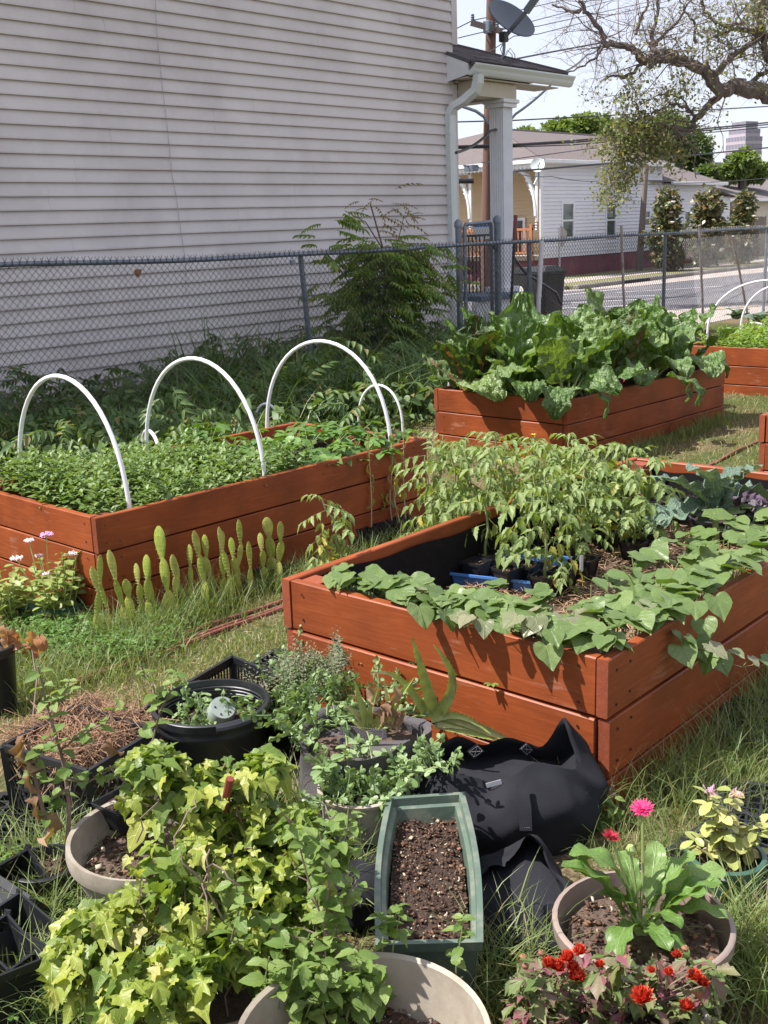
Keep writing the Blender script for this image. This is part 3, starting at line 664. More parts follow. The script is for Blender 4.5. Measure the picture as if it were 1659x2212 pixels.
for (a, b, t_, bt, cu) in ((1215, 1237, 441, 512, 0), (1310, 1328, 441, 510, 1)):
    q0, q1 = PY(a, (t_+bt)/2, FYc), PY(b, (t_+bt)/2, FYc); wins.append((q0.x-FXc, q1.x-FXc, PY(a, bt, FYc).z, PY(a, t_, FYc).z, cu))
q0, q1 = PY(1391, 470, FYc), PY(1402, 470, FYc); wins.append((q0.x-FXc, q1.x-FXc, PY(1391, 486, FYc).z, PY(1391, 457, FYc).z, 0))
clap(fh, (FXc, FYc), (fy2, FYc), .75, ez, .125, M_farwhite, [(w[0]-.08, w[1]+.08, w[2]-.08, w[3]+.08) for w in wins])
for w in wins: window(fh, (FXc, FYc), (1, 0, 0), (0, -1, 0), *w[:4], curtain=bool(w[4]))
wg = thing('far_house_wing', 'lower white rear wing of the cottage behind the magnolias', 'house wing', (44, 24, 0))
wx1 = PY(1546, 440, FYc).x; wins2 = []
for (a, b, t_, bt) in ((1480, 1490, 458, 492), (1553, 1563, 468, 492)):
    wins2.append((PY(a, 470, FYc).x-fy2, PY(b, 470, FYc).x-fy2, PY(a, bt, FYc).z, PY(a, t_, FYc).z))
wx2 = PY(1578, 470, FYc).x
clap(wg, (fy2+.01, FYc+.03), (wx1, FYc+.03), .7, 3.25, .125, M_farwhite, [(w[0]-.08, w[1]+.08, w[2]-.08, w[3]+.08) for w in wins2[:1]])
clap(wg, (wx1+.01, FYc+.06), (wx2, FYc+.06), .7, 2.75, .125, M_farwhite)
for w in wins2[:1]: window(wg, (fy2, FYc+.03), (1, 0, 0), (0, -1, 0), *w)
mb = MB(); mb.box((FXc+.02, FYc+.02, .0), (fy2, FYc+.2, .75)); mb.box((FXc+.02, FYc+.2, 0), (FXc+.2, 32, .75)); obj('foundation', mb, M_maroon, fh, None)
mb = MB(); mb.box((fy2+.01, FYc+.05, 0), (wx2, FYc+.2, .7)); obj('foundation', mb, M_brickred, wg, None)
mb = MB(); mb.box((FXc+1.28, FYc+.03, .75), (fy2, 33, ez)); obj('wall', mb, M_farwhite, fh, None)
mb = MB(); mb.box((fy2+.02, FYc+.1, .0), (wx1, 31, 3.25)); mb.box((wx1, FYc+.12, 0), (wx2, 30, 2.75)); obj('wall', mb, M_farwhite, wg, None)
mb = MB(); mb.box((FXc-.04, FYc-.04, .0), (FXc+.12, FYc-.001, ez), .01); obj('corner_board', mb, M_white, fh, None)
# front of the cottage: recessed yellow wall, brackets, scalloped eave
for k, (y0, y1) in enumerate(((FYc+.1, 34),)):
    clap(fh, (FXc+1.25, y1), (FXc+1.25, y0), .85, ez, .125, M_faryellow, nrm=(-1, 0, 0))
def PXq(px, py, x=FXc+1.22): return PX(px, py, x)
mb = MB(); a = PXq(1136, 470); b_ = PXq(1112, 600); mb.box((FXc+1.15, a.y, .8), (FXc+1.2, a.y+1.0, a.z)); obj('door_frame', mb, M_white, fh, None)
mb = MB(); mb.box((FXc+1.12, a.y+.1, .8), (FXc+1.16, a.y+.9, a.z-.1)); dr = obj('door', mb, mat('dark blue grey door', (.06,.075,.09), .5), fh, None)
for k in range(6):
    mb = MB(); mb.box((FXc+1.09, a.y+.2+k*.12, .9), (FXc+1.11, a.y+.212+k*.12, a.z-.3)); obj('grille_bar', mb, M_black, dr, None)
mb = MB(); mb.box((FXc-.2, FYc+.05, .70), (FXc+1.25, 34, .85)); obj('porch_floor', mb, M_conc, fh, None)
q = PX(1096, 480, FXc-.1); mb = MB(); mb.box((FXc-.3, FYc-.1, ez-.02), (FXc+1.3, 34, ez+.04)); obj('porch_ceiling', mb, M_white, fh, None)
# number 2001 on the yellow wall
M_num = mat('dark house number', (.10,.09,.10), .6)
fc = bpy.data.curves.new('number', 'FONT'); fc.body = '2001'; fc.size = .15; fc.extrude = .008; fc.space_character = 1.25; fc.shear = .25
tmp = bpy.data.objects.new('tmpnum', fc); COL.objects.link(tmp); dg = bpy.context.evaluated_depsgraph_get(); mm = bpy.data.meshes.new_from_object(tmp.evaluated_get(dg)); bpy.data.objects.remove(tmp)
q = PX(1141, 493, FXc+1.2); nb = bpy.data.objects.new('house_number', mm); COL.objects.link(nb); mm.materials.clear(); mm.materials.append(M_num); nb.parent = fh
nb.rotation_euler = (pi/2, 0, -pi/2); nb.location = q-wloc(fh)
# gingerbread brackets
def bracket(yc, sgn):
    mb = MB(); pts = []; o_ = Vector((FXc-.05, yc, 0))
    top = ez-.12
    mb.box((FXc-.08, yc-.05, top-1.75), (FXc-.02, yc+.05, top), .005)
    mb.box((FXc-.08, min(yc, yc+sgn*.95), top-.08), (FXc-.02, max(yc, yc+sgn*.95), top), .005)
    arc = [(sgn*(.95*(1-cos(a))), top-1.55*(1-sin(a))) for a in np.linspace(0, pi/2, 12)]
    mb.tube([(FXc-.05, yc+p[0]*.86+sgn*.04, p[1]-.02) for p in arc], .075, 6)
    for k in range(5):
        t = .25+k*.14; r_ = .07+.012*k; cx = yc+sgn*(.10+.05*k*1.4); cz = top-.95+.16*k
        mb.tube([(FXc-.05, cx+r_*cos(a), cz+r_*sin(a)) for a in np.linspace(0, 5.6, 12)], .018, 5)
    for k in range(4):
        mb.lathe((FXc-.05, yc+sgn*.03, top-1.75-.09*k), [(.001, -.045), (.045, 0), (.001, .045)], 6)
    obj('bracket', mb, M_white, fh, 50)
bracket(FYc+.1, 1); bracket(PX(1018, 430, FXc).y, 1)
y_ = FYc
while y_ < 31:
    mb = MB(); n = 5; mb.prism([(FXc-.32, y_+.005, ez-.0), (FXc-.32, y_+.155, ez), (FXc-.32, y_+.155, ez-.10)]+[(FXc-.32, y_+.08+.075*cos(a), ez-.10-.06*sin(a)) for a in (0.5, 1.2, 1.9, 2.6)]+[(FXc-.32, y_+.005, ez-.10)], (.02, 0, 0)); obj('scallop', mb, M_white, fh, None); y_ += .16
mb = MB(); mb.box((FXc-.42, FYc-.42, ez), (fy2+.2, FYc-.30, ez+.12), .01); mb.box((FXc-.42, FYc-.30, ez), (FXc-.30, 34, ez+.12), .01); obj('gutter', mb, M_white, fh, None)
mb = MB(); mb.box((FXc-.3, FYc-.3, ez-.01), (fy2+.1, FYc+.1, ez+.02)); obj('soffit', mb, M_white, fh, None)
r1 = PY(1128, 305, FYc+5.6); r2 = PY(1288, 311, FYc+5.6); RZ = r1.z+.15
mb = MB(); e0, e1, e2, e3 = (FXc-.4, FYc-.4, ez+.1), (fy2+.2, FYc-.4, ez+.1), (fy2+6, FYc+12, ez+.1), (FXc-.4, FYc+12, ez+.1)
rr0, rr1 = (r1.x-1.6, FYc+5.6, RZ+.25), (r2.x+.5, FYc+5.6, RZ+.25)
def roofface(pts): mb.add(pts, [tuple(range(len(pts)))])
roofface([e0, e1, rr1, rr0]); roofface([e1, e2, rr1]); roofface([e2, e3, rr0, rr1]); roofface([e3, e0, rr0]); obj('roof', mb, M_farroof, fh, None)
mb = MB(); mb.tube([rr0, rr1], .06, 5); mb.tube([e0, rr0], .05, 5); obj('ridge_cap', mb, M_shingle, fh)
mb = MB(); z2 = 3.3; s1 = PY(1436, 346, FYc+4.5); s2 = PY(1548, 405, FYc+1.)
a0, a1 = (fy2-1.0, FYc-.3, z2), (wx1+.2, FYc-.3, z2); b0, b1 = (fy2-4, FYc+5.2, s1.z+.05), (s1.x+.3, FYc+5.2, s1.z+.05)
mb.add([a0, a1, b1, b0], [(0,1,2,3)]); mb.add([a1, (wx1+.2, FYc+10, z2), b1], [(0,1,2)]); mb.add([(wx1, FYc-.25, 2.95), (wx2+.3, FYc-.25, 2.7), (wx2+.3, FYc+6, 2.7), (wx1, FYc+6, 3.2)], [(0,1,2,3)]); obj('roof', mb, M_farroof, wg, None)
mb = MB(); mb.box((fy2+.2, FYc-.4, z2-.1), (wx1+.3, FYc-.3, z2+.02), .01); obj('gutter', mb, M_white, wg, None)
for (px, py, pb) in ((1377, 337, 350), (1422, 362, 380), (1506, 375, 385)):
    q = PY(px, py, FYc+1.5); mb = MB(); mb.tube([q, q-Vector((0,0,.55))], .06, 8); mb.tube([q, q+Vector((0,0,.06))], .1, 8); obj('vent_pipe', mb, M_galv, fh)
dq = PY(1162, 357, FYc-.5); dsh = thing('satellite_dish', 'small white satellite dish on the eave of the white cottage', 'satellite dish', dq-Vector((0,0,.55)))
mb = MB(); mb.lathe((0,0,0), [(.001, 0), (.09, .01), (.17, .03), (.235, .06), (.235, .045), (.15, .01), (.001, -.02)], 24)
Rm = Vector((-.9, -.35, .25)).to_track_quat('Z', 'Y').to_matrix(); mb.v = [tuple(Rm@Vector(v)+dq) for v in mb.v]; obj('reflector', mb, M_gutter, dsh)
mb = MB(); mb.tube([dq, dq+Vector((.05, 0, -.3)), dq+Vector((-.15, 0.05, -.6))], .025, 6); mb.tube([dq-Vector((0,0,.1)), dq+Vector((-.35, -.3, .05))], .015, 5); obj('mast', mb, M_galv, dsh)
# cream house at far right
ch = thing('cream_house', 'cream sided house with grey roof at the right edge across the street', 'house', (52, 26, 0))
cx = PY(1578, 470, 24).x; clap(ch, (cx, 24), (cx+16, 24), .1, PY(1590, 430, 24).z, .14, mat('cream clapboard', (.68,.61,.50), .6, rand=.02))
ze = PY(1600, 428, 24).z; zr = PY(1659, 378, 30).z
mb = MB(); mb.add([(cx-1.5, 23.6, ze-.1), (cx+18, 23.6, ze-.1), (cx+18, 30, zr+.2), (cx-2.5, 30, zr-.1)], [(0,1,2,3)]); mb.add([(cx-1.5, 23.6, ze-.1), (cx-2.5, 30, zr-.1), (cx-3, 36, ze-.1)], [(0,1,2)]); obj('roof', mb, mat('grey shingle roof', (.17,.14,.145), .95, ns=4, stretch=(1,1,4)), ch, None)
mb = MB(); mb.box((cx, 24.02, 0), (cx+16, 36, ze)); obj('wall', mb, M_farwhite, ch, None)
mb = MB(); mb.box((cx-1.5, 23.5, ze-.18), (cx+18, 23.6, ze-.06), .01); obj('gutter', mb, M_white, ch, None)
gf = thing('board_fence', 'weathered grey board fence behind the magnolias', 'fence', (46.8, 21.4, 0)); 
for k in range(26):
    mb = MB(); x = wx2+.05+k*.17; mb.box((x, 21.9, 0), (x+.155, 21.93, 1.85+U(-.02, .02)), .004); obj('board', mb, M_greypole, gf, None)
# tower, far away
M_tower = mat('pink grey office tower', (.40,.36,.40), .7, (.37,.33,.37), ns=.1); M_towerglass = mat('tower window band', (.20,.20,.27), .4, (.23,.23,.30), ns=.3)  # own pinkish grey, kept pale in the colour in place of distance haze
def tower(label, pxl, pxr, ptop, pbot, dist, setb, col2=None):
    c = PD((pxl+pxr)/2, pbot, dist); w = (PD(pxr, ptop, dist)-PD(pxl, ptop, dist)).length; zt_ = PD((pxl+pxr)/2, ptop, dist).z
    T = thing('office_tower', label, 'tower', (c.x, c.y, 0)); d = Vector((ca_, -sa_, 0)); e = Vector((sa_, ca_, 0)); C0 = Vector((c.x, c.y, 0))
    nf = max(6, int(zt_/4)); body = MB(); 
    for i in range(nf):
        z0 = zt_*i/nf; z1 = zt_*(i+1)/nf; s_ = 1.0
        for (th, f) in setb:
            if (i+.5)/nf > th: s_ = f
        hw = w/2*s_; ang = .55; dd = d*cos(ang)+e*sin(ang); ee = e*cos(ang)-d*sin(ang); h2 = hw*.74
        body.obox(C0+Vector((0,0,z0+(z1-z0)*.2)), dd, ee, (0,0,1), h2, h2, (z1-z0)*.2)
        g2 = MB(); g2.obox(C0+Vector((0,0,z0+(z1-z0)*.7)), dd, ee, (0,0,1), h2*.985, h2*.985, (z1-z0)*.3); obj('window_band', g2, M_towerglass, T, None)
        for k in range(14):
            t = -1+2*k/13
            body.obox(C0+Vector((0,0,z0+(z1-z0)*.7))+dd*t*h2-ee*h2*.99, dd, ee, (0,0,1), h2*.022, h2*.02, (z1-z0)*.3)
            body.obox(C0+Vector((0,0,z0+(z1-z0)*.7))+ee*t*h2-dd*h2*.99, ee, dd, (0,0,1), h2*.022, h2*.02, (z1-z0)*.3)
    obj('wall', body, M_tower, T, None)
tower('tall pinkish grey office tower with stepped top on the skyline', 1565, 1636, 264, 470, 700, [(.84, .87), (.93, .72)])
tower('lower grey office block glimpsed between tree crowns left of the tower', 1494, 1552, 352, 470, 650, [(.9, .9)])

# ------------------------------------------------------------ poles and wires
up = thing('utility_pole', 'brown wooden utility pole with crossarm behind the porch column', 'utility pole', PD(1048, 640, 28))
t = PD(1063, -60, 28); b_ = PD(1048, 640, 28); b_.z = -.1
mb = MB(); mb.tube([b_+(t-b_)*k/10 for k in range(11)], [.155-.004*k for k in range(11)], 12); obj('pole', mb, M_pole, up)
mb = MB(); a = PD(1017, 49, 27.8); b2 = PD(1085, 68, 27.8); mb.beam(a, b2, .11, .12); obj('crossarm', mb, M_greypole, up)
for px, py in ((1021, 45), (1074, 60)):
    q = PD(px, py, 27.8); mb = MB(); mb.lathe(q, [(.02, 0), (.05, .03), (.03, .05), (.05, .08), (.03, .10), (.045, .13), (.001, .16)], 10); obj('insulator', mb, M_galv, up)
mb = MB(); mb.tube([PD(1055, 268, 27.9), PD(1045, 252, 27.9), PD(1028, 240, 27.9), PD(1008, 233, 27.9), PD(985, 226, 27.9)], .04, 6); obj('lamp_arm', mb, M_galv, up)
q = PD(1054, 60, 27.8); mb = MB(); mb.box(q-Vector((.08,.08,.12)), q+Vector((.08,.08,.15)), .01); obj('clamp', mb, M_galv, up)
q = PD(1018, 363, 27.0); mb = MB(); mb.box(q-Vector((.12,.12,.07)), q+Vector((.12,.12,.07)), .01); mb.tube([q+Vector((-.3,0,.05)), q+Vector((.3,0,.02))], .02, 6); o = obj('splice_box', mb, M_galv, None, base=q); tag(o, 'small grey splice box hung on the wires left of the pole', 'splice box')
q = PD(995, 391, 26.5); mb = MB(); mb.tube([q-_rt*.3, q+_rt*.3], .06, 10); o = obj('cable_closure', mb, M_black, None, base=q); tag(o, 'black cylinder cable closure hanging near the house corner', 'cable closure')
sp = thing('utility_pole', 'short leaning weathered pole in front of the white cottage', 'utility pole', P(1380, 590, 0)); b_ = P(1380, 590, 0); t = PD(1396, 356, hypot(b_.x, b_.y)*.985)
d0 = b_.x*sa_+b_.y*ca_; t = PD(1396, 356, d0); mb = MB(); mb.tube([b_+(t-b_)*k/6 for k in range(7)], [.13-.006*k for k in range(7)], 10); obj('pole', mb, M_greypole, sp)
ss = thing('stop_sign', 'back of a stop sign on a white post at the far corner', 'stop sign', P(1208, 603, 0)); b_ = P(1208, 603, 0); d0 = b_.x*sa_+b_.y*ca_; q = PD(1207, 511, d0)
mb = MB(); mb.box((b_.x-.03, b_.y-.03, 0), (b_.x+.03, b_.y+.03, q.z+.3)); obj('sign_post', mb, M_line, ss, None)
mb = MB(); fx = Vector((b_.x, b_.y, 0)).normalized(); sx = Vector((fx.y, -fx.x, 0)); q = q+fx*.05
mb.prism([q+sx*.38*cos(pi/8+k*pi/4)*.8+Vector((0,0,.38*sin(pi/8+k*pi/4))) for k in range(8)], fx*.01); obj('sign_plate', mb, mat('bare sign back', (.42,.38,.40), .5), ss, None)
def wire(label, pts, r, d=28, sag=0):
    q = []
    for i, p in enumerate(pts):
        dd = p[2] if len(p) > 2 else d; q.append(PD(p[0], p[1], dd))
    out = []
    for i in range(len(q)-1):
        for k in range(8):
            t_ = k/8; v = q[i].lerp(q[i+1], t_); v.z -= sag*4*t_*(1-t_); out.append(v)
    out.append(q[-1]); mb = MB(); mb.tube(out, r, 5); o = obj('overhead_wire', mb, M_black, None, base=q[0]); tag(o, label, 'power line', 'overhead wires crossing the sky'); return o
wire('topmost thin wire from the crossarm left end to the sky corner', [(930, 90, 27), (1021, 44, 27.8), (1075, 33, 30), (1260, -10, 40)], .012)
wire('thin wire from behind the dish rising right into the oak crown', [(1080, 66, 28), (1149, 46, 30), (1448, -32, 45)], .011)
wire('second thin wire from behind the dish rising through the oak twigs', [(990, 82, 26), (1074, 62, 27.8), (1161, 57, 30), (1420, 0, 42)], .011)
wire('wire passing under the dish and climbing gently into the oak', [(1024, 133, 24), (1110, 78, 27), (1161, 74, 30), (1470, -5, 45)], .011)
wire('black service cable from under the dish to the knot by the oak branch', [(1024, 140, 24), (1060, 138, 26), (1161, 118, 28), (1300, 92, 30)], .02)
wire('heavy black cable falling steeply from the oak branch to the gutter', [(1298, 100, 30), (1268, 118, 28), (1214, 157, 24), (1113, 247, 20), (1060, 283, 18), (985, 330, 16)], .022, sag=.05)
wire('level thin wire crossing above the green tree tops', [(930, 265, 28), (1112, 260, 29), (1380, 246, 32), (1760, 224, 38)], .017)
for k, dy in enumerate((0, 4, 9)):
    wire(('upper', 'middle', 'lower')[k]+' strand of the thick cable bundle sagging over the brown roof', [(930, 318+dy*.5, 25), (1113, 312+dy*.6, 26), (1237, 304+dy, 28), (1450, 285+dy, 31), (1760, 255+dy*1.1, 36)], .022-.004*k)
wire('single cable crossing the brown roof towards the tower', [(1060, 372, 24), (1114, 370, 26), (1325, 352, 29), (1659, 319, 36), (1760, 309, 38)], .022)
wire('short faint wire across the brown roof above the white dish', [(1040, 352, 26), (1114, 343, 28), (1290, 319, 32)], .012)
wire('drooping service wire in front of the white cottage siding', [(1100, 371, 27), (1190, 381, 30), (1300, 391, 33), (1420, 398, 36), (1700, 380, 44)], .011, sag=.05)
wire('lowest wire running from the downspout to the pole', [(930, 322, 24), (1060, 317, 27.5)], .02)

sg = thing('blue_notice', 'blue and white notice seen through the gate mesh', 'sign', PD(1040, 500, 21)); mb = MB(); a = PD(1022, 479, 21); b_ = PD(1058, 516, 21)
d_ = _rt0; w_ = (b_-a).dot(d_); h_ = a.z-b_.z
mb.obox(a+d_*w_/2-Vector((0,0,h_*.65)), d_, _c2w(0,1,0), (0,0,1), w_/2, .01, h_*.35); obj('sign_panel', mb, M_white, sg, None)
mb = MB(); mb.obox(a+d_*w_/2-Vector((0,0,h_*.15)), d_, _c2w(0,1,0), (0,0,1), w_/2, .012, h_*.15); obj('sign_header', mb, mat('bright blue sign', (.03,.22,.62), .5), sg, None)
for k in range(4):
    mb = MB(); mb.obox(a+d_*w_*(.14+.23*k)-Vector((0,0,h_*.15))-_c2w(0,.014,0), d_, _c2w(0,1,0), (0,0,1), w_*.045, .004, h_*.07); obj('letter', mb, M_white, sg, None)
st_ = thing('wooden_stoop', 'orange brown wooden stoop railing in front of the yellow porch', 'railing', (31.6, FYc+1.2, 0)); M_cedar = mat('orange stained wood', (.42,.17,.07), .6, (.33,.12,.05), ns=5)
for (y_a, y_b) in ((FYc+.1, FYc+3.2), (FYc+4.6, FYc+9)):
    mb = MB(); mb.box((FXc-.35, y_a, 1.70), (FXc-.27, y_b, 1.78)); mb.box((FXc-.35, y_a, .92), (FXc-.27, y_b, .99)); obj('rail', mb, M_cedar, st_, None)
    y_ = y_a+.08
    while y_ < y_b:
        mb = MB(); mb.box((FXc-.33, y_, .99), (FXc-.29, y_+.04, 1.70)); obj('baluster', mb, M_cedar, st_, None); y_ += .16
    mb = MB(); mb.box((FXc-.36, y_a, .70), (FXc-.26, y_a+.1, 1.9)); mb.box((FXc-.36, y_b-.1, .70), (FXc-.26, y_b, 1.9)); obj('post', mb, M_cedar, st_, None)
for k in range(4):
    mb = MB(); mb.box((FXc-.6-.3*k, FYc+3.3, .0), (FXc-.3-.3*k, FYc+4.5, .72-.18*k)); obj('step', mb, M_cedar, st_, None)
# ------------------------------------------------------------ trees
CARD = Tpl([(0,0,0), (.35,-.28,.03), (1,0,-.05), (.4,.3,.03)], [(0,1,2,3)], [(.5,0), (0,.4), (.5,1), (1,.4)])
CARD2 = Tpl([(0,0,0), (.4,-.35,.06), (1,-.1,-.1), (.6,.4,.05)], [(0,1,2,3)], [(.5,0), (0,.4), (.5,1), (1,.4)])
M_tree = leafmat('bright street tree leaves', (.10,.155,.05), (.145,.205,.065), (.20,.26,.08), tr=.35, rough=.6)
M_treed = leafmat('dark street tree leaves', (.065,.11,.035), (.10,.155,.05), (.15,.21,.07), tr=.3, rough=.6)
M_magn = leafmat('magnolia leaves', (.07,.10,.035), (.13,.15,.07), (.22,.17,.08), tr=.12, rough=.35, yellow=(.30,.16,.05), yp=.93)
M_oak = leafmat('sparse oak leaves', (.13,.165,.06), (.19,.22,.09), (.27,.23,.11), tr=.35, rough=.6)
M_flw = mat('white magnolia bloom', (.75,.72,.62), .6)
def crown(name, blobs, n, size, m, par, shell=.55, tpl=None):
    c = np.array([b[0] for b in blobs]); r = np.array([b[1] for b in blobs]); w = (r.prod(1))**(2/3); w = w/w.sum()
    k = RN.choice(len(blobs), n, p=w); d = RN.normal(size=(n, 3)); d /= np.linalg.norm(d, axis=1)[:, None]
    lump = np.array([mnoise.noise(Vector(x)*2.2+Vector((kk*3.1, 0, 0))) for x, kk in zip(d, k)])
    rad = (shell+(1-shell)*RN.random(n)**.6)*(1+.42*lump)
    pos = c[k]+d*r[k]*rad[:, None]
    az = np.arctan2(d[:, 1], d[:, 0])+RN.normal(0, .8, n); el = np.arcsin(np.clip(d[:, 2], -1, 1))*.5+RN.normal(-.15, .5, n)
    return scatter(name, tpl or [CARD, CARD2], pos, az, el, RN.normal(0, .6, n), size*RN.uniform(.6, 1.4, n), m, par)
def tree(label, blobs_px, dist, n, size, m, group=None, depth=.8, seed=0):
    cs = [PD(x, y, dist+dz) for x, y, rx, ry, dz in blobs_px]; s = FPX/dist
    base = Vector((sum(c.x for c in cs)/len(cs), sum(c.y for c in cs)/len(cs), 0)); T = thing('shade_tree', label, 'tree', base, group)
    bl = [((c.x, c.y, c.z), (rx/s, rx/s*depth, ry/s)) for c, (x, y, rx, ry, dz) in zip(cs, blobs_px)]
    crown('crown', bl, n, size, m, T)
    mb = MB(); tc_ = base+Vector((0, 0, min(c.z for c in cs))); mb.tube([base-Vector((0,0,.2)), base.lerp(tc_, .5)+Vector((.1, .1, 0)), tc_], [.35, .28, .2], 8)
    for c in cs: mb.tube([tc_-Vector((0,0,.5)), tc_.lerp(c, .5)+Vector((0,0,.3)), c], [.18, .12, .05], 6)
    obj('trunk', mb, M_bark, T); return T
tree('bright green rounded tree behind the roof right of the porch column', [(1210, 292, 42, 28, 0), (1262, 275, 40, 24, 1), (1232, 310, 50, 22, 2)], 62, 5500, .26, M_tree)
tree('green tree rising behind the middle of the brown roof', [(1300, 290, 44, 34, 0), (1340, 300, 38, 34, 2)], 66, 4500, .26, M_tree)
tree('low green tree just right of the porch column top', [(1135, 296, 30, 16, 0), (1150, 306, 26, 14, 1)], 60, 2200, .24, M_tree)
tree('small yellow green tree seen left of the utility pole', [(1012, 322, 30, 10, 0), (1040, 318, 22, 10, 0)], 58, 1500, .24, M_tree)
tree('large dark green tree behind the lower roof near the tower', [(1440, 300, 62, 50, 0), (1490, 330, 52, 44, 2), (1400, 330, 45, 40, 0), (1510, 355, 30, 24, 2)], 64, 9000, .26, M_treed)
tree('light green round tree at right in front of the tower', [(1605, 352, 34, 24, 0), (1580, 372, 30, 18, 0), (1630, 372, 34, 18, 1)], 60, 3800, .25, M_tree)
tree('dark small tree crown between the oak and the grey roof', [(1530, 376, 30, 14, 0)], 58, 1500, .24, M_treed)
def magnolia(label, px, pyb, ptop, w, seed):
    b_ = P(px, pyb, .1); d0 = b_.x*sa_+b_.y*ca_; s = FPX/d0; T = thing('magnolia_tree', label, 'tree', b_, 'magnolias in front of the white cottage')
    H_ = (pyb-ptop)/s; mb = MB(); mb.tube([b_, b_+Vector((.05, 0, H_*.5)), b_+Vector((0, 0, H_*.92))], [.09, .06, .02], 7); obj('trunk', mb, M_bark, T)
    rr = random.Random(seed); bl = []
    for k in range(15):
        t = .10+.86*k/14; rad = w/s/2*(1-.5*abs(t-.35)/.65)*rr.uniform(1.2, 1.8); a = rr.uniform(0, 6.28); o_ = w/s/2*.42*rr.uniform(.2, 1)*(1-t*.6)
        bl.append(((b_.x+o_*cos(a), b_.y+o_*sin(a), b_.z+H_*t), (rad*.62, rad*.62, H_*.085)))
    crown('crown', bl, 3600, .17, M_magn, T, .25)
    for k in range(5):
        c_, r__ = bl[rr.randint(2, 13)]; q = Vector(c_)+Vector((-r__[0]*.6, -r__[1]*.75, 0)); mb = MB(); mb.lathe(q, [(.001, 0), (.06, .02), (.09, .06), (.07, .08), (.001, .05)], 8); obj('blossom', mb, M_flw, T)
magnolia('left magnolia with dark glossy leaves in front of the white cottage', 1439, 586, 421, 88, 1)
magnolia('middle magnolia before the cottage rear wing', 1524, 577, 424, 92, 4)
magnolia('rightmost magnolia beside the cream house', 1604, 570, 428, 66, 9)

# live oak: limbs follow the sight lines, the trunk stands out of frame to the right
OD = 25.
oak = thing('oak_tree', 'big spreading oak with bare crooked limbs reaching in from the right', 'tree', PD(2150, 640, OD))
rr = random.Random(3); TW = MB(); leafpos = []; browntips = []
def limb(pts, r0, r1, main=True, dz=None):
    q = []
    for i, p in enumerate(pts): q.append(PD(p[0], p[1], OD+(p[2] if len(p) > 2 else 0)))
    out = []; rad = []; n = len(q)-1
    for i in range(n):
        for k in range(5):
            t = k/5; p0 = q[max(i-1, 0)]; p1 = q[i]; p2 = q[i+1]; p3 = q[min(i+2, n)]
            v = .5*((2*p1)+(-p0+p2)*t+(2*p0-5*p1+4*p2-p3)*t*t+(-p0+3*p1-3*p2+p3)*t*t*t)
            out.append(v+Vector((rr.gauss(0, .02), rr.gauss(0, .02), rr.gauss(0, .02)))); rad.append((r0+(r1-r0)*(i+t)/n)*rr.uniform(.74, .95))
    out.append(q[-1]); rad.append(r1); mb = MB(); mb.tube(out, rad, 8); obj('limb', mb, M_bark, oak); return out, rad
def twig(p, d, L_, r, lev, leafy, up=.0, droop=0):
    seg = 4 if lev > 0 else 3; pts = [p]; dd = d.copy()
    for k in range(seg):
        dd = (dd+Vector((rr.gauss(0, .28), rr.gauss(0, .28), rr.gauss(0, .28)+up-droop))).normalized(); pts.append(pts[-1]+dd*L_/seg)
    TW.tube(pts, [r*(1-.7*k/seg) for k in range(seg+1)], 4 if lev > 1 else 3, False)
    if lev <= 1:
        for k in range(leafy if (lev == 0 and rr.random() < .4) else 0):
            q = pts[rr.randint(1, seg)]; leafpos.append(q+Vector((rr.gauss(0, .10), rr.gauss(0, .10), rr.gauss(0, .10))))
    if lev > 0:
        for k in range(4 if lev > 1 else 5):
            i = rr.randint(1, seg); q = pts[i].lerp(pts[i-1], rr.random())
            nd = (dd*.55+Vector((rr.gauss(0, .6), rr.gauss(0, .6), rr.gauss(0, .6)))).normalized(); twig(q, nd, L_*rr.uniform(.4, .62), r*.5, lev-1, leafy, up, droop)
def dress(out, rad, n, L_, leafy, up=.02, droop=0, lev=2, t0=0):
    for k in range(int(n*.62)):
        i = rr.randint(int(len(out)*t0)+1, len(out)-1); p = out[i]; t = (out[i]-out[i-1]).normalized()
        d = (t*.35+(-_fwd)*rr.gauss(0, .5)+_rt*rr.gauss(0, .7)+Vector((0, 0, rr.gauss(.1, .7)))).normalized(); twig(p, d, L_*rr.uniform(.5, 1.1), max(.007, min(rad[i]*.3, .016)), lev, leafy, up, droop)
main = limb([(1760, 236), (1690, 208), (1640, 196), (1590, 190), (1556, 194), (1530, 160), (1500, 142), (1462, 130), (1425, 128), (1402, 140)], .25, .10); dress(*main, 26, 1.6, 1)
m2 = limb([(1460, 122), (1420, 116), (1392, 132), (1372, 108), (1338, 98), (1308, 94)], .13, .07); dress(*m2, 22, 1.5, 0)
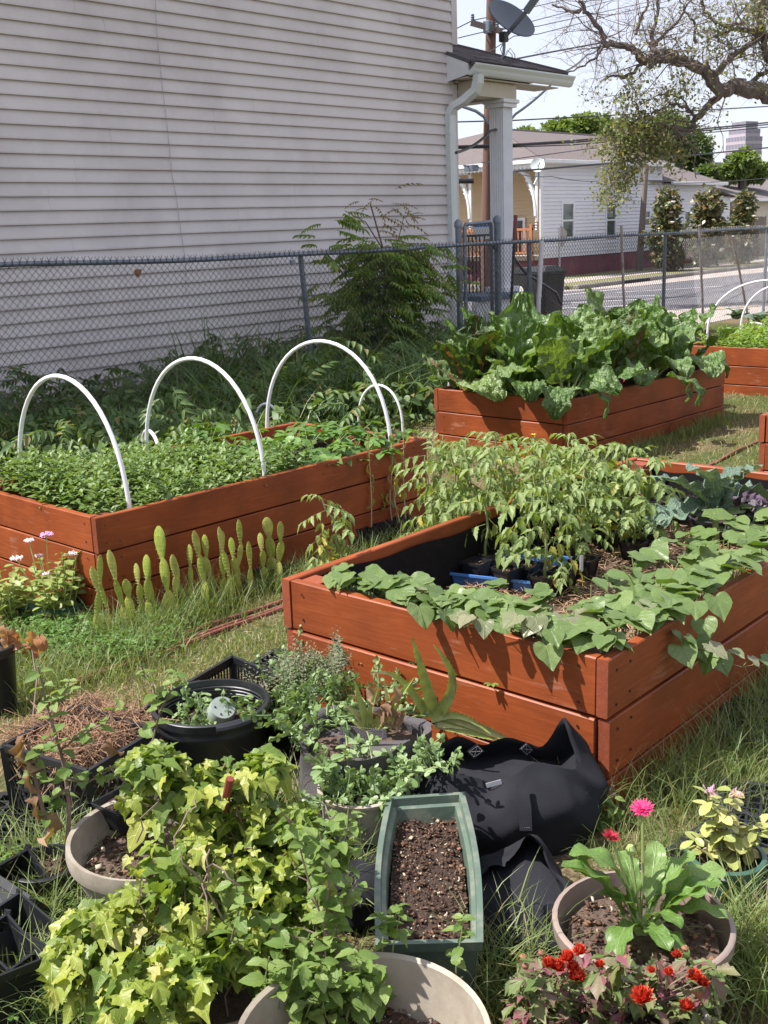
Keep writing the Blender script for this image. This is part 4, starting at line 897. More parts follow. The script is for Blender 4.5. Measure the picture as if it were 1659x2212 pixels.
for pts, r0, r1, n, L_, lf in [
    ([(1308, 94), (1290, 62), (1262, 25), (1228, 22), (1192, 10)], .075, .02, 22, 1.3, 0),
    ([(1262, 25), (1250, -5), (1235, -40)], .05, .02, 5, 1.2, 0),
    ([(1392, 134), (1356, 166), (1330, 164), (1306, 172)], .05, .02, 12, 1.2, 0),
    ([(1306, 92), (1292, 118), (1262, 140), (1225, 158), (1200, 175)], .035, .012, 16, 1.2, 0),
    ([(1414, 116), (1408, 80), (1418, 30), (1424, -30)], .07, .03, 12, 1.4, 0),
    ([(1372, 72), (1382, 40), (1398, 10), (1402, -30)], .045, .02, 10, 1.3, 0),
    ([(1412, 100), (1440, 68), (1460, 52), (1475, 30), (1500, -10)], .05, .02, 14, 1.3, 1),
    ([(1540, 170), (1572, 130), (1600, 108), (1632, 90), (1668, 70)], .09, .05, 18, 1.5, 6),
    ([(1700, 90), (1650, 78), (1610, 64), (1580, 66), (1545, 80)], .09, .03, 26, 1.5, 6),
    ([(1690, 150), (1655, 118), (1650, 80), (1640, 40), (1655, -20)], .10, .05, 26, 1.5, 6),
    ([(1600, 50), (1560, 55), (1540, 40), (1520, 20), (1510, -30)], .06, .03, 18, 1.4, 4),
    ([(1506, 90), (1500, 50), (1480, 20), (1466, -10)], .04, .015, 12, 1.2, 1),
    ([(1620, 185), (1640, 160), (1670, 150)], .07, .04, 10, 1.2, 1),
    ([(1560, 200, .5), (1525, 232, .3), (1502, 262), (1488, 282), (1455, 275)], .10, .06, 12, 1.2, 1),
    ([(1505, 258), (1480, 234), (1450, 228), (1420, 240)], .05, .02, 10, 1.2, 4),
    ([(1460, 276), (1425, 268), (1395, 276), (1368, 298), (1345, 330)], .05, .015, 10, 1.2, 6),
    ]:
    o_, r_ = limb(pts, r0, r1); dress(o_, r_, n, L_, lf)
for pts, n, L_, lf, dr in [([(1420, 240), (1395, 250), (1372, 225), (1360, 210)], 16, 1.0, 6, 0), ([(1395, 276), (1370, 290), (1335, 330), (1320, 360), (1330, 390), (1318, 405)], 34, .9, 9, .12),
                       ([(1440, 270), (1410, 290), (1385, 330), (1350, 350), (1345, 372)], 26, .95, 8, .1), ([(1405, 250), (1370, 262), (1345, 300)], 20, 1., 8, .03),
                       ([(1455, 275), (1470, 310), (1450, 350)], 8, .9, 5, .1), ([(1505, 300), (1500, 350), (1504, 385)], 3, .8, 1, .15), ([(1490, 240), (1470, 215), (1430, 205), (1400, 215)], 16, 1.1, 4, 0)]:
    o_, r_ = limb(pts, .028, .01); dress(o_, r_, n, L_, lf, 0, dr)
obj('twigs', TW, M_twig, oak, None, kind='stuff')
n = len(leafpos); scatter('foliage', [CARD, CARD2], np.array([tuple(v) for v in leafpos]), RN.uniform(0, 6.28, n), RN.normal(-.3, .6, n), RN.normal(0, 1, n), RN.uniform(.05, .11, n), M_oak, oak, 'stuff')
mb = MB(); t0 = PD(2150, 640, OD); t0.z = -.2; mb.tube([t0, t0+Vector((0,0,1.6)), PD(2080, 330, OD), PD(1960, 270, OD), PD(1760, 236, OD)], [.75, .6, .48, .36, .25], 10); mb.tube([PD(2080, 330, OD), PD(1950, 100, OD), PD(1700, 90, OD)], [.4, .25, .09], 8); mb.tube([PD(1960, 270, OD), PD(1800, 200, OD), PD(1690, 150, OD)], [.3, .2, .1], 8); obj('trunk', mb, M_bark, oak)
# ------------------------------------------------------------ leaf templates (unit length along +x)
def blade(W, shape, nl=7, nw=4, curl=.5, fold=.15, ruffle=0., rf=3., bub=0., seed=0, twist=0., pet=0., bub_f=7.):
    v = []; uv = []; x = z = 0.; th = curl*.35; cs = []
    for i in range(nl+1):
        cs.append((x, z, th)); th -= curl/nl*1.4; x += cos(th)/nl; z += sin(th)/nl
    for i in range(nl+1):
        t = i/nl; cx, cz, th = cs[i]; w = max(.004, W*shape(t))
        for j in range(nw+1):
            u = -1+2*j/nw; y = u*w; zz = fold*abs(u)*w*1.2
            if ruffle: zz += ruffle*abs(u)**1.5*sin(rf*2*pi*t+(0 if u < 0 else 1.7)+seed)*(.3+shape(t))
            if bub: zz += bub*mnoise.noise((t*bub_f+seed*3.1, u*bub_f*.45, seed))*(1.2-.5*abs(u))*(0 if (i == 0 or i == nl) else 1)
            a = twist*t; y2 = y*cos(a)-zz*sin(a); z2 = y*sin(a)+zz*cos(a)
            v.append((cx-sin(th)*z2, y2, cz+cos(th)*z2)); uv.append((.5+u*.5, t))
    f = [(i*(nw+1)+j, (i+1)*(nw+1)+j, (i+1)*(nw+1)+j+1, i*(nw+1)+j+1) for i in range(nl) for j in range(nw)]
    f = [tuple(reversed(q)) for q in f]
    return Tpl(v, f, uv)
def fan(out, rings=3, fold=.12, curl=.25, cup=0., wav=0., seed=0, bub=0.):
    """leaf from its half outline (x, y>=0), mirrored; petiole at the origin"""
    full = [p for p in out]+[(x, -y) for x, y in reversed(out[:-1])][0:len(out)-1]
    full = full[1:] if abs(full[0][0])+abs(full[0][1]) < 1e-6 else full
    if abs(full[-1][0])+abs(full[-1][1]) < 1e-6: full = full[:-1]
    n = len(full); ym = max(abs(p[1]) for p in full); v = [(0.0, 0, 0)]; uv = [(.5, 0)]
    def Z(x, y, r_, k): return fold*abs(y)-curl*max(x, 0)**2-cup*(x*x+y*y)+wav*r_*r_*sin(k*1.9+seed)+bub*mnoise.noise((x*6+seed, y*6, 0))
    for ri in range(1, rings+1):
        s = ri/rings
        for k, (x, y) in enumerate(full): v.append((x*s, y*s, Z(x*s, y*s, s, k))); uv.append((.5+y*s/(2*ym), min(1, max(0, x*s))))
    f = []
    for k in range(n-1): f.append((0, 1+(k+1), 1+k))
    for ri in range(1, rings):
        a = 1+(ri-1)*n; b = 1+ri*n
        for k in range(n-1): f.append((a+k, a+k+1, b+k+1, b+k))
    return Tpl(v, [tuple(reversed(q)) for q in f], uv)
ov = lambda t: max(0, sin(pi*t**.8))**.75 if t < 1 else 0
lance = lambda t: max(0, sin(pi*t**.7))**1.1 if t < 1 else 0
obov = lambda t: max(0, sin(pi*t**1.6))**.7 if t < 1 else 0
def Mx(pos, az, el, roll=0, s=1.): return frame(pos, az, el, roll, s)
TUBE3 = lambda pts, r: (lambda mb: (mb.tube(pts, r, 4, False), Tpl(mb.v, mb.f, [(.5, .5)]*len(mb.v)))[1])(MB())
HEART = [(0, 0), (-.09, .08), (-.17, .22), (-.15, .38), (-.02, .50), (.16, .55), (.34, .52), (.50, .43), (.66, .30), (.82, .14), (.93, .05), (1, 0)]
IVY = [(0, 0), (-.16, .12), (-.26, .28), (-.20, .42), (-.06, .38), (.03, .34), (.16, .48), (.36, .62), (.40, .44), (.44, .27), (.62, .24), (.84, .10), (1, 0)]
IVY2 = [(0, 0), (-.14, .16), (-.16, .34), (0, .40), (.14, .50), (.30, .52), (.36, .36), (.52, .28), (.78, .14), (1, 0)]
SERR = [(0, 0), (.04, .10), (.14, .22), (.20, .21), (.30, .30), (.36, .28), (.48, .32), (.54, .28), (.66, .26), (.72, .20), (.84, .14), (1, 0)]
TOML = [(0, 0), (.06, .12), (.18, .24), (.26, .18), (.38, .27), (.46, .18), (.60, .20), (.70, .12), (1, 0)]
# leaf materials
L_basil = leafmat('basil leaves', (.10,.17,.035), (.145,.225,.055), (.20,.285,.09), vein=(.17,.26,.09), tr=.28, rough=.42)
L_straw = leafmat('strawberry leaves', (.07,.15,.028), (.10,.20,.04), (.15,.27,.06), vein=(.16,.27,.08), side=9, tr=.3, bump=.6)
L_chard = leafmat('chard leaves', (.07,.135,.025), (.10,.175,.04), (.15,.22,.06), vein=(.22,.33,.10), vw=.075, side=6, tr=.28, rough=.40, bump=.8, crinkle=22, spec=.6)
L_chardr = leafmat('red veined chard leaves', (.045,.09,.022), (.07,.125,.03), (.09,.15,.04), vein=(.28,.03,.05), vw=.06, side=6, tr=.3, rough=.34, bump=.7, crinkle=28)
L_tom = leafmat('tomato leaves', (.14,.205,.055), (.19,.26,.08), (.25,.32,.11), vein=(.2,.27,.1), tr=.32, rough=.5, yellow=(.42,.36,.06), yp=.98)
L_tomy = leafmat('yellowing tomato leaves', (.20,.26,.06), (.36,.34,.07), (.48,.38,.06), vein=(.3,.33,.1), tr=.35, rough=.6, yellow=(.35,.18,.06), yp=.9)
L_swp = leafmat('sweet potato leaves', (.11,.17,.05), (.135,.20,.06), (.17,.235,.08), vein=(.14,.20,.075), vw=.03, side=4, tr=.25, rough=.38, bump=.4, tcol=(1.4,1.6,.4))
L_swpy = leafmat('young sweet potato leaves', (.17,.20,.10), (.21,.22,.12), (.24,.23,.14), vein=(.33,.36,.18), vw=.05, side=5, tr=.25, rough=.4, bump=.6)
L_kale = leafmat('blue green kale leaves', (.14,.215,.155), (.17,.25,.18), (.20,.28,.21), vein=(.34,.42,.27), vw=.06, side=6, tr=.15, rough=.5, bump=.9, crinkle=45)
L_kalep = leafmat('purple kale leaves', (.13,.07,.13), (.19,.13,.19), (.28,.25,.28), vein=(.24,.12,.22), tr=.12, rough=.5, bump=.8, crinkle=60)
L_pepper = leafmat('pepper leaves', (.12,.21,.03), (.18,.28,.05), (.24,.34,.08), tr=.35, rough=.4)
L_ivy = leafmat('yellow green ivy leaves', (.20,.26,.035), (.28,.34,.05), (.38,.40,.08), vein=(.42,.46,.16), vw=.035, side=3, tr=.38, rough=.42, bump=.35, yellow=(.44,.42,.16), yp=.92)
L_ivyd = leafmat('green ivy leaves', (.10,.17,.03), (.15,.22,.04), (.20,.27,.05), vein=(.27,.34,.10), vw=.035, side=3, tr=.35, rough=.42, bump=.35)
L_purs = leafmat('purslane leaves', (.16,.25,.085), (.20,.29,.11), (.25,.34,.15), tr=.2, rough=.38, vein=(.2,.29,.13))
L_mint = leafmat('serrated weed leaves', (.12,.20,.04), (.17,.26,.06), (.23,.31,.09), vein=(.27,.35,.14), side=8, tr=.35, rough=.5, bump=.6)
L_gerb = leafmat('gerbera leaves', (.10,.19,.035), (.14,.24,.055), (.20,.30,.09), vein=(.26,.36,.14), vw=.06, side=5, tr=.3, rough=.42, bump=.4)
L_jade = leafmat('pale succulent leaves', (.27,.31,.09), (.36,.38,.12), (.46,.43,.16), tr=.2, rough=.35)
L_aloe = leafmat('aloe leaves', (.34,.40,.09), (.42,.46,.14), (.50,.48,.22), tr=.25, rough=.35, bump=.3)
L_sedum = leafmat('sedum leaves', (.20,.27,.06), (.26,.33,.09), (.32,.36,.13), tr=.25, rough=.4)
L_weed = leafmat('fence weeds', (.07,.125,.04), (.10,.165,.05), (.145,.215,.07), tr=.3, rough=.5, yellow=(.19,.17,.06), yp=.93)
L_toh = leafmat('feathery tree leaves', (.11,.20,.04), (.16,.26,.05), (.27,.35,.07), vein=(.14,.2,.06), tr=.35, rough=.45, yellow=(.28,.29,.07), yp=.86)
L_tohtip = leafmat('bronze young leaves', (.21,.16,.08), (.27,.24,.10), (.22,.13,.09), tr=.35, rough=.5)
L_grass = leafmat('lawn grass', (.14,.17,.05), (.20,.235,.075), (.28,.28,.13), tr=.3, rough=.55, yellow=(.42,.34,.20), yp=.62, bump=0)
L_grasstall = leafmat('tall grass', (.13,.185,.055), (.18,.24,.075), (.25,.29,.11), tr=.3, rough=.5, yellow=(.30,.25,.13), yp=.9, bump=0)
L_clover = leafmat('clover leaves', (.075,.17,.03), (.10,.21,.04), (.15,.26,.06), tr=.3, rough=.5)
L_mum = leafmat('chrysanthemum leaves', (.09,.14,.035), (.17,.19,.07), (.16,.08,.075), tr=.2, rough=.5, yellow=(.20,.07,.08), yp=.82)
L_dead = leafmat('dead leaves', (.30,.20,.12), (.22,.12,.07), (.40,.28,.18), tr=.2, rough=.8)
L_cact = leafmat('cactus pads', (.27,.34,.05), (.36,.41,.07), (.44,.45,.11), tr=.08, rough=.5, bump=.2)
M_stem = mat('green stems', (.20,.26,.08), .5, (.27,.30,.12), ns=20)
M_stemr = mat('red chard stems', (.33,.05,.07), .45, (.22,.03,.05), ns=9)
M_stemg = mat('pale green chard stems', (.30,.40,.12), .4, (.38,.45,.2), ns=9)
M_twigw = mat('dry twig', (.24,.175,.13), .85, (.15,.10,.075), ns=20)
M_vine = mat('vine stems', (.22,.15,.08), .7, (.15,.14,.06), ns=14)
M_soil = mat('potting soil', (.028,.016,.011), .95, (.06,.034,.022), ns=55, bump=1., bs=120)
M_soild = mat('grey brown soil', (.13,.085,.06), .95, (.07,.045,.032), ns=50, bump=1., bs=110)
M_chip = leafmat('bark chips', (.05,.024,.015), (.10,.05,.03), (.20,.11,.065), tr=0, rough=.9, bump=0, yellow=(.45,.38,.28), yp=.93)
M_straw = leafmat('straw mulch', (.34,.21,.12), (.44,.30,.18), (.28,.15,.08), tr=.1, rough=.8, bump=0)
M_liner = mat('black landscape cloth', (.009,.008,.009), .85, (.014,.012,.013), spec=.15, ns=30, bump=.3, bs=200)
M_terra = mat('mauve brown plastic', (.27,.20,.17), .5, (.22,.16,.135), ns=5, bump=.08, bs=30, dirt=(.24,.19,.165), dirt_s=7, dirt_p=(.46,.62))
M_creamp = mat('cream weathered planter', (.37,.325,.26), .6, (.30,.26,.205), ns=3.5, bump=.25, bs=18, dirt=(.22,.17,.12), dirt_s=6, dirt_p=(.44,.66))
M_greenp = mat('green plastic planter', (.085,.125,.095), .42, (.10,.14,.11), ns=6, bump=.08, bs=80, dirt=(.20,.21,.16), dirt_s=11, dirt_p=(.48,.68))
M_greend = mat('dark green plastic pot', (.04,.095,.07), .35, (.05,.11,.08), ns=5, dirt=(.12,.14,.11), dirt_s=7, dirt_p=(.56,.72))
M_teal = mat('teal grey pot', (.16,.24,.24), .45, (.13,.2,.2), ns=5)
M_bluetray = mat('blue plastic tray', (.07,.19,.50), .35, (.08,.21,.52), ns=4, dirt=(.2,.3,.45), dirt_s=12, dirt_p=(.6,.75))
M_felt = mat('black felt fabric', (.017,.017,.021), .95, (.024,.024,.029), ns=14, bump=.18, bs=420, spec=.15, dirt=(.06,.055,.055), dirt_s=22, dirt_p=(.66,.8))
M_feltg = mat('faded grey felt fabric', (.085,.075,.08), .95, (.11,.10,.10), ns=9, bump=.5, bs=220, spec=.2, dirt=(.15,.13,.12), dirt_s=9, dirt_p=(.6,.8))
M_burlap = mat('burlap', (.40,.32,.23), .95, (.30,.23,.16), ns=60, bump=.8, bs=300)
M_tag = mat('white tag', (.75,.75,.75), .5)

# ------------------------------------------------------------ raised beds
BT = .038; BH_ = .184; GAP = .008
def board(par, a, b, zb, name='board', th=BT, h=BH_, sag=0.):
    a = Vector(a); b = Vector(b); L_ = (b-a).length; d = (b-a).normalized(); n = 8; c = .004; v = []; f = []
    ring = [(-th/2+c, 0), (th/2-c, 0), (th/2, c), (th/2, h-c), (th/2-c, h), (-th/2+c, h), (-th/2, h-c), (-th/2, c)]
    ph = U(0, 6)
    for i in range(n+1):
        t = i/n; w = .0022*sin(t*5+ph)
        for (y, z) in ring: v.append((-L_/2+L_*t, y+w, z+U(-.0012, .0012)*(z > c)))
    m = len(ring)
    for i in range(n):
        for k in range(m): f.append((i*m+k, i*m+(k+1) % m, (i+1)*m+(k+1) % m, (i+1)*m+k))
    f = [tuple(reversed(q)) for q in f]
    f += [tuple(range(m)), tuple(n*m+k for k in range(m-1, -1, -1))]
    me = bpy.data.meshes.new(name); me.from_pydata(v, [], f); me.materials.append(M_wood); me.materials.append(M_woodtop)
    for p in me.polygons:
        if p.normal.z > .6 or abs(p.normal.x) > .9: p.material_index = 1
    ang = atan2(d.y, d.x); Mm = Matrix.Translation((a+b)/2+Vector((0, 0, zb)))@Matrix.Rotation(ang+U(-.0015, .0015), 4, 'Z')@Matrix.Rotation(U(-.012, .012), 4, 'X')
    return inst(name, me, Mm, par)
def bed(label, c, L_, W, ang, zt, tiers=3):
    c = Vector((c[0], c[1], 0)); d = Vector((cos(ang), sin(ang), 0)); e = Vector((-sin(ang), cos(ang), 0))
    T = thing('raised_bed', label, 'raised bed', (c.x, c.y, 0), 'red brown wooden raised beds'); sc = MB()
    for k in range(tiers):
        zb = zt-BH_-(BH_+GAP)*k; o = [0, -.006, .004][k % 3]; o2 = U(-.004, .004)
        h = BT/2
        for s_ in (0, 1):
            y = h if s_ == 0 else W-h
            board(T, c+d*(-o)+e*(y+o2), c+d*(L_+o)+e*(y+o2), zb)
            x = h if s_ == 0 else L_-h
            board(T, c+d*(x+o2)+e*(BT+.007), c+d*(x+o2)+e*(W-BT-.006), zb-.001)
            for q in (.05, .13, L_-.05, L_-.13):
                for zz in (.04, .145):
                    p = c+d*q+e*((-.0035 if s_ == 0 else W+.0035)+o2)+Vector((0, 0, zb+zz+U(-.01, .01))); n0 = len(sc.v)
                    sc.tube([p, p+e*.002], .0045, 6)
            for q in (.10, W-.10):
                for zz in (.04, .145):
                    p = c+e*q+d*((-.0035 if s_ == 0 else L_+.0035)+o2)+Vector((0, 0, zb+zz+U(-.01, .01))); sc.tube([p, p+d*.002], .0045, 6)
    obj('screws', sc, M_nail, T, 60, kind='stuff')
    for (q, r_) in ((BT+.005, BT+.005), (L_-BT-.094, BT+.005), (BT+.005, W-BT-.094), (L_-BT-.094, W-BT-.094)):
        p = c+d*q+e*r_; mb = MB(); t = .089; zz = zt-.012
        vs = [p+Vector((0,0,0)), p+d*t, p+d*t+e*t, p+e*t]; mb.add([v+Vector((0,0,zt-.57)) for v in vs]+[v+Vector((0,0,zz)) for v in vs], [(3,2,1,0),(4,5,6,7),(0,1,5,4),(1,2,6,5),(2,3,7,6),(3,0,4,7)]); o = obj('corner_post', mb, M_woodtop, T, None)
    return T, c, d, e
bedA = bed('long red brown bed full of basil with three tall white hoops', (3.02, 4.60), 2.50, 1.24, -.03, .60)
bedB = bed('nearest red brown bed holding tomato pots and trailing sweet potato', (2.655, 1.52), 2.60, 1.36, 0., .70)
bedC = bed('red brown bed overflowing with big crinkled chard', (7.17, 4.49), 2.50, 1.34, -.045, .62)
bedD = bed('farthest red brown bed with low bright green seedlings and hoops', (10.98, 3.9), 2.5, 1.55, -.0, .62)
bedE = bed('red brown bed cut by the right edge beside the lawn', (7.25, 1.66), 2.5, 1.36, 0., .62)
def fill(B, L_, W, z, m, name, amp=.02, hole=None):
    T, c, d, e = B; mb = MB()
    mb.grid(lambda u, v: c+d*(BT+.002+(L_-2*BT-.004)*u)+e*(BT+.002+(W-2*BT-.004)*v)+Vector((0, 0, z+amp*mnoise.noise((u*9, v*6, z*7)))), 30, 18)
    o = obj(name, mb, m, None, 60); o['kind'] = 'structure'; return o
fill(bedA, 2.5, 1.24, .50, M_soil, 'bed_soil'); fill(bedB, 2.6, 1.36, .43, M_soild, 'bed_soil'); fill(bedC, 2.5, 1.34, .52, M_soil, 'bed_soil'); fill(bedD, 2.5, 1.55, .5, M_soil, 'bed_soil'); fill(bedE, 2.5, 1.36, .5, M_soil, 'bed_soil')
# black cloth lining of the near bed
lm = MB(); T, c, d, e = bedB
def lin_(p, q, nrm):
    lm.grid(lambda u, v: p.lerp(q, u)+nrm*(.004+.022*v*v+.006*sin(u*23)*v)+Vector((0, 0, .665+.014*sin(u*7+p.x*3)+.006*sin(u*31)-.29*v)), 40, 5)
i0, i1, j0, j1 = BT, 2.6-BT, BT, 1.36-BT
lin_(c+d*(i0+.1)+e*j1, c+d*i1+e*j1, -e); lin_(c+d*i1+e*j1, c+d*i1+e*j0, -d); lin_(c+d*i0+e*j0, c+d*i0+e*j1, d); lin_(c+d*i0+e*j0, c+d*i1+e*j0, e)
o = obj('bed_liner', lm, M_liner, None, 60, base=c); tag(o, 'black cloth lining pinned inside the nearest bed', 'bed liner')

# hoops
def hoop(label, p0, p1, top, r=.0125, n=26, grp='white plastic hoops over the beds', pw=2.3):
    """p0, p1 feet; top = crown height above the feet"""
    p0 = Vector(p0); p1 = Vector(p1); pts = []
    for k in range(n+1):
        a = pi*k/n; t = .5-.5*cos(a); hgt = max(0., sin(a))**.86
        pts.append(p0.lerp(p1, t)+Vector((0, 0, top*hgt)))
    pts = [p0-Vector((0,0,.1))]+pts+[p1-Vector((0,0,.1))]
    mb = MB(); mb.tube(pts, r, 10); o = obj('hoop', mb, M_pvc, None, base=(p0+p1)/2); return tag(o, label, 'hoop', grp)
def hpz(px, py, y): return PY(px, py, y).z
yf, yb = 4.60+.05, 4.60+1.19
def hoopA(label, pf, pb, ptop):
    f = PY(*pf, yf); b = PY(*pb, yb); f.z = .5; b.z = .5; m_ = (f+b)/2; zt_ = PD(ptop[0], ptop[1], m_.x*sa_+m_.y*ca_).z; return hoop(label, f, b, zt_-.5)
hoopA('leftmost white hoop rising from the basil bed', (280, 1092), (38, 975), (142, 812))
hoopA('middle white hoop rising from the basil bed', (572, 1022), (314, 946), (402, 775))
hoopA('right hand white hoop over the strawberry end of the bed', (845, 962), (577, 935), (690, 737))
def hoopP(label, f, b, t, r=.011):
    f = P(*f); b = P(*b); m_ = (f+b)/2; zt_ = PD(t[0], t[1], m_.x*sa_+m_.y*ca_).z; return hoop(label, f, b, zt_-f.z, r)
hoopP('small low white hoop behind the basil bed beside the fence post', (604, 925, .3), (551, 925, .3), (576, 872))
hoopP('small white hoop half hidden behind the strawberry end hoop', (870, 925, .3), (775, 915, .3), (818, 832))
hoopP('tiny white hoop end poking out above the basil', (343, 975, .55), (310, 955, .55), (328, 931), .012)
hoopP('thin white hoop between weeds and the chard bed', (1003, 890, .3), (966, 900, .2), (985, 792), .012)
hoopP('tall white hoop standing over the seedling bed', (1528, 722, .5), (1790, 722, .5), (1648, 606), .014)
hoopP('second tall hoop behind leaning over the seedling bed', (1600, 712, .5), (1775, 712, .5), (1680, 615), .014)
hoopP('small curved white hoop low in the seedling bed', (1596, 722, .5), (1660, 722, .5), (1625, 698), .012)

# ------------------------------------------------------------ bed A: basil and strawberries
def sprig(seed, nl=5, L0=.054, lf=None, stem=.16, ml=L_basil):
    r_ = random.Random(seed); ts = []; a = r_.uniform(0, 3)
    base = lf or Tpl([(0,0,0), (.35,-.24,.05), (.4,0,-.01), (.35,.24,.05), (.75,-.17,0), (.75,.17,0), (1,0,-.1)], [(0,2,1), (0,3,2), (1,2,4), (2,6,4), (2,5,6), (2,3,5)], [(.5,0),(0,.35),(.5,.4),(1,.35),(0,.75),(1,.75),(.5,1)])
    for k in range(nl):
        h = stem*(k+1)/nl; s = L0*(1.1-.6*k/nl)*r_.uniform(.85, 1.15); a += pi/2+r_.uniform(-.3, .3)
        for q in (0, pi): ts.append(base.moved(frame((.004*cos(a+q), .004*sin(a+q), h), a+q, .15+.9*(k/nl)**2+r_.uniform(-.2, .2), r_.uniform(-.3, .3), s)))
    t = join(ts); M_ = Matrix.Rotation(pi/2, 4, 'Y')   # grows along +x so that el = pi/2 stands it up
    t.v = t.v[:, [2, 1, 0]]*np.array([1, -1, 1]); return t
SPR = [sprig(i) for i in range(6)]
T, c, d, e = bedA
pos = []
for k in range(1300):
    u = U(.06, 2.44); v = U(.06, 1.18)
    if u > 1.42+.35*mnoise.noise((v*3, 0, 0)): continue
    z = .455+.075*mnoise.noise((u*2.6, v*2.6, 1))+.10*sst(1.0, 0, hypot(u-.1, v-.9))+U(-.02, .035)+.035
    z -= .05*(sst(.12, 0, v)+sst(.12, 0, u)); p = c+d*u+e*v; pos.append((p.x, p.y, z))
n = len(pos); o = scatter('basil_plants', SPR, pos, RN.uniform(0, 6.3, n), pi/2+RN.normal(0, .22, n), RN.uniform(-pi, pi, n), RN.uniform(.85, 1.3, n), L_basil, None, 'stuff'); o['label'] = 'dense bright green basil filling the long bed'; o['category'] = 'basil'
def compound(leaf, n, rach, spread=.9, s0=1., dr=.0, term=True, st=.03):
    """leaflets in pairs along a stalk"""
    ts = [TUBE3([(0,0,0), (rach*.5,0,-dr*.25*rach), (rach,0,-dr*rach)], [.009, .007, .004])]
    for k in range(n):
        t = (k+1)/(n+.4); z = -dr*t*t*rach
        for s_ in (-1, 1): ts.append(leaf.moved(frame((rach*t, 0, z), s_*(1.25-.35*t), -.25-.5*dr+.15*sin(k*3+s_), s_*.2, s0*(1-.35*abs(t-.55)))))
    if term: ts.append(leaf.moved(frame((rach, 0, -dr*rach), 0, -.3-dr*.6, 0, s0*1.1)))
    return join(ts)
tri = fan(SERR, 2, .25, .25)
def trifol(seed):
    r_ = random.Random(seed); ts = [tri.moved(frame((0,0,0), a+r_.uniform(-.15,.15), .1+r_.uniform(-.2,.15), r_.uniform(-.2,.2), 1)) for a in (-1.15, 0, 1.15)]
    return join(ts)
ME_straw = [trifol(i).mesh('strawberry_leaf', L_straw) for i in range(4)]
for k in range(13):
    u = 1.55+.28*(k % 4)+U(-.06, .06); v = .16+.30*(k//4)+U(-.05, .05)
    if u > 2.38: u = 2.35
    p = c+d*u+e*v; p.z = .5; Tt = thing('strawberry_plant', 'strawberry plant with toothed leaves in threes '+['nearest the front board between basil and hoop', 'close to the front board', 'by the front board under the right hoop', 'at the front right corner of the bed', 'second row touching the basil', 'second row in the middle of the strawberry patch', 'second row towards the right end board', 'second row at the right end board', 'third row beside the basil', 'third row in the middle of the patch', 'third row towards the right end', 'third row at the right end board', 'back row by the left corner post'][k], 'strawberry plant', p, 'strawberry plants in the basil bed')
    st = MB()
    for q in range(15):
        a = U(0, 6.28); r_ = U(.03, .17); h = U(.06, .18)+.06*(v > .8); tp = p+Vector((r_*cos(a), r_*sin(a), h)); st.tube([p, p+Vector((r_*.4*cos(a), r_*.4*sin(a), h*.7)), tp], .0025, 4, False)
        inst('leaf', ME_straw[q % 4], frame(tp, a+U(-.5, .5), U(-.5, .1), U(-.4, .4), U(.065, .10)), Tt)
    obj('stem', st, M_stem, Tt)
# creeping squash leaves at the right end corner
# ------------------------------------------------------------ bed C: chard
def chardmesh(seed, m):
    r_ = random.Random(seed)
    shp = lambda t: max(0., sin(pi*min(1, t*.96+.04)**.85))**.5*(.86+.14*sin(t*17+seed)) if t < 1 else 0
    return blade(r_.uniform(.33, .42), shp, 26, 16, curl=r_.uniform(.05, .55), fold=.12, ruffle=.05, rf=2.6+r_.random(), bub=.085, seed=seed, twist=r_.uniform(-.4, .4), bub_f=9.5).mesh('chard_leaf', m)
ME_ch = [chardmesh(i, L_chard) for i in range(7)]; ME_chr = [chardmesh(20+i, L_chardr) for i in range(3)]
ME_chd = [ (lambda s: blade(.36, lambda t: max(0., sin(pi*min(1, t*.96+.04)**.85))**.5*(.86+.14*sin(t*17+s)) if t < 1 else 0, 26, 16, curl=1.7, fold=.1, ruffle=.05, rf=2.7, bub=.08, seed=s, bub_f=9.5).mesh('chard_leaf', L_chard))(40+i) for i in range(4)]
T, c, d, e = bedC
labs = ['red stemmed chard plant at the left end of the bed', 'chard plant with a huge upright leaf near the bed front', 'chard plant hanging over the near corner of the bed', 'chard plant with lime stalks in the middle of the front row', 'chard with red stalks drooping over the long side', 'chard with low drooping leaves past the middle', 'chard plant at the far right corner spilling out', 'small chard at the back left of the bed', 'tall chard in the back row behind the big leaf', 'chard in the back row left of the tallest pair', 'tallest chard pair standing against the road view', 'chard at the far back end of the bed']
spots = [(.15, 1.05), (.22, .62), (.30, .22), (.72, .30), (1.15, .28), (1.62, .26), (2.15, .25), (.45, 1.12), (.85, .85), (1.3, .85), (1.8, .75), (2.25, .8)]
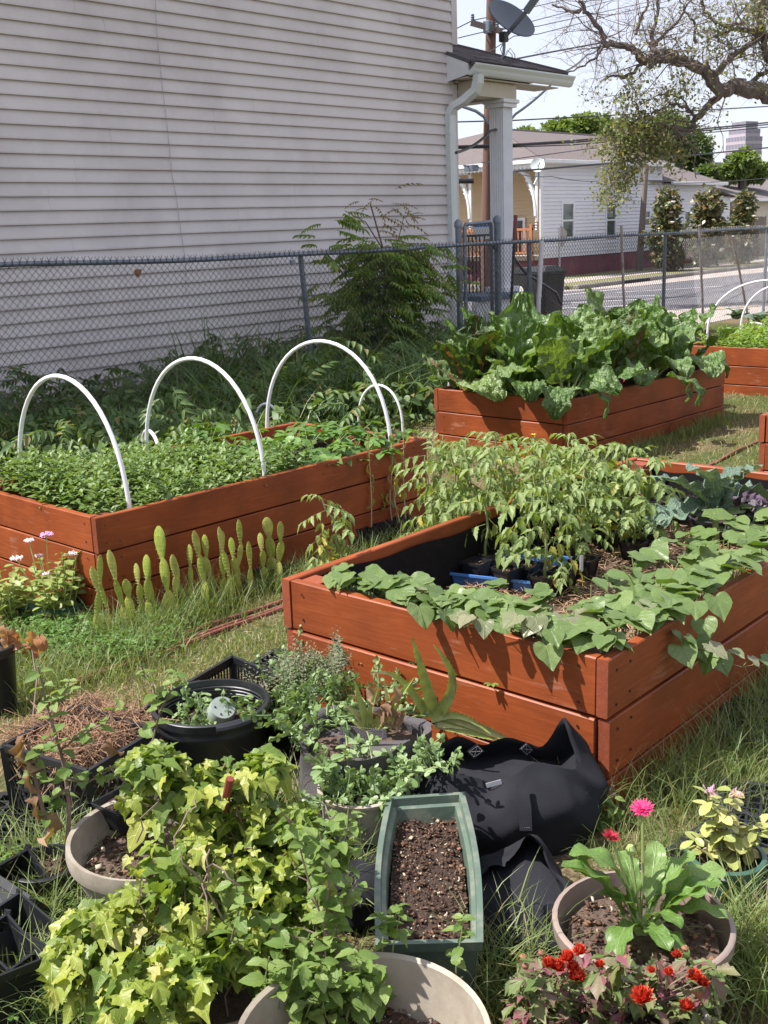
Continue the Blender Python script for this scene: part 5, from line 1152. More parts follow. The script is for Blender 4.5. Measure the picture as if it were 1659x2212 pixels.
for k, (u, v) in enumerate(spots):
    p = c+d*u+e*v; p.z = .52; red = k in (0, 4); Tt = thing('chard_plant', labs[k], 'chard plant', p, 'chard plants in the bed'); nl = 9
    for q in range(nl):
        a = q*2.4+U(-.3, .3); up = 1.45-.115*q+U(-.08, .08); ls = U(.28, .40)*(1 if q < 8 else .8); tl = U(.17, .27)
        if q > 7: up = U(.35, .6)
        el = max(.2, up); dv = Vector((cos(el)*cos(a), cos(el)*sin(a), sin(el))); tp = p+dv*tl; mb = MB()
        mb.tube([p+Vector((.01*cos(a), .01*sin(a), -.02)), p+dv*tl*.5+Vector((0, 0, .01)), tp, tp+dv*.06-Vector((0,0,.01))], [.013, .011, .008, .004], 6); obj('stalk', mb, M_stemr if red else M_stemg, Tt)
        me = (ME_chr if red and q % 2 == 0 else (ME_ch if q < 6 or k in (3, 8) else ME_chd)); me = me[R.randrange(len(me))]
        inst('leaf', me, frame(tp, a, el*(1.0 if q < 6 else .8)-.02, U(-.7, .7), ls*1.38*(1.2 if k in (1, 10) and q < 3 else 1)), Tt)
# big leaves that hang over the boards
def overhang(par, px, py, z, az, el, s, me):
    inst('leaf', me, frame(P(px, py, z), az, el, U(-.2, .2), s), par)
big = [o for o in bpy.data.objects if o.name.startswith('chard_plant') and o.parent is None]
overhang(big[2], 1205, 838, .70, -2.6, -.25, .36, ME_chd[0]); overhang(big[2], 1262, 842, .70, -1.2, -.35, .34, ME_chd[1]); overhang(big[0], 1048, 815, .70, 3.0, -.1, .26, ME_chd[2])
overhang(big[5], 1440, 812, .70, -1.3, -.3, .34, ME_chd[3]); overhang(big[6], 1480, 822, .68, -1.5, -.5, .28, ME_chd[1]); overhang(big[6], 1520, 775, .72, -1.0, -.1, .34, ME_chd[0]); overhang(big[3], 1150, 800, .85, 2.6, .1, .32, ME_ch[2])

# ------------------------------------------------------------ bed D and E planting
PEP = [sprig(30+i, 4, .075, None, .17) for i in range(4)]
T, c, d, e = bedD; pos = []
for k in range(520):
    p = c+d*U(.08, 2.4)+e*U(.08, 1.47); pos.append((p.x, p.y, .50+U(0, .05)))
n = len(pos); o = scatter('seedlings', PEP, pos, RN.uniform(0, 6.3, n), pi/2+RN.normal(0, .15, n), RN.uniform(-3, 3, n), RN.uniform(.8, 1.3, n), L_pepper, None, 'stuff'); o['label'] = 'mass of bright green seedlings filling the farthest bed'; o['category'] = 'seedlings'
T, c, d, e = bedE; pos = []
for k in range(200):
    p = c+d*U(.3, 2.4)+e*U(.08, 1.1); pos.append((p.x, p.y, .45+U(0, .03)))
n = len(pos); o = scatter('herb_plants', PEP, pos, RN.uniform(0, 6.3, n), pi/2+RN.normal(0, .15, n), RN.uniform(-3, 3, n), RN.uniform(.5, .7, n), L_basil, None, 'stuff'); o['label'] = 'low green herbs in the bed at the right edge'; o['category'] = 'herbs'
ME_cab = [blade(.42, ov, 8, 6, curl=.8, fold=.2, ruffle=.03, bub=.03, seed=s).mesh('cabbage_leaf', L_kale) for s in range(3)]
for j, (px, py, lb) in enumerate(((1592, 690, 'blue green cabbage between the hoops of the farthest bed'), (1640, 696, 'big pale cabbage at the right edge of the farthest bed'), (1275, 715, 'blue green cabbage seen behind the chard'))):
    p = P(px, py, .55); Tt = thing('cabbage_plant', lb, 'cabbage', p)
    for q in range(9): inst('leaf', ME_cab[q % 3], frame(p, q*2.4, 1.2-.1*q, U(-.3, .3), U(.16, .26)), Tt)
# ------------------------------------------------------------ bed B: pots, tray, tomatoes, kale, sweet potato
def soil_disc(par, c, rx, ry, z, m=None, rot=0, n=20, name='soil'):
    mb = MB(); c = Vector(c); vs = [(c.x, c.y, z+.006)]; rings = 5
    for ri in range(1, rings+1):
        for k in range(n):
            a = 2*pi*k/n; x = rx*cos(a)*ri/rings; y = ry*sin(a)*ri/rings
            X = x*cos(rot)-y*sin(rot); Y = x*sin(rot)+y*cos(rot); vs.append((c.x+X, c.y+Y, z+.012*mnoise.noise(((c.x+X)*30, (c.y+Y)*30, 0))+.004*(1-ri/rings)))
    fs = [(0, 1+k, 1+(k+1) % n) for k in range(n)]+[(1+r_*n+k, 1+(r_+1)*n+k, 1+(r_+1)*n+(k+1) % n, 1+r_*n+(k+1) % n) for r_ in range(rings-1) for k in range(n)]
    mb.add(vs, fs); return obj(name, mb, m or M_soil, par, 60)
CHIPS = [Tpl([(-.5,-.16,0), (.45,-.2,.03), (.5,.14,0), (-.42,.2,.02), (0,0,.10), (0,0,-.08)], [(0,1,4),(1,2,4),(2,3,4),(3,0,4),(1,0,5),(2,1,5),(3,2,5),(0,3,5)]),
         Tpl([(-.5,-.3,0), (.3,-.35,.05), (.5,.3,0), (-.3,.35,.05), (0,0,.16), (0,0,-.08)], [(0,1,4),(1,2,4),(2,3,4),(3,0,4),(1,0,5),(2,1,5),(3,2,5),(0,3,5)])]
STRAWT = [Tpl([(-.5,-.02,0), (0,-.02,.06+.03*k), (.5,-.02,0), (.5,.02,0), (0,.02,.06+.03*k), (-.5,.02,0)], [(0,1,4,5), (1,2,3,4)]) for k in range(3)]
def chips(par, pts, smin, smax, m=None, name='bark_chips', tp=None, tilt=.35):
    n = len(pts); return scatter(name, tp or CHIPS, np.array([tuple(p) for p in pts]), RN.uniform(0, 6.3, n), RN.normal(0, tilt, n), RN.normal(0, .5, n), RN.uniform(smin, smax, n)*RN.uniform(.5, 1, n), m or M_chip, par, 'stuff')
def disc_pts(c, rx, ry, z, n, rot=0):
    out = []
    for k in range(n):
        a = U(0, 6.28); r_ = sqrt(U(0, 1)); x = rx*r_*cos(a); y = ry*r_*sin(a); out.append(Vector((c[0]+x*cos(rot)-y*sin(rot), c[1]+x*sin(rot)+y*cos(rot), z+U(.002, .012))))
    return out
def sqpot(label, c, w, h, group='black nursery pots', m=None, ang=None, soil=True, tagz=True, name='plant_pot', tilt=None, parent_only=False):
    c = Vector(c); ang = U(-.15, .15) if ang is None else ang; T = thing(name, label, 'plant pot', c, group); mb = MB(); n = 4
    def ring(s, z, rr=.12):
        pts = []
        for (i, j) in ((-1,-1),(1,-1),(1,1),(-1,1)):
            for q in ((i*s*(1-rr*(1 if (i == j) else 0)), j*s*(1-rr*(0 if (i == j) else 1))), (i*s*(1-rr*(0 if i == j else 1)), j*s*(1-rr*(1 if i == j else 0)))):
                pts.append(c+Vector((q[0]*cos(ang)-q[1]*sin(ang), q[0]*sin(ang)+q[1]*cos(ang), z)))
        return pts
    b = w*.36; t = w*.5; rs = [ring(b, 0), ring(t*.97, h*.86), ring(t*1.06, h*.865), ring(t*1.08, h), ring(t*1.0, h), ring(t*.93, h*.8), ring(b*.9, .01)]
    m_ = 8; vs = [v for r_ in rs for v in r_]; fs = [(k*m_+i, k*m_+(i+1) % m_, (k+1)*m_+(i+1) % m_, (k+1)*m_+i) for k in range(len(rs)-1) for i in range(m_)]; fs += [tuple(range(m_-1, -1, -1))]
    if tilt is not None:
        Rm = Matrix.Rotation(tilt[0], 3, tilt[1]); vs = [c+Rm@(Vector(v)-c) for v in vs]
    mb.add(vs, fs); obj('pot_body', mb, m or M_black, T, None)
    if soil:
        soil_disc(T, c, w*.42, w*.42, c.z+h*.78, rot=ang, n=12); chips(T, disc_pts(c, w*.38, w*.38, c.z+h*.79, 40), .008, .018)
    return T
def rpot(label, c, r, h, m=None, group='black nursery pots', soil=.85, rim=.02, taper=.78, chipn=60, sm=None, name='plant_pot', sx=1., sy=1., rot=0, ribs_=True, chipsz=(.008, .02), tilt=None, cat='plant pot'):
    c = Vector(c); T = thing(name, label, cat, c, group); mb = MB(); rb = r*taper
    pr = [(rb*.9, 0), (rb, .006), (rb+(r-rb)*.8, h-rim*2.2)]
    if ribs_: pr += [(rb+(r-rb)*.82+.002, h-rim*2.1), (rb+(r-rb)*.84+.002, h-rim*1.7), (rb+(r-rb)*.85, h-rim*1.6)]
    pr += [(r-.002, h-rim), (r+.006, h-rim*.9), (r+.008, h-rim*.1), (r+.004, h), (r-.004, h), (r-.007, h-rim*.6), (r-.009, h-rim*1.6), (rb*.96, .012)]
    mb.lathe((0, 0, 0), pr, 40, sx, sy, rot, cap0=True)
    Rm = Matrix.Rotation(tilt[0], 3, tilt[1]) if tilt else Matrix.Identity(3)
    mb.v = [tuple(Rm@Vector(v)+c) for v in mb.v]; obj('pot_body', mb, m or M_black, T, 50)
    if soil:
        rr = (rb+(r-rb)*soil)*.97-.008; soil_disc(T, c, rr*sx, rr*sy, c.z+h*soil, sm, rot); 
        if chipn: chips(T, disc_pts(c, rr*.95*sx, rr*.95*sy, c.z+h*soil, chipn, rot), *chipsz)
    return T
T, c, d, e = bedB; FZ = .43
# straw floor
pts = [c+d*U(.5, 2.5)+e*U(.1, 1.25)+Vector((0, 0, FZ+U(0, .03))) for _ in range(5200)]
o = scatter('straw_mulch', STRAWT, np.array([tuple(p) for p in pts]), RN.uniform(0, 6.3, 5200), RN.normal(0, .25, 5200), RN.normal(0, .6, 5200), RN.uniform(.03, .11, 5200), M_straw, None, 'stuff'); o['label'] = 'reddish pine straw mulch on the floor of the nearest bed'; o['category'] = 'mulch'
# blue tray
a = P(928, 1234, .48); b_ = P(1182, 1262, .48); dd = (b_-a).normalized(); nn = Vector((-dd.y, dd.x, 0)); L_ = (b_-a).length
if nn.x < 0: nn = -nn
Tt = thing('seed_tray', 'bright blue plastic tray under the tomato pots', 'tray', (a+b_)/2)
mb = MB(); W_ = .36; z0 = FZ+.005; o_ = a.copy(); o_.z = z0
def TR(u, v, z): return o_+dd*u+nn*v+Vector((0, 0, z))
mb.add([TR(0,0,0), TR(L_,0,0), TR(L_,W_,0), TR(0,W_,0), TR(-.012,-.012,.055), TR(L_+.012,-.012,.055), TR(L_+.012,W_+.012,.055), TR(-.012,W_+.012,.055), TR(-.022,-.022,.055), TR(L_+.022,-.022,.055), TR(L_+.022,W_+.022,.055), TR(-.022,W_+.022,.055), TR(-.022,-.022,.045), TR(L_+.022,-.022,.045), TR(L_+.022,W_+.022,.045), TR(-.022,W_+.022,.045)],
       [(0,3,2,1),(0,1,5,4),(1,2,6,5),(2,3,7,6),(3,0,4,7),(4,5,9,8),(5,6,10,9),(6,7,11,10),(7,4,8,11),(8,9,13,12),(9,10,14,13),(10,11,15,14),(11,8,12,15)]); obj('tray_body', mb, M_bluetray, Tt, None)
# tomatoes in square pots
TOMLEAF = [fan(TOML, 2, .2+.1*k, .5, wav=.03, seed=k) for k in range(3)]
ME_tom = [compound(TOMLEAF[k % 3], 3, .95, s0=.40, dr=.15+.3*(k % 3)).mesh('tomato_leaf', L_tom) for k in range(5)]
ME_tomy = [compound(TOMLEAF[k % 3], 2, .8, s0=.42, dr=1.0).mesh('tomato_leaf', L_tomy) for k in range(2)]
tspots = [(985, 1200, 940, 'leftmost tall tomato in the near bed by the left corner of the blue tray'), (1050, 1215, 955, 'tomato second from the left over the blue tray'), (1140, 1238, 985, 'tomato with a thick pale stem above the right half of the blue tray'),
          (1178, 1262, 1000, 'tomato nearest the sweet potato leaves at the tray end'), (1262, 1226, 1010, 'tomato rising beside the white plant tag'), (1090, 1180, 950, 'tomato in the second row behind the tray'), (1010, 1168, 945, 'tomato in the second row close to the left side board'),
          (1160, 1178, 940, 'tomato in the middle of the thicket'), (1222, 1190, 975, 'tomato in front of the straw patch'), (1310, 1170, 985, 'tomato at the right of the thicket before the straw'), (1370, 1190, 1010, 'last tomato on the right leaning over the straw'),
          (1070, 1135, 925, 'tomato in the back row left of the yellow flower'), (1150, 1130, 935, 'tomato topped by a small yellow flower'), (1230, 1125, 930, 'tomato in the back row right of the yellow flower'), (1300, 1120, 955, 'tomato in the back row against the black liner'), (1200, 1150, 960, 'tomato hidden deep in the thicket'), (1345, 1135, 975, 'tomato at the right back beside the straw patch'), (1395, 1150, 1000, 'rightmost drooping tomato near the teal grey pot'), (1265, 1150, 950, 'tomato right of the middle in the third row'), (960, 1165, 960, 'tomato at the left back against the long side board')]
def tomato(label, base, htop, nleaf=13, lean=None, droop=1., ls=.15, grp='tomato plants in the nearest bed', clip=0):
    T = thing('tomato_plant', label, 'tomato plant', base, grp); st = MB(); H_ = htop; lx = lean or Vector((U(-.05, .05), U(-.05, .05), 0)); pts = []
    for k in range(9):
        t = k/8; pts.append(base+lx*t*t+Vector((.008*sin(k*2+base.x*9), .008*cos(k*1.7), H_*t)))
    st.tube(pts, [.0065-.0035*k/8 for k in range(9)], 6); obj('stem', st, M_stem, T)
    for q in range(nleaf):
        t = .25+.75*q/(nleaf-1); i = min(7, int(t*8)); p = pts[i].lerp(pts[i+1], t*8-i if t < 1 else 1); a = q*2.4+U(-.4, .4); yl = t < .45 and U(0, 1) < .3
        el = (.75 if t > .8 else .35)-U(0, .75)*droop; s = ls*U(.8, 1.25)*(1 if t < .85 else .8)
        me = ME_tomy[q % 2] if yl else ME_tom[R.randrange(5)]; inst('leaf', me, frame(p, a, el, U(-.4, .4), s), T)
        if q % 5 == 0: inst('leaf', ME_tom[R.randrange(5)], frame(p+Vector((0,0,.02)), a+1.2, el-.2, U(-.5, .5), s*.8), T)
    return T
for k, (px, py, pt, lb) in enumerate(tspots):
    py -= 20; b_ = P(px, py, FZ+.10); dpt = b_.x*sa_+b_.y*ca_; zt_ = PD(px+U(-10, 10), pt, dpt).z
    pc = Vector((b_.x, b_.y, FZ+.012)); sqpot('square black pot under the '+lb.split(' ', 1)[1] if False else 'black square pot holding the '+' '.join(lb.split()[:9]), pc, .105, .09, 'black square pots under the tomatoes')
    tomato(lb, b_-Vector((0,0,.02)), max(.35, zt_-b_.z), 13)
for k, (px, py) in enumerate(((1095, 1226), (1030, 1212), (1215, 1232), (968, 1198))):
    pc = P(px, py, FZ+.1); pc.z = FZ+.012; sqpot(['empty looking black square pot at the front of the blue tray', 'black square pot front left in the blue tray', 'black square pot beside the end of the blue tray', 'black square pot at the far left of the blue tray'][k], pc, .105, .09, 'black square pots under the tomatoes')
q = P(1256, 1225, FZ+.12); mb = MB(); mb.box(q-Vector((.012, .001, .02)), q+Vector((.012, .001, .05)), 0); o = obj('plant_tag', mb, M_tag, None, None, base=q); tag(o, 'white plant tag between the tomato stems', 'plant tag')
q = PD(1152, 942, 5.35); Tt = thing('tomato_flower', 'small yellow flower at the top of the tomato thicket', 'flower', q); M_yel = mat('yellow petal', (.75,.50,.03), .5)
pt_ = blade(.2, lance, 3, 2, curl=.6)
ME_p = pt_.mesh('petal', M_yel)
for k in range(6): inst('petal', ME_p, frame(q, k*1.05, .9, 0, .022), Tt)
# the wilted tomato at the left corner of the bed
b_ = P(745, 1262, .55); Tt = tomato('wilted tomato with yellow hanging leaves at the left corner of the nearest bed', b_, .36, 12, Vector((-.05, .05, 0)), 1.6, .13, 'wilted plants'); 
for q in range(7): inst('leaf', ME_tomy[q % 2], frame(b_+Vector((-.03-.01*q, .03, .12+.03*q)), U(0, 6.3), -1.0, U(-.5, .5), .10), Tt)
for (px, py, hh_, lb) in ((905, 1215, .13, 'small tomato seedling left of the blue tray'), (960, 1178, .2, 'short tomato at the left corner of the tray'), (1215, 1262, .10, 'tiny tomato seedling at the right end of the tray'), (925, 1172, .42, 'tomato standing at the far left by the liner'), (945, 1142, .46, 'tall tomato in the back left corner of the thicket')): tomato(lb, P(px, py, FZ+.08), hh_, 7, ls=.10 if hh_ < .3 else .14)
# bigger pots at the back
def pz(px, py, z=None): 
    v = P(px, py, (z or FZ)); return v
p = P(1412, 1100, FZ); rpot('tall teal grey round pot behind the black square pots', p, .085, .20, M_teal, None, .9, .018, .7)
sqpot('black square pot with bare soil left of the kale', P(1432, 1132, FZ), .15, .13, 'black square pots near the kale'); sqpot('black square pot close behind the bare soil pot', P(1482, 1120, FZ), .14, .13, 'black square pots near the kale'); 
rpot('round black pot just left of the kale stem', P(1500, 1140, FZ), .085, .14, None, 'round black pots near the kale'); sqpot('empty black square pot lying by the liner', P(1462, 1085, FZ), .14, .13, 'black square pots near the kale', soil=False)
rpot('round black pot the kale grows from', P(1545, 1172, FZ), .12, .13, None, 'round black pots near the kale'); rpot('round black pot under the purple kale', P(1620, 1150, FZ), .14, .13, None, 'round black pots near the kale')
for k, (px, py) in enumerate(((1560, 1105), (1600, 1085), (1640, 1100), (1530, 1090))): sqpot(['black square pot behind the kale', 'black square pot in the row behind the purple kale', 'black square pot at the right edge behind the purple kale', 'black square pot at the liner behind the kale'][k], P(px, py, FZ), .13, .12, 'black square pots near the kale')
# kale
def kalemesh(seed, m, curl, ruf=.05, W=.29): return blade(W, lambda t: (max(0, sin(pi*(t*.88+.1)))**.6 if t < 1 else 0)*(1 if t > .12 else .45), 16, 8, curl=curl, fold=.25, ruffle=ruf, rf=5, bub=.045, seed=seed, bub_f=12).mesh('kale_leaf', m)
ME_k = [kalemesh(i, L_kale, .5+.35*i) for i in range(4)]; ME_kp = [kalemesh(10+i, L_kalep, .7, .10, .26) for i in range(3)]
p = P(1545, 1150, FZ+.14); Tt = thing('kale_plant', 'tall blue green kale with long arching leaves', 'kale', p)
for k, (px, py, ex, ey, s) in enumerate(((1540, 1105, 1435, 1075, .27), (1535, 1110, 1420, 1165, .26), (1545, 1105, 1502, 1028, .24), (1550, 1100, 1655, 1072, .30), (1548, 1110, 1520, 1140, .22), (1552, 1115, 1600, 1120, .2), (1550, 1095, 1600, 1020, .25), (1545, 1118, 1480, 1110, .24), (1556, 1090, 1640, 1040, .26))):
    dp = p.x*sa_+p.y*ca_; a = PD(px, py, dp); b_ = PD(ex, ey, dp+U(-.12, .12)); v = b_-a
    inst('leaf', ME_k[k % 4], frame(a, atan2(v.y, v.x), math.asin(max(-1, min(1, v.z/v.length)))+.45, U(-.3, .3), v.length*1.28), Tt)
    mb = MB(); mb.tube([p, p.lerp(a, .6)+Vector((0,0,.01)), a, a.lerp(b_, .15)+Vector((0, 0, .02))], [.008, .006, .005, .003], 6); obj('stalk', mb, M_stemg, Tt)
mb = MB(); mb.tube([p-Vector((0,0,.06)), p+Vector((.003,0,0)), p+Vector((0,0,.06))], [.014, .015, .012], 8); obj('stem', mb, M_stemg, Tt)
def rosette(label, p, n, mes, s0, s1, up0=1.2, up1=.2, cat='kale', name='kale_plant'):
    Tt = thing(name, label, cat, p)
    for q in range(n): inst('leaf', mes[q % len(mes)], frame(p, q*2.4+U(-.2, .2), up0+(up1-up0)*q/n+U(-.1, .1), U(-.4, .4), U(s0, s1)), Tt)
    return Tt
rosette('purple curly kale at the right edge of the bed', P(1612, 1135, FZ+.13), 14, ME_kp, .12, .18); rosette('second purple kale partly cut by the right edge', P(1650, 1120, FZ+.13), 12, ME_kp, .12, .18); rosette('small upright grey green kale in front of the purple one', P(1590, 1176, FZ+.12), 10, ME_k, .09, .13, 1.4, .8)
ME_pl = [blade(.26, ov, 7, 4, curl=.6, fold=.2, bub=.02, seed=s).mesh('pepper_leaf', L_pepper) for s in range(3)]
p = P(1575, 1052, .60); rosette('little pepper seedling peeping over the back board', p, 9, ME_pl, .06, .09, .9, -.2, 'seedling', 'pepper_seedling')
# sweet potato vines
SP = [fan(HEART, 3, .05+.1*(k % 3), .10+.1*(k % 2), wav=.035, seed=k, bub=.03) for k in range(6)]
ME_sp = [t.mesh('sweet_potato_leaf', L_swp) for t in SP]; ME_spy = [SP[k].mesh('sweet_potato_leaf', L_swpy) for k in range(2)]
vlabels = ['sweet potato vine with big heart leaves along the left half of the front board', 'sweet potato vine spilling over the middle of the front board', 'sweet potato vine crowding the near right corner', 'sweet potato vine along the long right board towards the kale']
regions = [((.03, .30), (.66, 1.20), 62), ((.02, .38), (.28, .72), 78), ((.01, .62), (.0, .34), 76), ((.55, 1.95), (.0, .46), 128)]
for k, ((u0, u1), (v0, v1), n) in enumerate(regions):
    p = c+d*(u0+u1)/2+e*(v0+v1)/2; p.z = FZ; Tt = thing('sweet_potato_vine', vlabels[k], 'sweet potato', p); st = MB()
    for q in range(n):
        u = U(u0, u1); v = U(v0, v1); z = .645+.08*U(0, 1)+.04*mnoise.noise((u*4, v*4, 2))-(.0 if u > .12 else .02); near_ = u < .14 or v < .12; z = max(z, .725+U(0, .03)) if near_ else z; tp = c+d*max(u, .06)+e*max(v, .05); tp.z = z
        if k == 3 and u > 1.5: tp.z -= .03
        az = atan2(-.75, -.62)+U(-1.5, 1.5); s = U(.06, .108); el = U(-.25, .2) if near_ else U(-.35, .22)
        me = ME_sp[R.randrange(6)] if U(0, 1) < .93 else ME_spy[q % 2]
        inst('leaf', me, frame(tp, az, el, U(-.4, .4), s), Tt); root = tp+Vector((U(-.03, .05), U(-.03, .05), -.16)); st.tube([root, root.lerp(tp, .6)+Vector((.01, 0, 0)), tp], .0022, 4, False)
    obj('stem', st, M_stem, Tt)
# trailing shoots over the boards
def trail(label, pts, n, s0, s1, young=.4, r=.003):
    Tt = thing('vine_shoot', label, 'vine shoot', pts[-1]); mb = MB(); mb.tube(pts, [r*(1-.5*k/(len(pts)-1)) for k in range(len(pts))], 5); obj('stem', mb, M_vine, Tt)
    for q in range(n):
        t = (q+.6)/n*(len(pts)-1); i = min(len(pts)-2, int(t)); p = Vector(pts[i]).lerp(Vector(pts[i+1]), t-i); tp = p+Vector((U(-.03, .0), U(-.04, .01), U(.02, .05))); m2 = MB(); m2.tube([p, tp], .0018, 4, False); obj('petiole', m2, M_stem, Tt)
        inst('leaf', ME_spy[q % 2] if U(0, 1) < young else ME_sp[q % 6], frame(tp, -2.3+U(-1., 1.), U(-.8, -.1), U(-.4, .4), U(s0, s1)), Tt)
ysh = 1.47
trail('sweet potato shoot hanging over the long right board into the air', [PY(1450, 1362, 1.53), PY(1490, 1390, 1.47), PY(1530, 1412, 1.44), PY(1560, 1428, 1.42), PY(1600, 1441, 1.40), PY(1632, 1436, 1.39)], 8, .045, .085)
trail('purple tinged shoot lying along the top of the front board', [PX(960, 1330, 2.70), PX(985, 1352, 2.64), PX(1050, 1358, 2.63), PX(1130, 1356, 2.64), PX(1200, 1385, 2.66)], 11, .045, .07, .6)
for k, (px, py) in enumerate(((905, 1310), (960, 1322), (1180, 1395), (1500, 1300), (1545, 1290), (1500, 1385), (1470, 1395), (1520, 1340))):
    Tt = [o for o in bpy.data.objects if o.name.startswith('sweet_potato_vine') and o.parent is None][0 if k < 2 else (2 if k in (2, 5, 6) else 3)]
    q = PX(px, py, 2.62) if k < 3 else PY(px, py, 1.48); inst('leaf', ME_sp[k % 6], frame(q, -2.3+(.3 if k < 3 else -.0)+U(-.3, .3), U(-.8, -.3), U(-.3, .3), U(.07, .095)), Tt)
q = PX(1062, 1478, 2.64); Tt = thing('seedling', 'tiny green seedling growing out of the gap in the front boards', 'seedling', q)
for k in range(4): inst('leaf', ME_pl[k % 3], frame(q, 2.4+k*.8, .3, 0, .028), Tt)
mb = MB(); mb.tube([q-Vector((-.02,0,.03)), q], .0015, 4); obj('stem', mb, M_stem, Tt)
# long grass blades among the sweet potato
Tt = thing('grass_blades', 'few long arching grass blades among the sweet potato leaves', 'grass', c+d*.9+e*.4)
for (a, b_) in (((1250, 1200), (1180, 1330)), ((1480, 1190), (1430, 1300)), ((1330, 1215), (1390, 1300)), ((1650, 1165), (1640, 1190))):
    p0 = P(*b_, .62); p1 = PD(a[0], a[1], p0.x*sa_+p0.y*ca_+.05); mid = p0.lerp(p1, .5)+Vector((0, 0, .02)); mb = MB(); mb.tube([p0, mid, p1], [.003, .0025, .0008], 4); obj('blade', mb, L_grasstall, Tt)

# ------------------------------------------------------------ seedling tray with dried stems between the beds, cactus row, sedum
p0 = G(835, 1182); T = thing('seedling_tray', 'black tray of small pots with dried up seedlings between the two long beds', 'tray', p0)
a = G(740, 1188)+Vector((0,0,.065)); b_ = G(905, 1165)+Vector((0,0,.065)); dd = (b_-a); L_ = dd.length; dd.normalize(); nn = Vector((-dd.y, dd.x, 0)); nn = nn if nn.y > 0 else -nn
mb = MB(); mb.obox((a+b_)/2+nn*.13-Vector((0,0,.015)), dd, nn, (0,0,1), L_/2+.02, .15, .02); obj('tray_body', mb, M_black, T, None)
M_stemd = mat('dry stem', (.42,.30,.22), .7, (.48,.40,.20), ns=10)
DRL = [blade(.17, lance, 5, 2, curl=1.5, fold=.5, seed=s) for s in range(3)]; ME_dr = [DRL[k % 3].mesh('withered_leaf', L_tomy if k < 2 else L_dead) for k in range(3)]; ME_drg = [DRL[k].mesh('withered_leaf', L_tom) for k in range(2)]
k = 0
for i in range(6):
    for j in range(3):
        q = a+dd*(L_*(i+.5)/6)+nn*(.04+.09*j)-Vector((0,0,.005)); mb = MB(); w = .038
        mb.add([q+dd*(x*w*s_)+nn*(y*w*s_)+Vector((0,0,z)) for z, s_ in ((0, .8), (.06, 1.), (.06, .86), (.035, .8)) for x, y in ((-1,-1),(1,-1),(1,1),(-1,1))], [(r_*4+s, r_*4+(s+1) % 4, r_*4+4+(s+1) % 4, r_*4+4+s) for r_ in range(3) for s in range(4)]+[(12,13,14,15)])
        obj('cell', mb, M_black, T, None)
        if (i+j) % 2 == 0 or j == 1:
            zt_ = PD(800, 985+U(-25, 40), q.x*sa_+q.y*ca_).z; H_ = (zt_-q.z)*U(.95, 1.15); sm = MB(); pts = [q+Vector((.012*sin(k+s*.9), .012*cos(k*2+s), .03+H_*s/6)) for s in range(7)]; sm.tube(pts, [.0046-.0004*s for s in range(7)], 4)
            S = thing('withered_seedling', 'withered seedling with drooping curled leaves, '+['first from the left', 'in the left front cell', 'left of the tallest stems', 'with the palest tip', 'leaning towards the red bed', 'in the middle of the tray', 'with yellow hanging leaves', 'with brown curled leaves', 'beside the wooden bed end', 'at the right end of the tray', 'with a green wilted top', 'at the back right cell', 'the last of the row', 'the shortest'][min(k, 13)], 'seedling', q, 'withered seedlings in the tray'); obj('stem', sm, M_stemd, S); k += 1
            for s in range(7):
                t = .35+.65*s/6; idx = min(5, int(t*6)); pp = pts[idx].lerp(pts[idx+1], t*6-idx); inst('leaf', ME_drg[s % 2] if (s == 6 or (s == 5 and k % 2)) else ME_dr[s % 3], frame(pp, U(0, 6.3), -1.25+U(-.2, .3), U(-1, 1), U(.07, .11)), S)
# cactus pads: 22 individuals
def pad(base, h, w, az, lean):
    mb = MB(); vs = []; n = 10; m_ = 9; d = Vector((cos(az)*sin(lean), sin(az)*sin(lean), cos(lean))); s_ = Vector((_rt.x, _rt.y, 0)).normalized(); s_ = (s_*cos(az*.13-.4)+Vector((-s_.y, s_.x, 0))*sin(az*.13-.4)).normalized(); s_ = (s_-d*s_.dot(d)).normalized(); t_ = d.cross(s_)
    for i in range(m_+1):
        t = i/m_; ww = w*max(.12, sin(pi*min(.985, (t*.9+.08)**1.35))**.6)*(.7+.4*t); 
        for k in range(n):
            a = 2*pi*k/n; vs.append(base+d*h*t+s_*ww*cos(a)+t_*ww*.20*sin(a))
    mb.add(vs, [(i*n+k, i*n+(k+1) % n, (i+1)*n+(k+1) % n, (i+1)*n+k) for i in range(m_) for k in range(n)]+[tuple(m_*n+k for k in range(n))])
    return mb, d, s_, t_
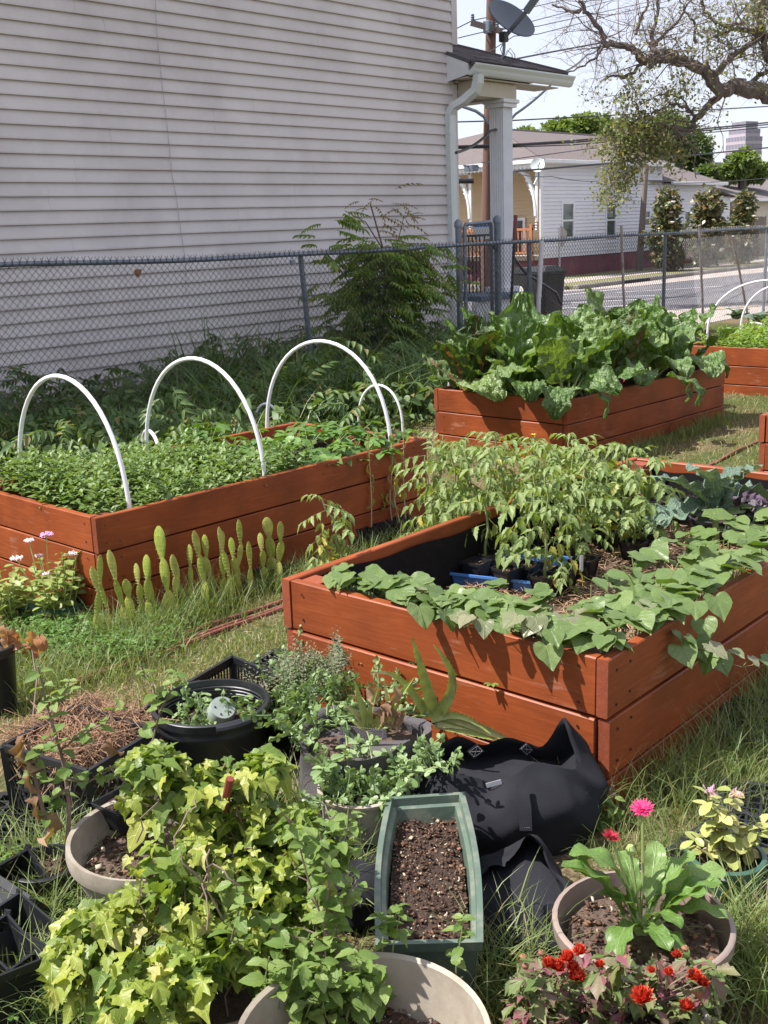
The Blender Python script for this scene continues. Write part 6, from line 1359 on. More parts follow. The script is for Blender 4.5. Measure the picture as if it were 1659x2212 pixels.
cact = [(293, 1260, 1222, 9, 'flat yellow green cactus pad third from the left in the grass'), (312, 1262, 1205, 12, 'wider dotted cactus pad near the bed corner'), (345, 1245, 1146, 16, 'tall two storey cactus pad rising against the bed board'), (398, 1255, 1185, 9, 'slender cactus beside the tall pad'), (372, 1250, 1200, 9, 'slim cactus finger in the middle left'), (430, 1235, 1150, 12, 'tall cactus finger with flat top left of centre'), (448, 1235, 1160, 11, 'round topped cactus pad at the row centre'),
        (469, 1232, 1148, 8, 'narrow cactus finger just right of the centre'), (486, 1225, 1140, 8, 'thin cactus finger with red rim'), (499, 1230, 1128, 8, 'tallest thin cactus finger'), (507, 1240, 1165, 11, 'cactus pad in front of the thin fingers'), (532, 1225, 1175, 6, 'little cactus finger right of the thin ones'), (577, 1205, 1122, 15, 'big dotted cactus pad at the right end'), (565, 1215, 1155, 11, 'cactus pad left of the big right one'), (596, 1205, 1130, 10, 'outermost right slim cactus pad'), (583, 1220, 1170, 9, 'small cactus pad in front of the big right one'),
        (224, 1250, 1200, 8, 'shaded cactus pad by the bed corner'), (262, 1240, 1188, 12, 'shaded wide cactus pad behind the grass'), (203, 1265, 1225, 11, 'leftmost cactus pad among the sedum leaves'), (322, 1255, 1215, 10, 'yellow rimmed cactus pad'), (283, 1300, 1250, 12, 'low green cactus pad leaning forward in the clover'), (395, 1240, 1215, 7, 'short cactus nub between two taller fingers')]
M_areole = mat('pale cactus areoles', (.62,.60,.30), .8); BUD0 = Tpl([(-.5,0,0),(.5,0,0),(0,.5,0),(0,-.5,0),(0,0,.5),(0,0,-.5)], [(0,3,4),(3,1,4),(1,2,4),(2,0,4),(3,0,5),(1,3,5),(2,1,5),(0,2,5)])
SPK = Tpl([(0,-.15,0), (1,0,0), (0,.15,0), (0,0,.2)], [(0,1,2),(0,1,3),(1,2,3)]); sppos = []
for k, (px, pb, pt, w, lb) in enumerate(cact):
    yy = 4.44-.05*(k % 3)-.03*(px < 250); b_ = PY(px, pt, yy); s = FPX/(b_.x*sa_+b_.y*ca_); ztop = b_.z; b_.z = gz(b_.x, yy)+.03; T = thing('cactus', lb, 'cactus', b_, 'row of cactus pads in the grass')
    H_ = ztop-b_.z; npd = max(1, min(3, round(H_/.115))); bb = b_.copy()
    for j in range(npd):
        hh = H_/npd*1.12; ww = max(w*.88/s, .015)*(1.05 if j == 0 else U(.8, 1.15)); mb, dd, ss_, tt = pad(bb, hh, ww, U(0, 6), U(0, .22)); bb = bb+ss_*U(-.006, .006); obj('pad', mb, L_cact, T); fc = -tt if tt.dot(_fwd) > 0 else tt; ap = []
        for q in range(26):
            v_, u_ = .12+.8*(q//4)/6.5, (-.75+.5*(q % 4)+(.12 if (q//4) % 2 else -.12)); ap.append(tuple(bb+dd*hh*v_+ss_*ww*.8*u_*sin(pi*v_)**.4+fc*ww*.20*sqrt(max(.05, 1-u_*u_))))
        scatter('areoles', [BUD0], ap, RN.uniform(0, 6, 26), 0, 0, RN.uniform(.003, .0045, 26), M_areole, T, 'stuff'); bb = bb+dd*hh*.89
    for q in range(0): sppos.append(b_+dd*H_*U(.2, .95)+ss_*w*.42/s*U(-1, 1)+tt*w*.14/s*(-1 if tt.dot(_fwd) > 0 else 1)*U(.7, 1.1))
# pots by the cacti and the sedum
sqpot('small black square pot with cactus at the right end of the cactus row', G(575, 1262), .10, .09, 'black pots in the cactus row'); sqpot('small black square pot beside the long bed near the cactus row end', G(606, 1256), .10, .09, 'black pots in the cactus row'); sqpot('black pot buried in clover below the cactus row', G(335, 1345), .11, .07, 'black pots in the cactus row'); sqpot('black pot half hidden by grass under the sedum', G(225, 1385), .13, .09, 'black pots in the cactus row')
ME_sed = [fan([(0,0),(.1,.14),(.3,.27),(.55,.33),(.8,.26),(.95,.1),(1,0)], 2, .15, .3).mesh('sedum_leaf', L_sedum)]
def sedum(label, px, py, pt, spread, nst, grp=None, mes=None, flc=None, ls=.058, fl=()):
    b_ = G(px, py); s = FPX/(b_.x*sa_+b_.y*ca_); T = thing('sedum_plant', label, 'succulent plant', b_, grp); st = MB()
    for k in range(nst):
        a = U(0, 6.28); H_ = (py-pt)/s*U(.55, 1.0); r_ = spread/s*U(.2, 1); tip = b_+Vector((r_*cos(a), r_*sin(a), H_)); mid = b_.lerp(tip, .5)+Vector((r_*.2*cos(a), r_*.2*sin(a), -.01)); st.tube([b_, mid, tip], [.004, .004, .003], 5)
        for q in range(12):
            t = .15+.85*q/11; p = b_.lerp(mid, t*2) if t < .5 else mid.lerp(tip, t*2-1); inst('leaf', (mes or ME_sed)[0], frame(p, q*2.4+k, U(-.1, .7), U(-.4, .4), ls*U(.7, 1.25)), T)
    obj('stem', st, M_stemg, T); return T
rpot('teal pot lying tilted under the pink flowered sedum', G(75, 1345), .10, .11, M_greend, None, .8, .02, .75, 20, tilt=(.35, 'Y'))
rpot('teal pot hidden behind the sedum leaves', G(135, 1350), .11, .12, M_greend, None, .8, .02, .75, 20)
S1 = sedum('sedum with bright pink flower head before the bed corner', 120, 1350, 1185, 85, 26, 'pink flowering sedums'); S2 = sedum('sedum with faded pink flower heads at the left edge', 30, 1350, 1215, 75, 20, 'pink flowering sedums')
M_pinkf = mat('pink sedum flower', (.62,.22,.45), .7, (.70,.32,.52), ns=60); M_pinkp = mat('faded pink flower', (.62,.42,.42), .8, (.66,.50,.45), ns=60)
BUD = Tpl([(-.5,0,0),(.5,0,0),(0,.5,0),(0,-.5,0),(0,0,.6)], [(0,3,4),(3,1,4),(1,2,4),(2,0,4)])
for (px, py, w, m_, par) in ((100, 1155, 17, M_pinkf, S1), (62, 1168, 11, M_pinkp, S1), (36, 1206, 14, M_pinkp, S2), (85, 1200, 9, M_pinkp, S1), (160, 1195, 12, M_pinkp, S1), (100, 1240, 9, M_pinkp, S2)):
    p = G(110, 1345); dpt = p.x*sa_+p.y*ca_; q = PD(px, py, dpt); s = FPX/dpt; n = 70; pts = [q+Vector((w/s*sqrt(U(0,1))*cos(z_), w/s*sqrt(U(0,1))*sin(z_), U(-.006, .006))) for z_ in [U(0, 6.28) for _ in range(n)]]
    scatter('flower_head', [BUD], np.array([tuple(v) for v in pts]), 0, RN.normal(0, .3, n), 0, RN.uniform(.008, .014, n), m_, par); mb = MB(); mb.tube([q, q.lerp(G(110, 1345), .4)], .003, 5); obj('flower_stalk', mb, M_stemg, par)
# ------------------------------------------------------------ foreground pots, bags and crates
ZG = .21
def rim(px, py, hw, z): c_ = P(px, py, z); return c_, hw/(FPX/((c_-O).dot(_fwd)))
def rimpot(label, px, py, hw, zr, h=None, **k):
    c_, r_ = rim(px, py, hw, zr); z0 = gz(c_.x, c_.y)-.005 if h is None else zr-h; return rpot(label, (c_.x, c_.y, z0), r_, zr-z0, **k), c_, r_
# twig helper: leafy stems
def leafy(T, pts, r, n, mes, s0, s1, m=None, tip=True, el0=.3, jit=.01, t0=.15, opp=True):
    mb = MB(); mb.tube(pts, [r*(1-.65*i/(len(pts)-1)) for i in range(len(pts))], 5); obj('stem', mb, m or M_stem, T); a = U(0, 6)
    for q in range(n):
        t = (t0+(1-t0)*(q+.5)/n)*(len(pts)-1); i = min(len(pts)-2, int(t)); p = Vector(pts[i]).lerp(Vector(pts[i+1]), t-i); a += pi/2+U(-.3, .3)
        for s_ in ((0, pi) if opp else (0,)): inst('leaf', mes[R.randrange(len(mes))], frame(p+Vector((U(-jit, jit), U(-jit, jit), 0)), a+s_, el0+U(-.5, .3), U(-.5, .5), U(s0, s1)*(1.1-.35*q/n)), T)
def arc(a, b_, up=.0, n=6, wob=.01):
    a = Vector(a); b_ = Vector(b_); return [a.lerp(b_, k/n)+Vector((U(-wob, wob), U(-wob, wob), up*sin(pi*k/n))) for k in range(n+1)]
ME_pu = [fan([(0,0),(.2,.12),(.5,.26),(.8,.27),(.96,.12),(1,0)], 2, .15, .2, cup=.1).mesh('purslane_leaf', L_purs)]
MINT = [fan(SERR, 3, .28, .35, wav=.02, seed=k, bub=.03) for k in range(3)]; ME_mint = [t.mesh('serrated_leaf', L_mint) for t in MINT]
PURT = (lambda base: [ (lambda r_: join([TUBE3([(0,0,0),(.05,0,.01),(.1,0,0)], [.003,.003,.002])]+[base.moved(frame((.1-.035*(q//4)+.004*r_.random(), 0, 0), q*1.57+.6*(q//4), .9-.5*(q//4)+r_.uniform(-.2,.2), 0, r_.uniform(.020,.030))) for q in range(11)]))(random.Random(s)) for s in range(5)])(fan([(0,0),(.2,.12),(.5,.28),(.8,.28),(.96,.12),(1,0)], 1, .15, .2))
for t in PURT:   # build axis: z of each cluster along the shoot
    pass
def purslane(T, pts, s0=.9, s1=1.3, name='purslane'):
    n = len(pts); return scatter(name, PURT, np.array([tuple(p) for p in pts]), RN.uniform(0, 6.3, n), RN.normal(.5, .5, n), RN.uniform(-3, 3, n), RN.uniform(s0, s1, n), L_purs, T, 'stuff')
# big black nursery pot
T, cN, rN = rimpot('big glossy black nursery pot holding purslane and a clear plastic cup', 455, 1515, 122, .50, soil=.70, rim=.03, taper=.86, chipn=160)
mb = MB()
for k in range(3): mb.tube([cN+Vector(((rN-.012)*cos(a), (rN-.012)*sin(a), -.022-.012*k)) for a in np.linspace(0, 6.28, 33)], .0025, 4)
obj('rim_rings', mb, M_black, T, kind='stuff')
for a in (atan2(-.9, -.3), atan2(.9, .2)):
    mb = MB(); mb.tube([cN+Vector(((rN+.012)*cos(a+q), (rN+.012)*sin(a+q), -.012)) for q in np.linspace(-.3, .3, 7)], .011, 8); obj('handle', mb, M_black, T)
S = thing('purslane_plant', 'purslane growing inside the big black nursery pot', 'purslane', cN-Vector((0,0,.09)))
pts = [cN+Vector((U(-1, 1)*rN*.75, U(-1, 1)*rN*.6, -.075+U(0, .05))) for _ in range(34)]; purslane(S, [p for p in pts if (p-cN).xy.length < rN*.85 and (p-P(480, 1530, .44)).length > .06], .55, .8)
for px, py in ((425, 1500), (530, 1505), (395, 1535), (480, 1490)): leafy(S, arc(P(px+10, py+25, .42), P(px, py, .47), .01, 4), .003, 4, ME_pu, .03, .045)
M_clear = mat('clear cloudy plastic', (.22,.26,.23), .25, (.30,.34,.30), ns=20, spec=.7)
q = P(482, 1528, .475); T = thing('plastic_cup', 'clear cloudy plastic nursery cup lying on its side in the black pot', 'plastic cup', q); mb = MB(); Rm = Matrix.Rotation(1.1, 3, 'Y')@Matrix.Rotation(.3, 3, 'X')
mb.lathe((0,0,0), [(.001, 0), (.03, 0), (.032, .004), (.043, .075), (.046, .076), (.042, .07), (.029, .006), (.001, .005)], 24); dirv = (-_fwd*.6+_up*.5+_rt*.25).normalized(); Rq = (-dirv).to_track_quat('Z', 'Y').to_matrix(); mb.v = [tuple(Rq@Vector(v)*1.3+q) for v in mb.v]; obj('cup_body', mb, M_clear, T)
for k in range(5):
    a = k*2*pi/5+.3; h_ = q+Rq@Vector((.026*cos(a), .026*sin(a), -.001)); mb = MB(); mb.tube([h_+dirv*.0015, h_-dirv*.001], .0032, 8); obj('drain_hole', mb, M_black, T)
M_need = leafmat('brown pine needles', (.22,.12,.07), (.32,.19,.11), (.14,.08,.05), tr=.05, rough=.8, bump=0)
# slatted crate behind and milk crate
def crate(label, cs, zt, zb, m=M_black, slots=9, rows=2, lattice=False, name='plastic_crate', h0=.35, h1=.9, wall=.006):
    """cs: four top corners; open box of ribbed plastic with slots cut between bars"""
    cs = [Vector((v.x, v.y, 0)) for v in cs]; ce = sum(cs, Vector())/4; T = thing(name, label, 'crate', ce+Vector((0, 0, zb))); bs = [ce+(v-ce)*.95 for v in cs]; H_ = zt-zb
    def pt(i, t, h): a = bs[i].lerp(cs[i], h); b_ = bs[(i+1) % 4].lerp(cs[(i+1) % 4], h); v = a.lerp(b_, t); v.z = zb+H_*h; return v
    for i in range(4):
        mb = MB(); nrm = (cs[(i+1) % 4]-cs[i]).cross(Vector((0,0,1))).normalized(); Ls = (cs[(i+1) % 4]-cs[i]).length
        def bar(a, b_, w, t_=wall): mb.beam(a, b_, t_, w)
        for h_, w in ((.985, .022), (.02, .016)): bar(pt(i, 0, h_), pt(i, 1, h_), w, .014)
        for h_ in np.linspace(.18, .86, rows+1): bar(pt(i, 0, h_), pt(i, 1, h_), .008)
        if lattice:
            nl = int(Ls/.035)
            for k in range(nl+1):
                a = pt(i, k/nl, .16); b_ = pt(i, min(1, (k+2.5)/nl), .8); c2 = pt(i, max(0, (k-2.5)/nl), .8); mb.beam(a, b_, wall, .006); mb.beam(a, c2, wall*.8, .006)
            for k in range(nl+1): mb.beam(pt(i, k/nl, .8), pt(i, k/nl, .99), wall, .006)
        else:
            nl = int(Ls/.018)
            for k in range(nl+1):
                if (k % 14) in (0, 1): mb.beam(pt(i, k/nl, .02), pt(i, k/nl, .98), .02, .03) if False else mb.beam(pt(i, k/nl, .05), pt(i, k/nl, .97), wall*1.1, .02)
                else: mb.beam(pt(i, k/nl, .15), pt(i, k/nl, .9), wall, .007)
        obj('side', mb, m, T, None)
        mb = MB(); mb.beam(pt(i, 0, 0), pt(i, 0, 1), .022, .022); obj('corner', mb, m, T, None)
    mb = MB(); n = 7
    for k in range(n+1):
        mb.beam(pt(0, k/n, 0), pt(2, 1-k/n, 0), .006, .012); mb.beam(pt(1, k/n, 0), pt(3, 1-k/n, 0), .006, .012)
    obj('floor_grid', mb, m, T, None); return T
crate('long black slatted bulb crate behind the big black pot', [P(262, 1562, .37), P(502, 1421, .37), P(600, 1462, .37), P(400, 1610, .37)], .37, .21)
crate('black lattice milk crate full of dry pine needles at left', [P(8, 1612, .47), P(168, 1525, .47), P(335, 1580, .47), P(190, 1668, .47)], .47, .20, lattice=True)
cc_ = (P(8, 1612, .42)+P(335, 1580, .42)+P(168, 1525, .42)+P(190, 1668, .42))/4
pts = [cc_+Vector((U(-.17, .17), U(-.17, .17), U(-.04, .04)-.0)) for _ in range(3500)]
NEED = [Tpl([(-.5,-.007,0), (0,-.007,.10+.05*k), (.5,-.007,0), (.5,.007,0), (0,.007,.10+.05*k), (-.5,.007,0)], [(0,1,4,5), (1,2,3,4)]) for k in range(3)]
o = scatter('dry_needles', NEED, np.array([tuple(p) for p in pts]), RN.uniform(0, 6.3, 3500), RN.normal(0, .5, 3500), RN.normal(0, .6, 3500), RN.uniform(.07, .20, 3500), M_need, None, 'stuff'); o['label'] = 'dry brown pine needles and dead stalks filling the milk crate'; o['category'] = 'dry needles'
mb = MB(); mb.box(cc_-Vector((.14,.14,.2)), cc_+Vector((.14,.14,-.04)), .01); o = obj('crate_soil', mb, M_soild, None, 60, base=cc_); tag(o, 'block of dry soil inside the milk crate', 'soil')
# leafy shrub and bare twigs rising over the milk crate
p = P(95, 1858, .36); Tb = thing('leggy_shrub', 'tall leggy plant with bare grey stem rising from the small left pot', 'shrub', p)
dp = p.x*sa_+p.y*ca_
def SP_(px, py, dd=0): return PD(px, py, dp+dd)
leafy(Tb, [SP_(145, 1845), SP_(150, 1740, .02), SP_(140, 1660, .04), SP_(118, 1580, .05), SP_(95, 1500, .05), SP_(82, 1440, .03)], .007, 7, ME_mint, .035, .06, M_twigw, t0=.35)
for pts_ in ([(145, 1680), (190, 1690), (240, 1660), (300, 1640)], [(130, 1620), (170, 1590), (230, 1560), (262, 1500)], [(122, 1590), (90, 1620), (70, 1660), (80, 1700)], [(150, 1700), (110, 1730), (95, 1770)], [(108, 1540), (140, 1500), (150, 1470)], [(290, 1645), (330, 1600), (345, 1540), (330, 1480), (300, 1440)], [(345, 1540), (370, 1490), (375, 1450)], [(240, 1660), (280, 1700), (330, 1720)]):
    leafy(Tb, [SP_(x, y, U(-.06, .06)) for x, y in pts_], .0035, 6, ME_mint, .03, .055, M_twigw, t0=.2)
L_ddead = [blade(.32, ov, 6, 4, curl=1.6, fold=.5, ruffle=.08, seed=s).mesh('dead_leaf', L_dead) for s in range(3)]
Td = thing('dead_stalk', 'dead plant with crumpled tan leaves hanging before the milk crate', 'dead plant', P(85, 1740, .3))
mb = MB(); mb.tube([SP_(100, 1780), SP_(75, 1680), SP_(60, 1600)], [.006, .005, .003], 5); obj('stem', mb, M_twigw, Td)
for px, py in ((55, 1600), (62, 1625), (70, 1665), (85, 1720), (92, 1760), (52, 1590), (240, 1590)): inst('leaf', L_ddead[R.randrange(3)], frame(SP_(px, py), U(0, 6), -1.2, U(-1, 1), U(.07, .11)), Td)
rimpot('small black pot with crumbly soil at the left behind the tall grass', 95, 1862, 70, .37, soil=.8, sm=M_soild, chipn=90)
# dead leaf plant at left edge
T, cc2, r2 = rimpot('black pot cut by the left edge holding a dead plant', -28, 1392, 58, .34, soil=.85)
Td = thing('dead_shrub', 'dead plant with curled orange brown leaves at the left edge', 'dead plant', cc2); dq = cc2.x*sa_+cc2.y*ca_
M_or = leafmat('orange dead leaves', (.42,.20,.09), (.30,.14,.07), (.50,.30,.17), tr=.3, rough=.8); ME_or = [blade(.36, ov, 6, 4, curl=1.8, fold=.6, ruffle=.1, seed=s+9).mesh('dead_leaf', M_or) for s in range(3)]
mb = MB(); mb.tube([PD(5, 1420, dq), PD(45, 1400, dq), PD(70, 1390, dq)], [.004, .003, .002], 5); mb2 = MB(); mb2.tube([PD(70, 1560, dq-.2), PD(80, 1470, dq-.1), PD(68, 1395, dq)], [.004, .004, .003], 5); obj('stem', mb, M_twigw, Td); obj('stem', mb2, M_twigw, Td)
for px, py in ((8, 1350), (18, 1362), (30, 1372), (5, 1375), (62, 1378), (75, 1388), (84, 1380), (20, 1385), (68, 1398), (92, 1392)): inst('leaf', ME_or[R.randrange(3)], frame(PD(px, py, dq+U(-.03, .03)), U(0, 6), U(-1.2, .2), U(-1, 1), U(.055, .085)), Td)
# grey felt bag with purslane, thyme and aloe
def feltbag(label, c_, rx, ry, h, m, rot=0, peaks=(), sag=.12, rimfold=.02, group=None, seed=0, inner=.6, bulge=.08, lean=(0, 0), pinch=0.):
    T = thing('grow_bag', label, 'grow bag', c_, group); n = 72; rows = 16; mb = MB(); vs = []
    def hgt(a): 
        z = h*(1-.04*sin(2*a+seed))
        for (pa, ph, pw) in peaks:
            dlt = (a-pa+pi) % (2*pi)-pi; z += ph*exp(-(dlt/pw)**2)
        return z
    def P_(a, t, off=0):
        z = hgt(a)*t; f = 1+bulge*sin(pi*t*.9)-.03*t-pinch*max(0, (t-.55)/.45)**1.6*(.35+.65*abs(sin(a))); w = mnoise.noise((cos(a)*2+seed, sin(a)*2, t*2.5))*sag*(.35+t)+mnoise.noise((cos(a)*5+seed, sin(a)*5, t*5+3))*sag*.35
        crease = -.03*abs(sin(a*4.5+seed+t*2.3+2*mnoise.noise((a, t*2, seed))))*sin(pi*t)**.6-.02*abs(mnoise.noise((a*2.2, t*5+seed, 1.5)))
        f += w+crease; x = (rx-off)*f*cos(a); y = (ry-off)*f*sin(a); x += lean[0]*t*t; y += lean[1]*t*t
        return Vector((c_[0]+x*cos(rot)-y*sin(rot), c_[1]+x*sin(rot)+y*cos(rot), c_[2]+z))
    for i in range(rows+1):
        for k in range(n): vs.append(P_(2*pi*k/n, i/rows))
    for i in range(1, 9):
        for k in range(n):
            a = 2*pi*k/n; t = 1-i/8*inner; q_ = P_(a, t, .010+.01*min(1, i/2)); vs.append(q_)
    R_ = rows+8; mb.add(vs, [(i*n+k, i*n+(k+1) % n, (i+1)*n+(k+1) % n, (i+1)*n+k) for i in range(R_) for k in range(n)]+[tuple(range(n-1, -1, -1)), tuple(R_*n+k for k in range(n))])
    obj('bag_body', mb, m, T, 80); return T, P_
M_stitch = mat('grey thread', (.34,.33,.34), .8)
def strap(T, pts, w, m, stitch=True, nrm=None):
    pts = [Vector(p) for p in pts]; mb = MB(); vs = []; n = len(pts)
    for i, p in enumerate(pts):
        t = (pts[min(i+1, n-1)]-pts[max(i-1, 0)]).normalized(); nn = nrm or -_fwd; sd = t.cross(nn).normalized(); n2 = sd.cross(t); 
        if n2.dot(nn) < 0: n2 = -n2
        for a, b_ in ((-w/2, .004), (w/2, .004), (w/2, 0), (-w/2, 0)): vs.append(p+sd*a+n2*b_)
    mb.add(vs, [(i*4+k, i*4+(k+1) % 4, (i+1)*4+(k+1) % 4, (i+1)*4+k) for i in range(n-1) for k in range(4)]+[(3,2,1,0), tuple((n-1)*4+k for k in range(4))])
    o = obj('strap', mb, m, T, 50)
    if stitch:
        st = MB(); a, b_ = pts[0], pts[-1]; t = (b_-a).normalized(); nn = nrm or -_fwd; sd = t.cross(nn).normalized(); L_ = (b_-a).length
        def dash(p, q):
            k = max(2, int((q-p).length/.006))
            for j in range(k): st.beam(p.lerp(q, (j+.15)/k)+nn*.0052, p.lerp(q, (j+.75)/k)+nn*.0052, .0012, .001, nn)
        c1, c2, c3, c4 = a+sd*w*.36+t*L_*.08, a-sd*w*.36+t*L_*.08, b_-sd*w*.36-t*L_*.08, b_+sd*w*.36-t*L_*.08
        for x, y in ((c1, c2), (c2, c3), (c3, c4), (c4, c1), (c1, c3), (c2, c4)): dash(x, y)
        obj('stitching', st, M_stitch, o, None, kind='stuff')
    return o
c_, r_ = rim(787, 1592, 148, .47); cG = (c_.x, c_.y, ZG-.01)
TG, PG = feltbag('faded grey fabric grow bag packed with purslane, thyme and aloe', cG, r_*.97, r_*.97, .285, M_feltg, sag=.10, seed=2, inner=.2, bulge=.05, peaks=((-1.4, .02, 1.2),))
soil_disc(TG, (c_.x, c_.y, 0), r_*.93, r_*.93, .435, M_soild)
strap(TG, [P(735, 1575, .49), P(760, 1580, .485), P(790, 1590, .475), P(835, 1585, .48)], .032, M_feltg)
S = thing('purslane_plant', 'mass of purslane spilling over the left of the grey fabric bag', 'purslane', c_); pts = []
for k in range(120):
    px, py = R.gauss(660, 40), R.gauss(1515, 34); pts.append(P(px, py, .47+U(-.05, .05)))
pts += [P(U(700, 880), U(1480, 1560), .465) for _ in range(44)]
pts += [P(x+U(-14, 14), y+U(-10, 10), .44+U(-.04, .04)) for x, y in ((600, 1560), (625, 1585), (650, 1590), (640, 1600), (610, 1540), (600, 1500), (720, 1450), (750, 1430), (820, 1435), (850, 1450), (640, 1570), (660, 1550)) for _ in range(4)]
purslane(S, pts, .65, .95)
T = thing('thyme_plant', 'grey leaved thyme with upright tips against the red boards', 'thyme', P(690, 1480, .45)); SPT = [sprig(70+i, 11, .015, None, .09) for i in range(3)]
pts = [P(R.gauss(665, 38), R.gauss(1478, 16), .47+U(-.05, .03)) for _ in range(230)]+[P(735+U(-8, 8), 1420+U(-5, 40), .56+U(-.03, .02)) for _ in range(14)]
L_thy = leafmat('thyme leaves', (.10,.125,.065), (.14,.16,.085), (.18,.18,.11), tr=.15, rough=.6)
scatter('foliage', SPT, np.array([tuple(q) for q in pts]), RN.uniform(0, 6.3, len(pts)), pi/2+RN.normal(0, .4, len(pts)), RN.uniform(-3, 3, len(pts)), RN.uniform(.7, 1.2, len(pts)), L_thy, T, 'stuff')
# aloe
def aloe(T, a, b_, w, bend=0., curl=0.):
    a = Vector(a); b_ = Vector(b_); d_ = b_-a; L_ = d_.length; mb = MB(); n = 12; up_ = _up*bend; nn = -_fwd; vs = []
    for i in range(n+1):
        t = i/n; p_ = a.lerp(b_, t)+(_up*bend+_rt*curl)*sin(pi*t); ww = w*(1-t)**.75*(.9+.1*sin(i*3))+.0012; td = (d_+(_up*bend+_rt*curl)*pi*cos(pi*t)).normalized(); sd = td.cross(nn).normalized(); n2 = sd.cross(td)
        if n2.dot(nn) < 0: n2 = -n2
        for (x, z) in ((-1, .25), (-.5, -.02), (0, -.1), (.5, -.02), (1, .25), (.5, -.32), (0, -.42), (-.5, -.32)): vs.append(p_+sd*x*ww+n2*z*ww*1.1)
    mb.add(vs, [(i*8+k, i*8+(k+1) % 8, (i+1)*8+(k+1) % 8, (i+1)*8+k) for i in range(n) for k in range(8)]+[tuple(range(7, -1, -1))])
    o = obj('leaf', mb, L_aloe, T, 50); sp = MB()
    for k in range(12):
        t = .08+.8*k/12; p_ = a.lerp(b_, t)+(_up*bend+_rt*curl)*sin(pi*t); ww = w*(1-t)**.75; sd = d_.cross(nn).normalized()
        for s_ in (-1, 1): sp.add([p_+sd*s_*ww*1.0+nn*ww*.25, p_+sd*s_*(ww+.004)+d_*.012+nn*ww*.25, p_+sd*s_*ww*1.0+nn*ww*.25+d_*.016], [(0,1,2)])
    obj('teeth', sp, L_aloe, o, None, kind='stuff')
A1 = thing('aloe_plant', 'tall aloe with long toothed leaves leaning on the red boards', 'aloe', P(935, 1540, .48)); da = 3.02
def AD(px, py, dd=0): q_ = P(930, 1540, .48); return PD(px, py, q_.x*sa_+q_.y*ca_+dd)
for a, b_, w, be, cu in (((940, 1545), (890, 1375), .024, 0, .0), ((948, 1540), (936, 1392), .020, .0, .05), ((925, 1548), (840, 1450), .017, .02, 0), ((945, 1555), (1130, 1618), .024, .02, 0), ((940, 1560), (1080, 1600), .018, .0, 0), ((930, 1552), (1060, 1585), .015, .03, 0), ((920, 1545), (800, 1455), .012, .05, 0), ((955, 1535), (968, 1450), .018, 0, .02)): aloe(A1, AD(*a), AD(*b_, -.03), w, be, cu)
A2 = thing('aloe_plant', 'smaller pale aloe in the middle of the grey bag', 'aloe', P(800, 1580, .46))
def AE(px, py, dd=0): q_ = P(800, 1580, .46); return PD(px, py, q_.x*sa_+q_.y*ca_+dd)
for a, b_, w, be, cu in (((800, 1580), (895, 1462), .016, 0, 0), ((795, 1578), (735, 1545), .018, .012, 0), ((798, 1578), (765, 1470), .016, 0, 0), ((805, 1580), (858, 1500), .014, 0, .01), ((792, 1575), (742, 1520), .012, .01, 0), ((800, 1578), (815, 1490), .012, 0, -.01), ((838, 1572), (862, 1510), .012, 0, 0), ((845, 1560), (830, 1470), .010, 0, 0)): aloe(A2, AE(*a), AE(*b_), w, be, cu)
for k in range(10): inst('leaf', L_ddead[k % 3], frame(AE(770+U(0, 110), 1480+U(0, 70)), U(0, 6), -1., U(-1, 1), U(.04, .07)), A2)
rimpot('black nursery pot squeezed between the big black pot and the grey bag', 612, 1530, 52, .42, soil=.9)
c_, r_ = rim(612, 1622, 60, .25)
# cream round planter
T, cC, rC = rimpot('cream cylinder planter full of purslane behind the green trough', 780, 1698, 89, .44, m=M_creamp, soil=.82, rim=.012, taper=.93, ribs_=False, chipn=60, group=None)
S = thing('purslane_plant', 'leafy purslane overflowing the cream cylinder planter', 'purslane', cC)
pts = [cC+Vector((U(-1, 1)*rC*.85, U(-1, 1)*rC*.85, -.06+U(0, .05))) for _ in range(95)]; pts = [q for q in pts if (q-cC).xy.length < rC*.9]; pts += [P(x+U(-8, 8), y+U(-6, 6), .46) for x, y in ((870, 1670), (900, 1660), (930, 1662), (955, 1655), (965, 1665), (700, 1670), (715, 1650), (760, 1620), (830, 1650), (850, 1665), (690, 1672), (900, 1645)) for _ in range(3)]
purslane(S, pts, .7, 1.0)
for px, py, ex, ey in ((850, 1690, 962, 1655), (760, 1680, 745, 1585), (720, 1680, 690, 1665), (800, 1670, 800, 1580), (860, 1680, 900, 1640)): leafy(S, arc(P(px, py, .45), P(ex, ey, .53), .01, 4), .004, 5, ME_pu, .03, .045, M_stem)
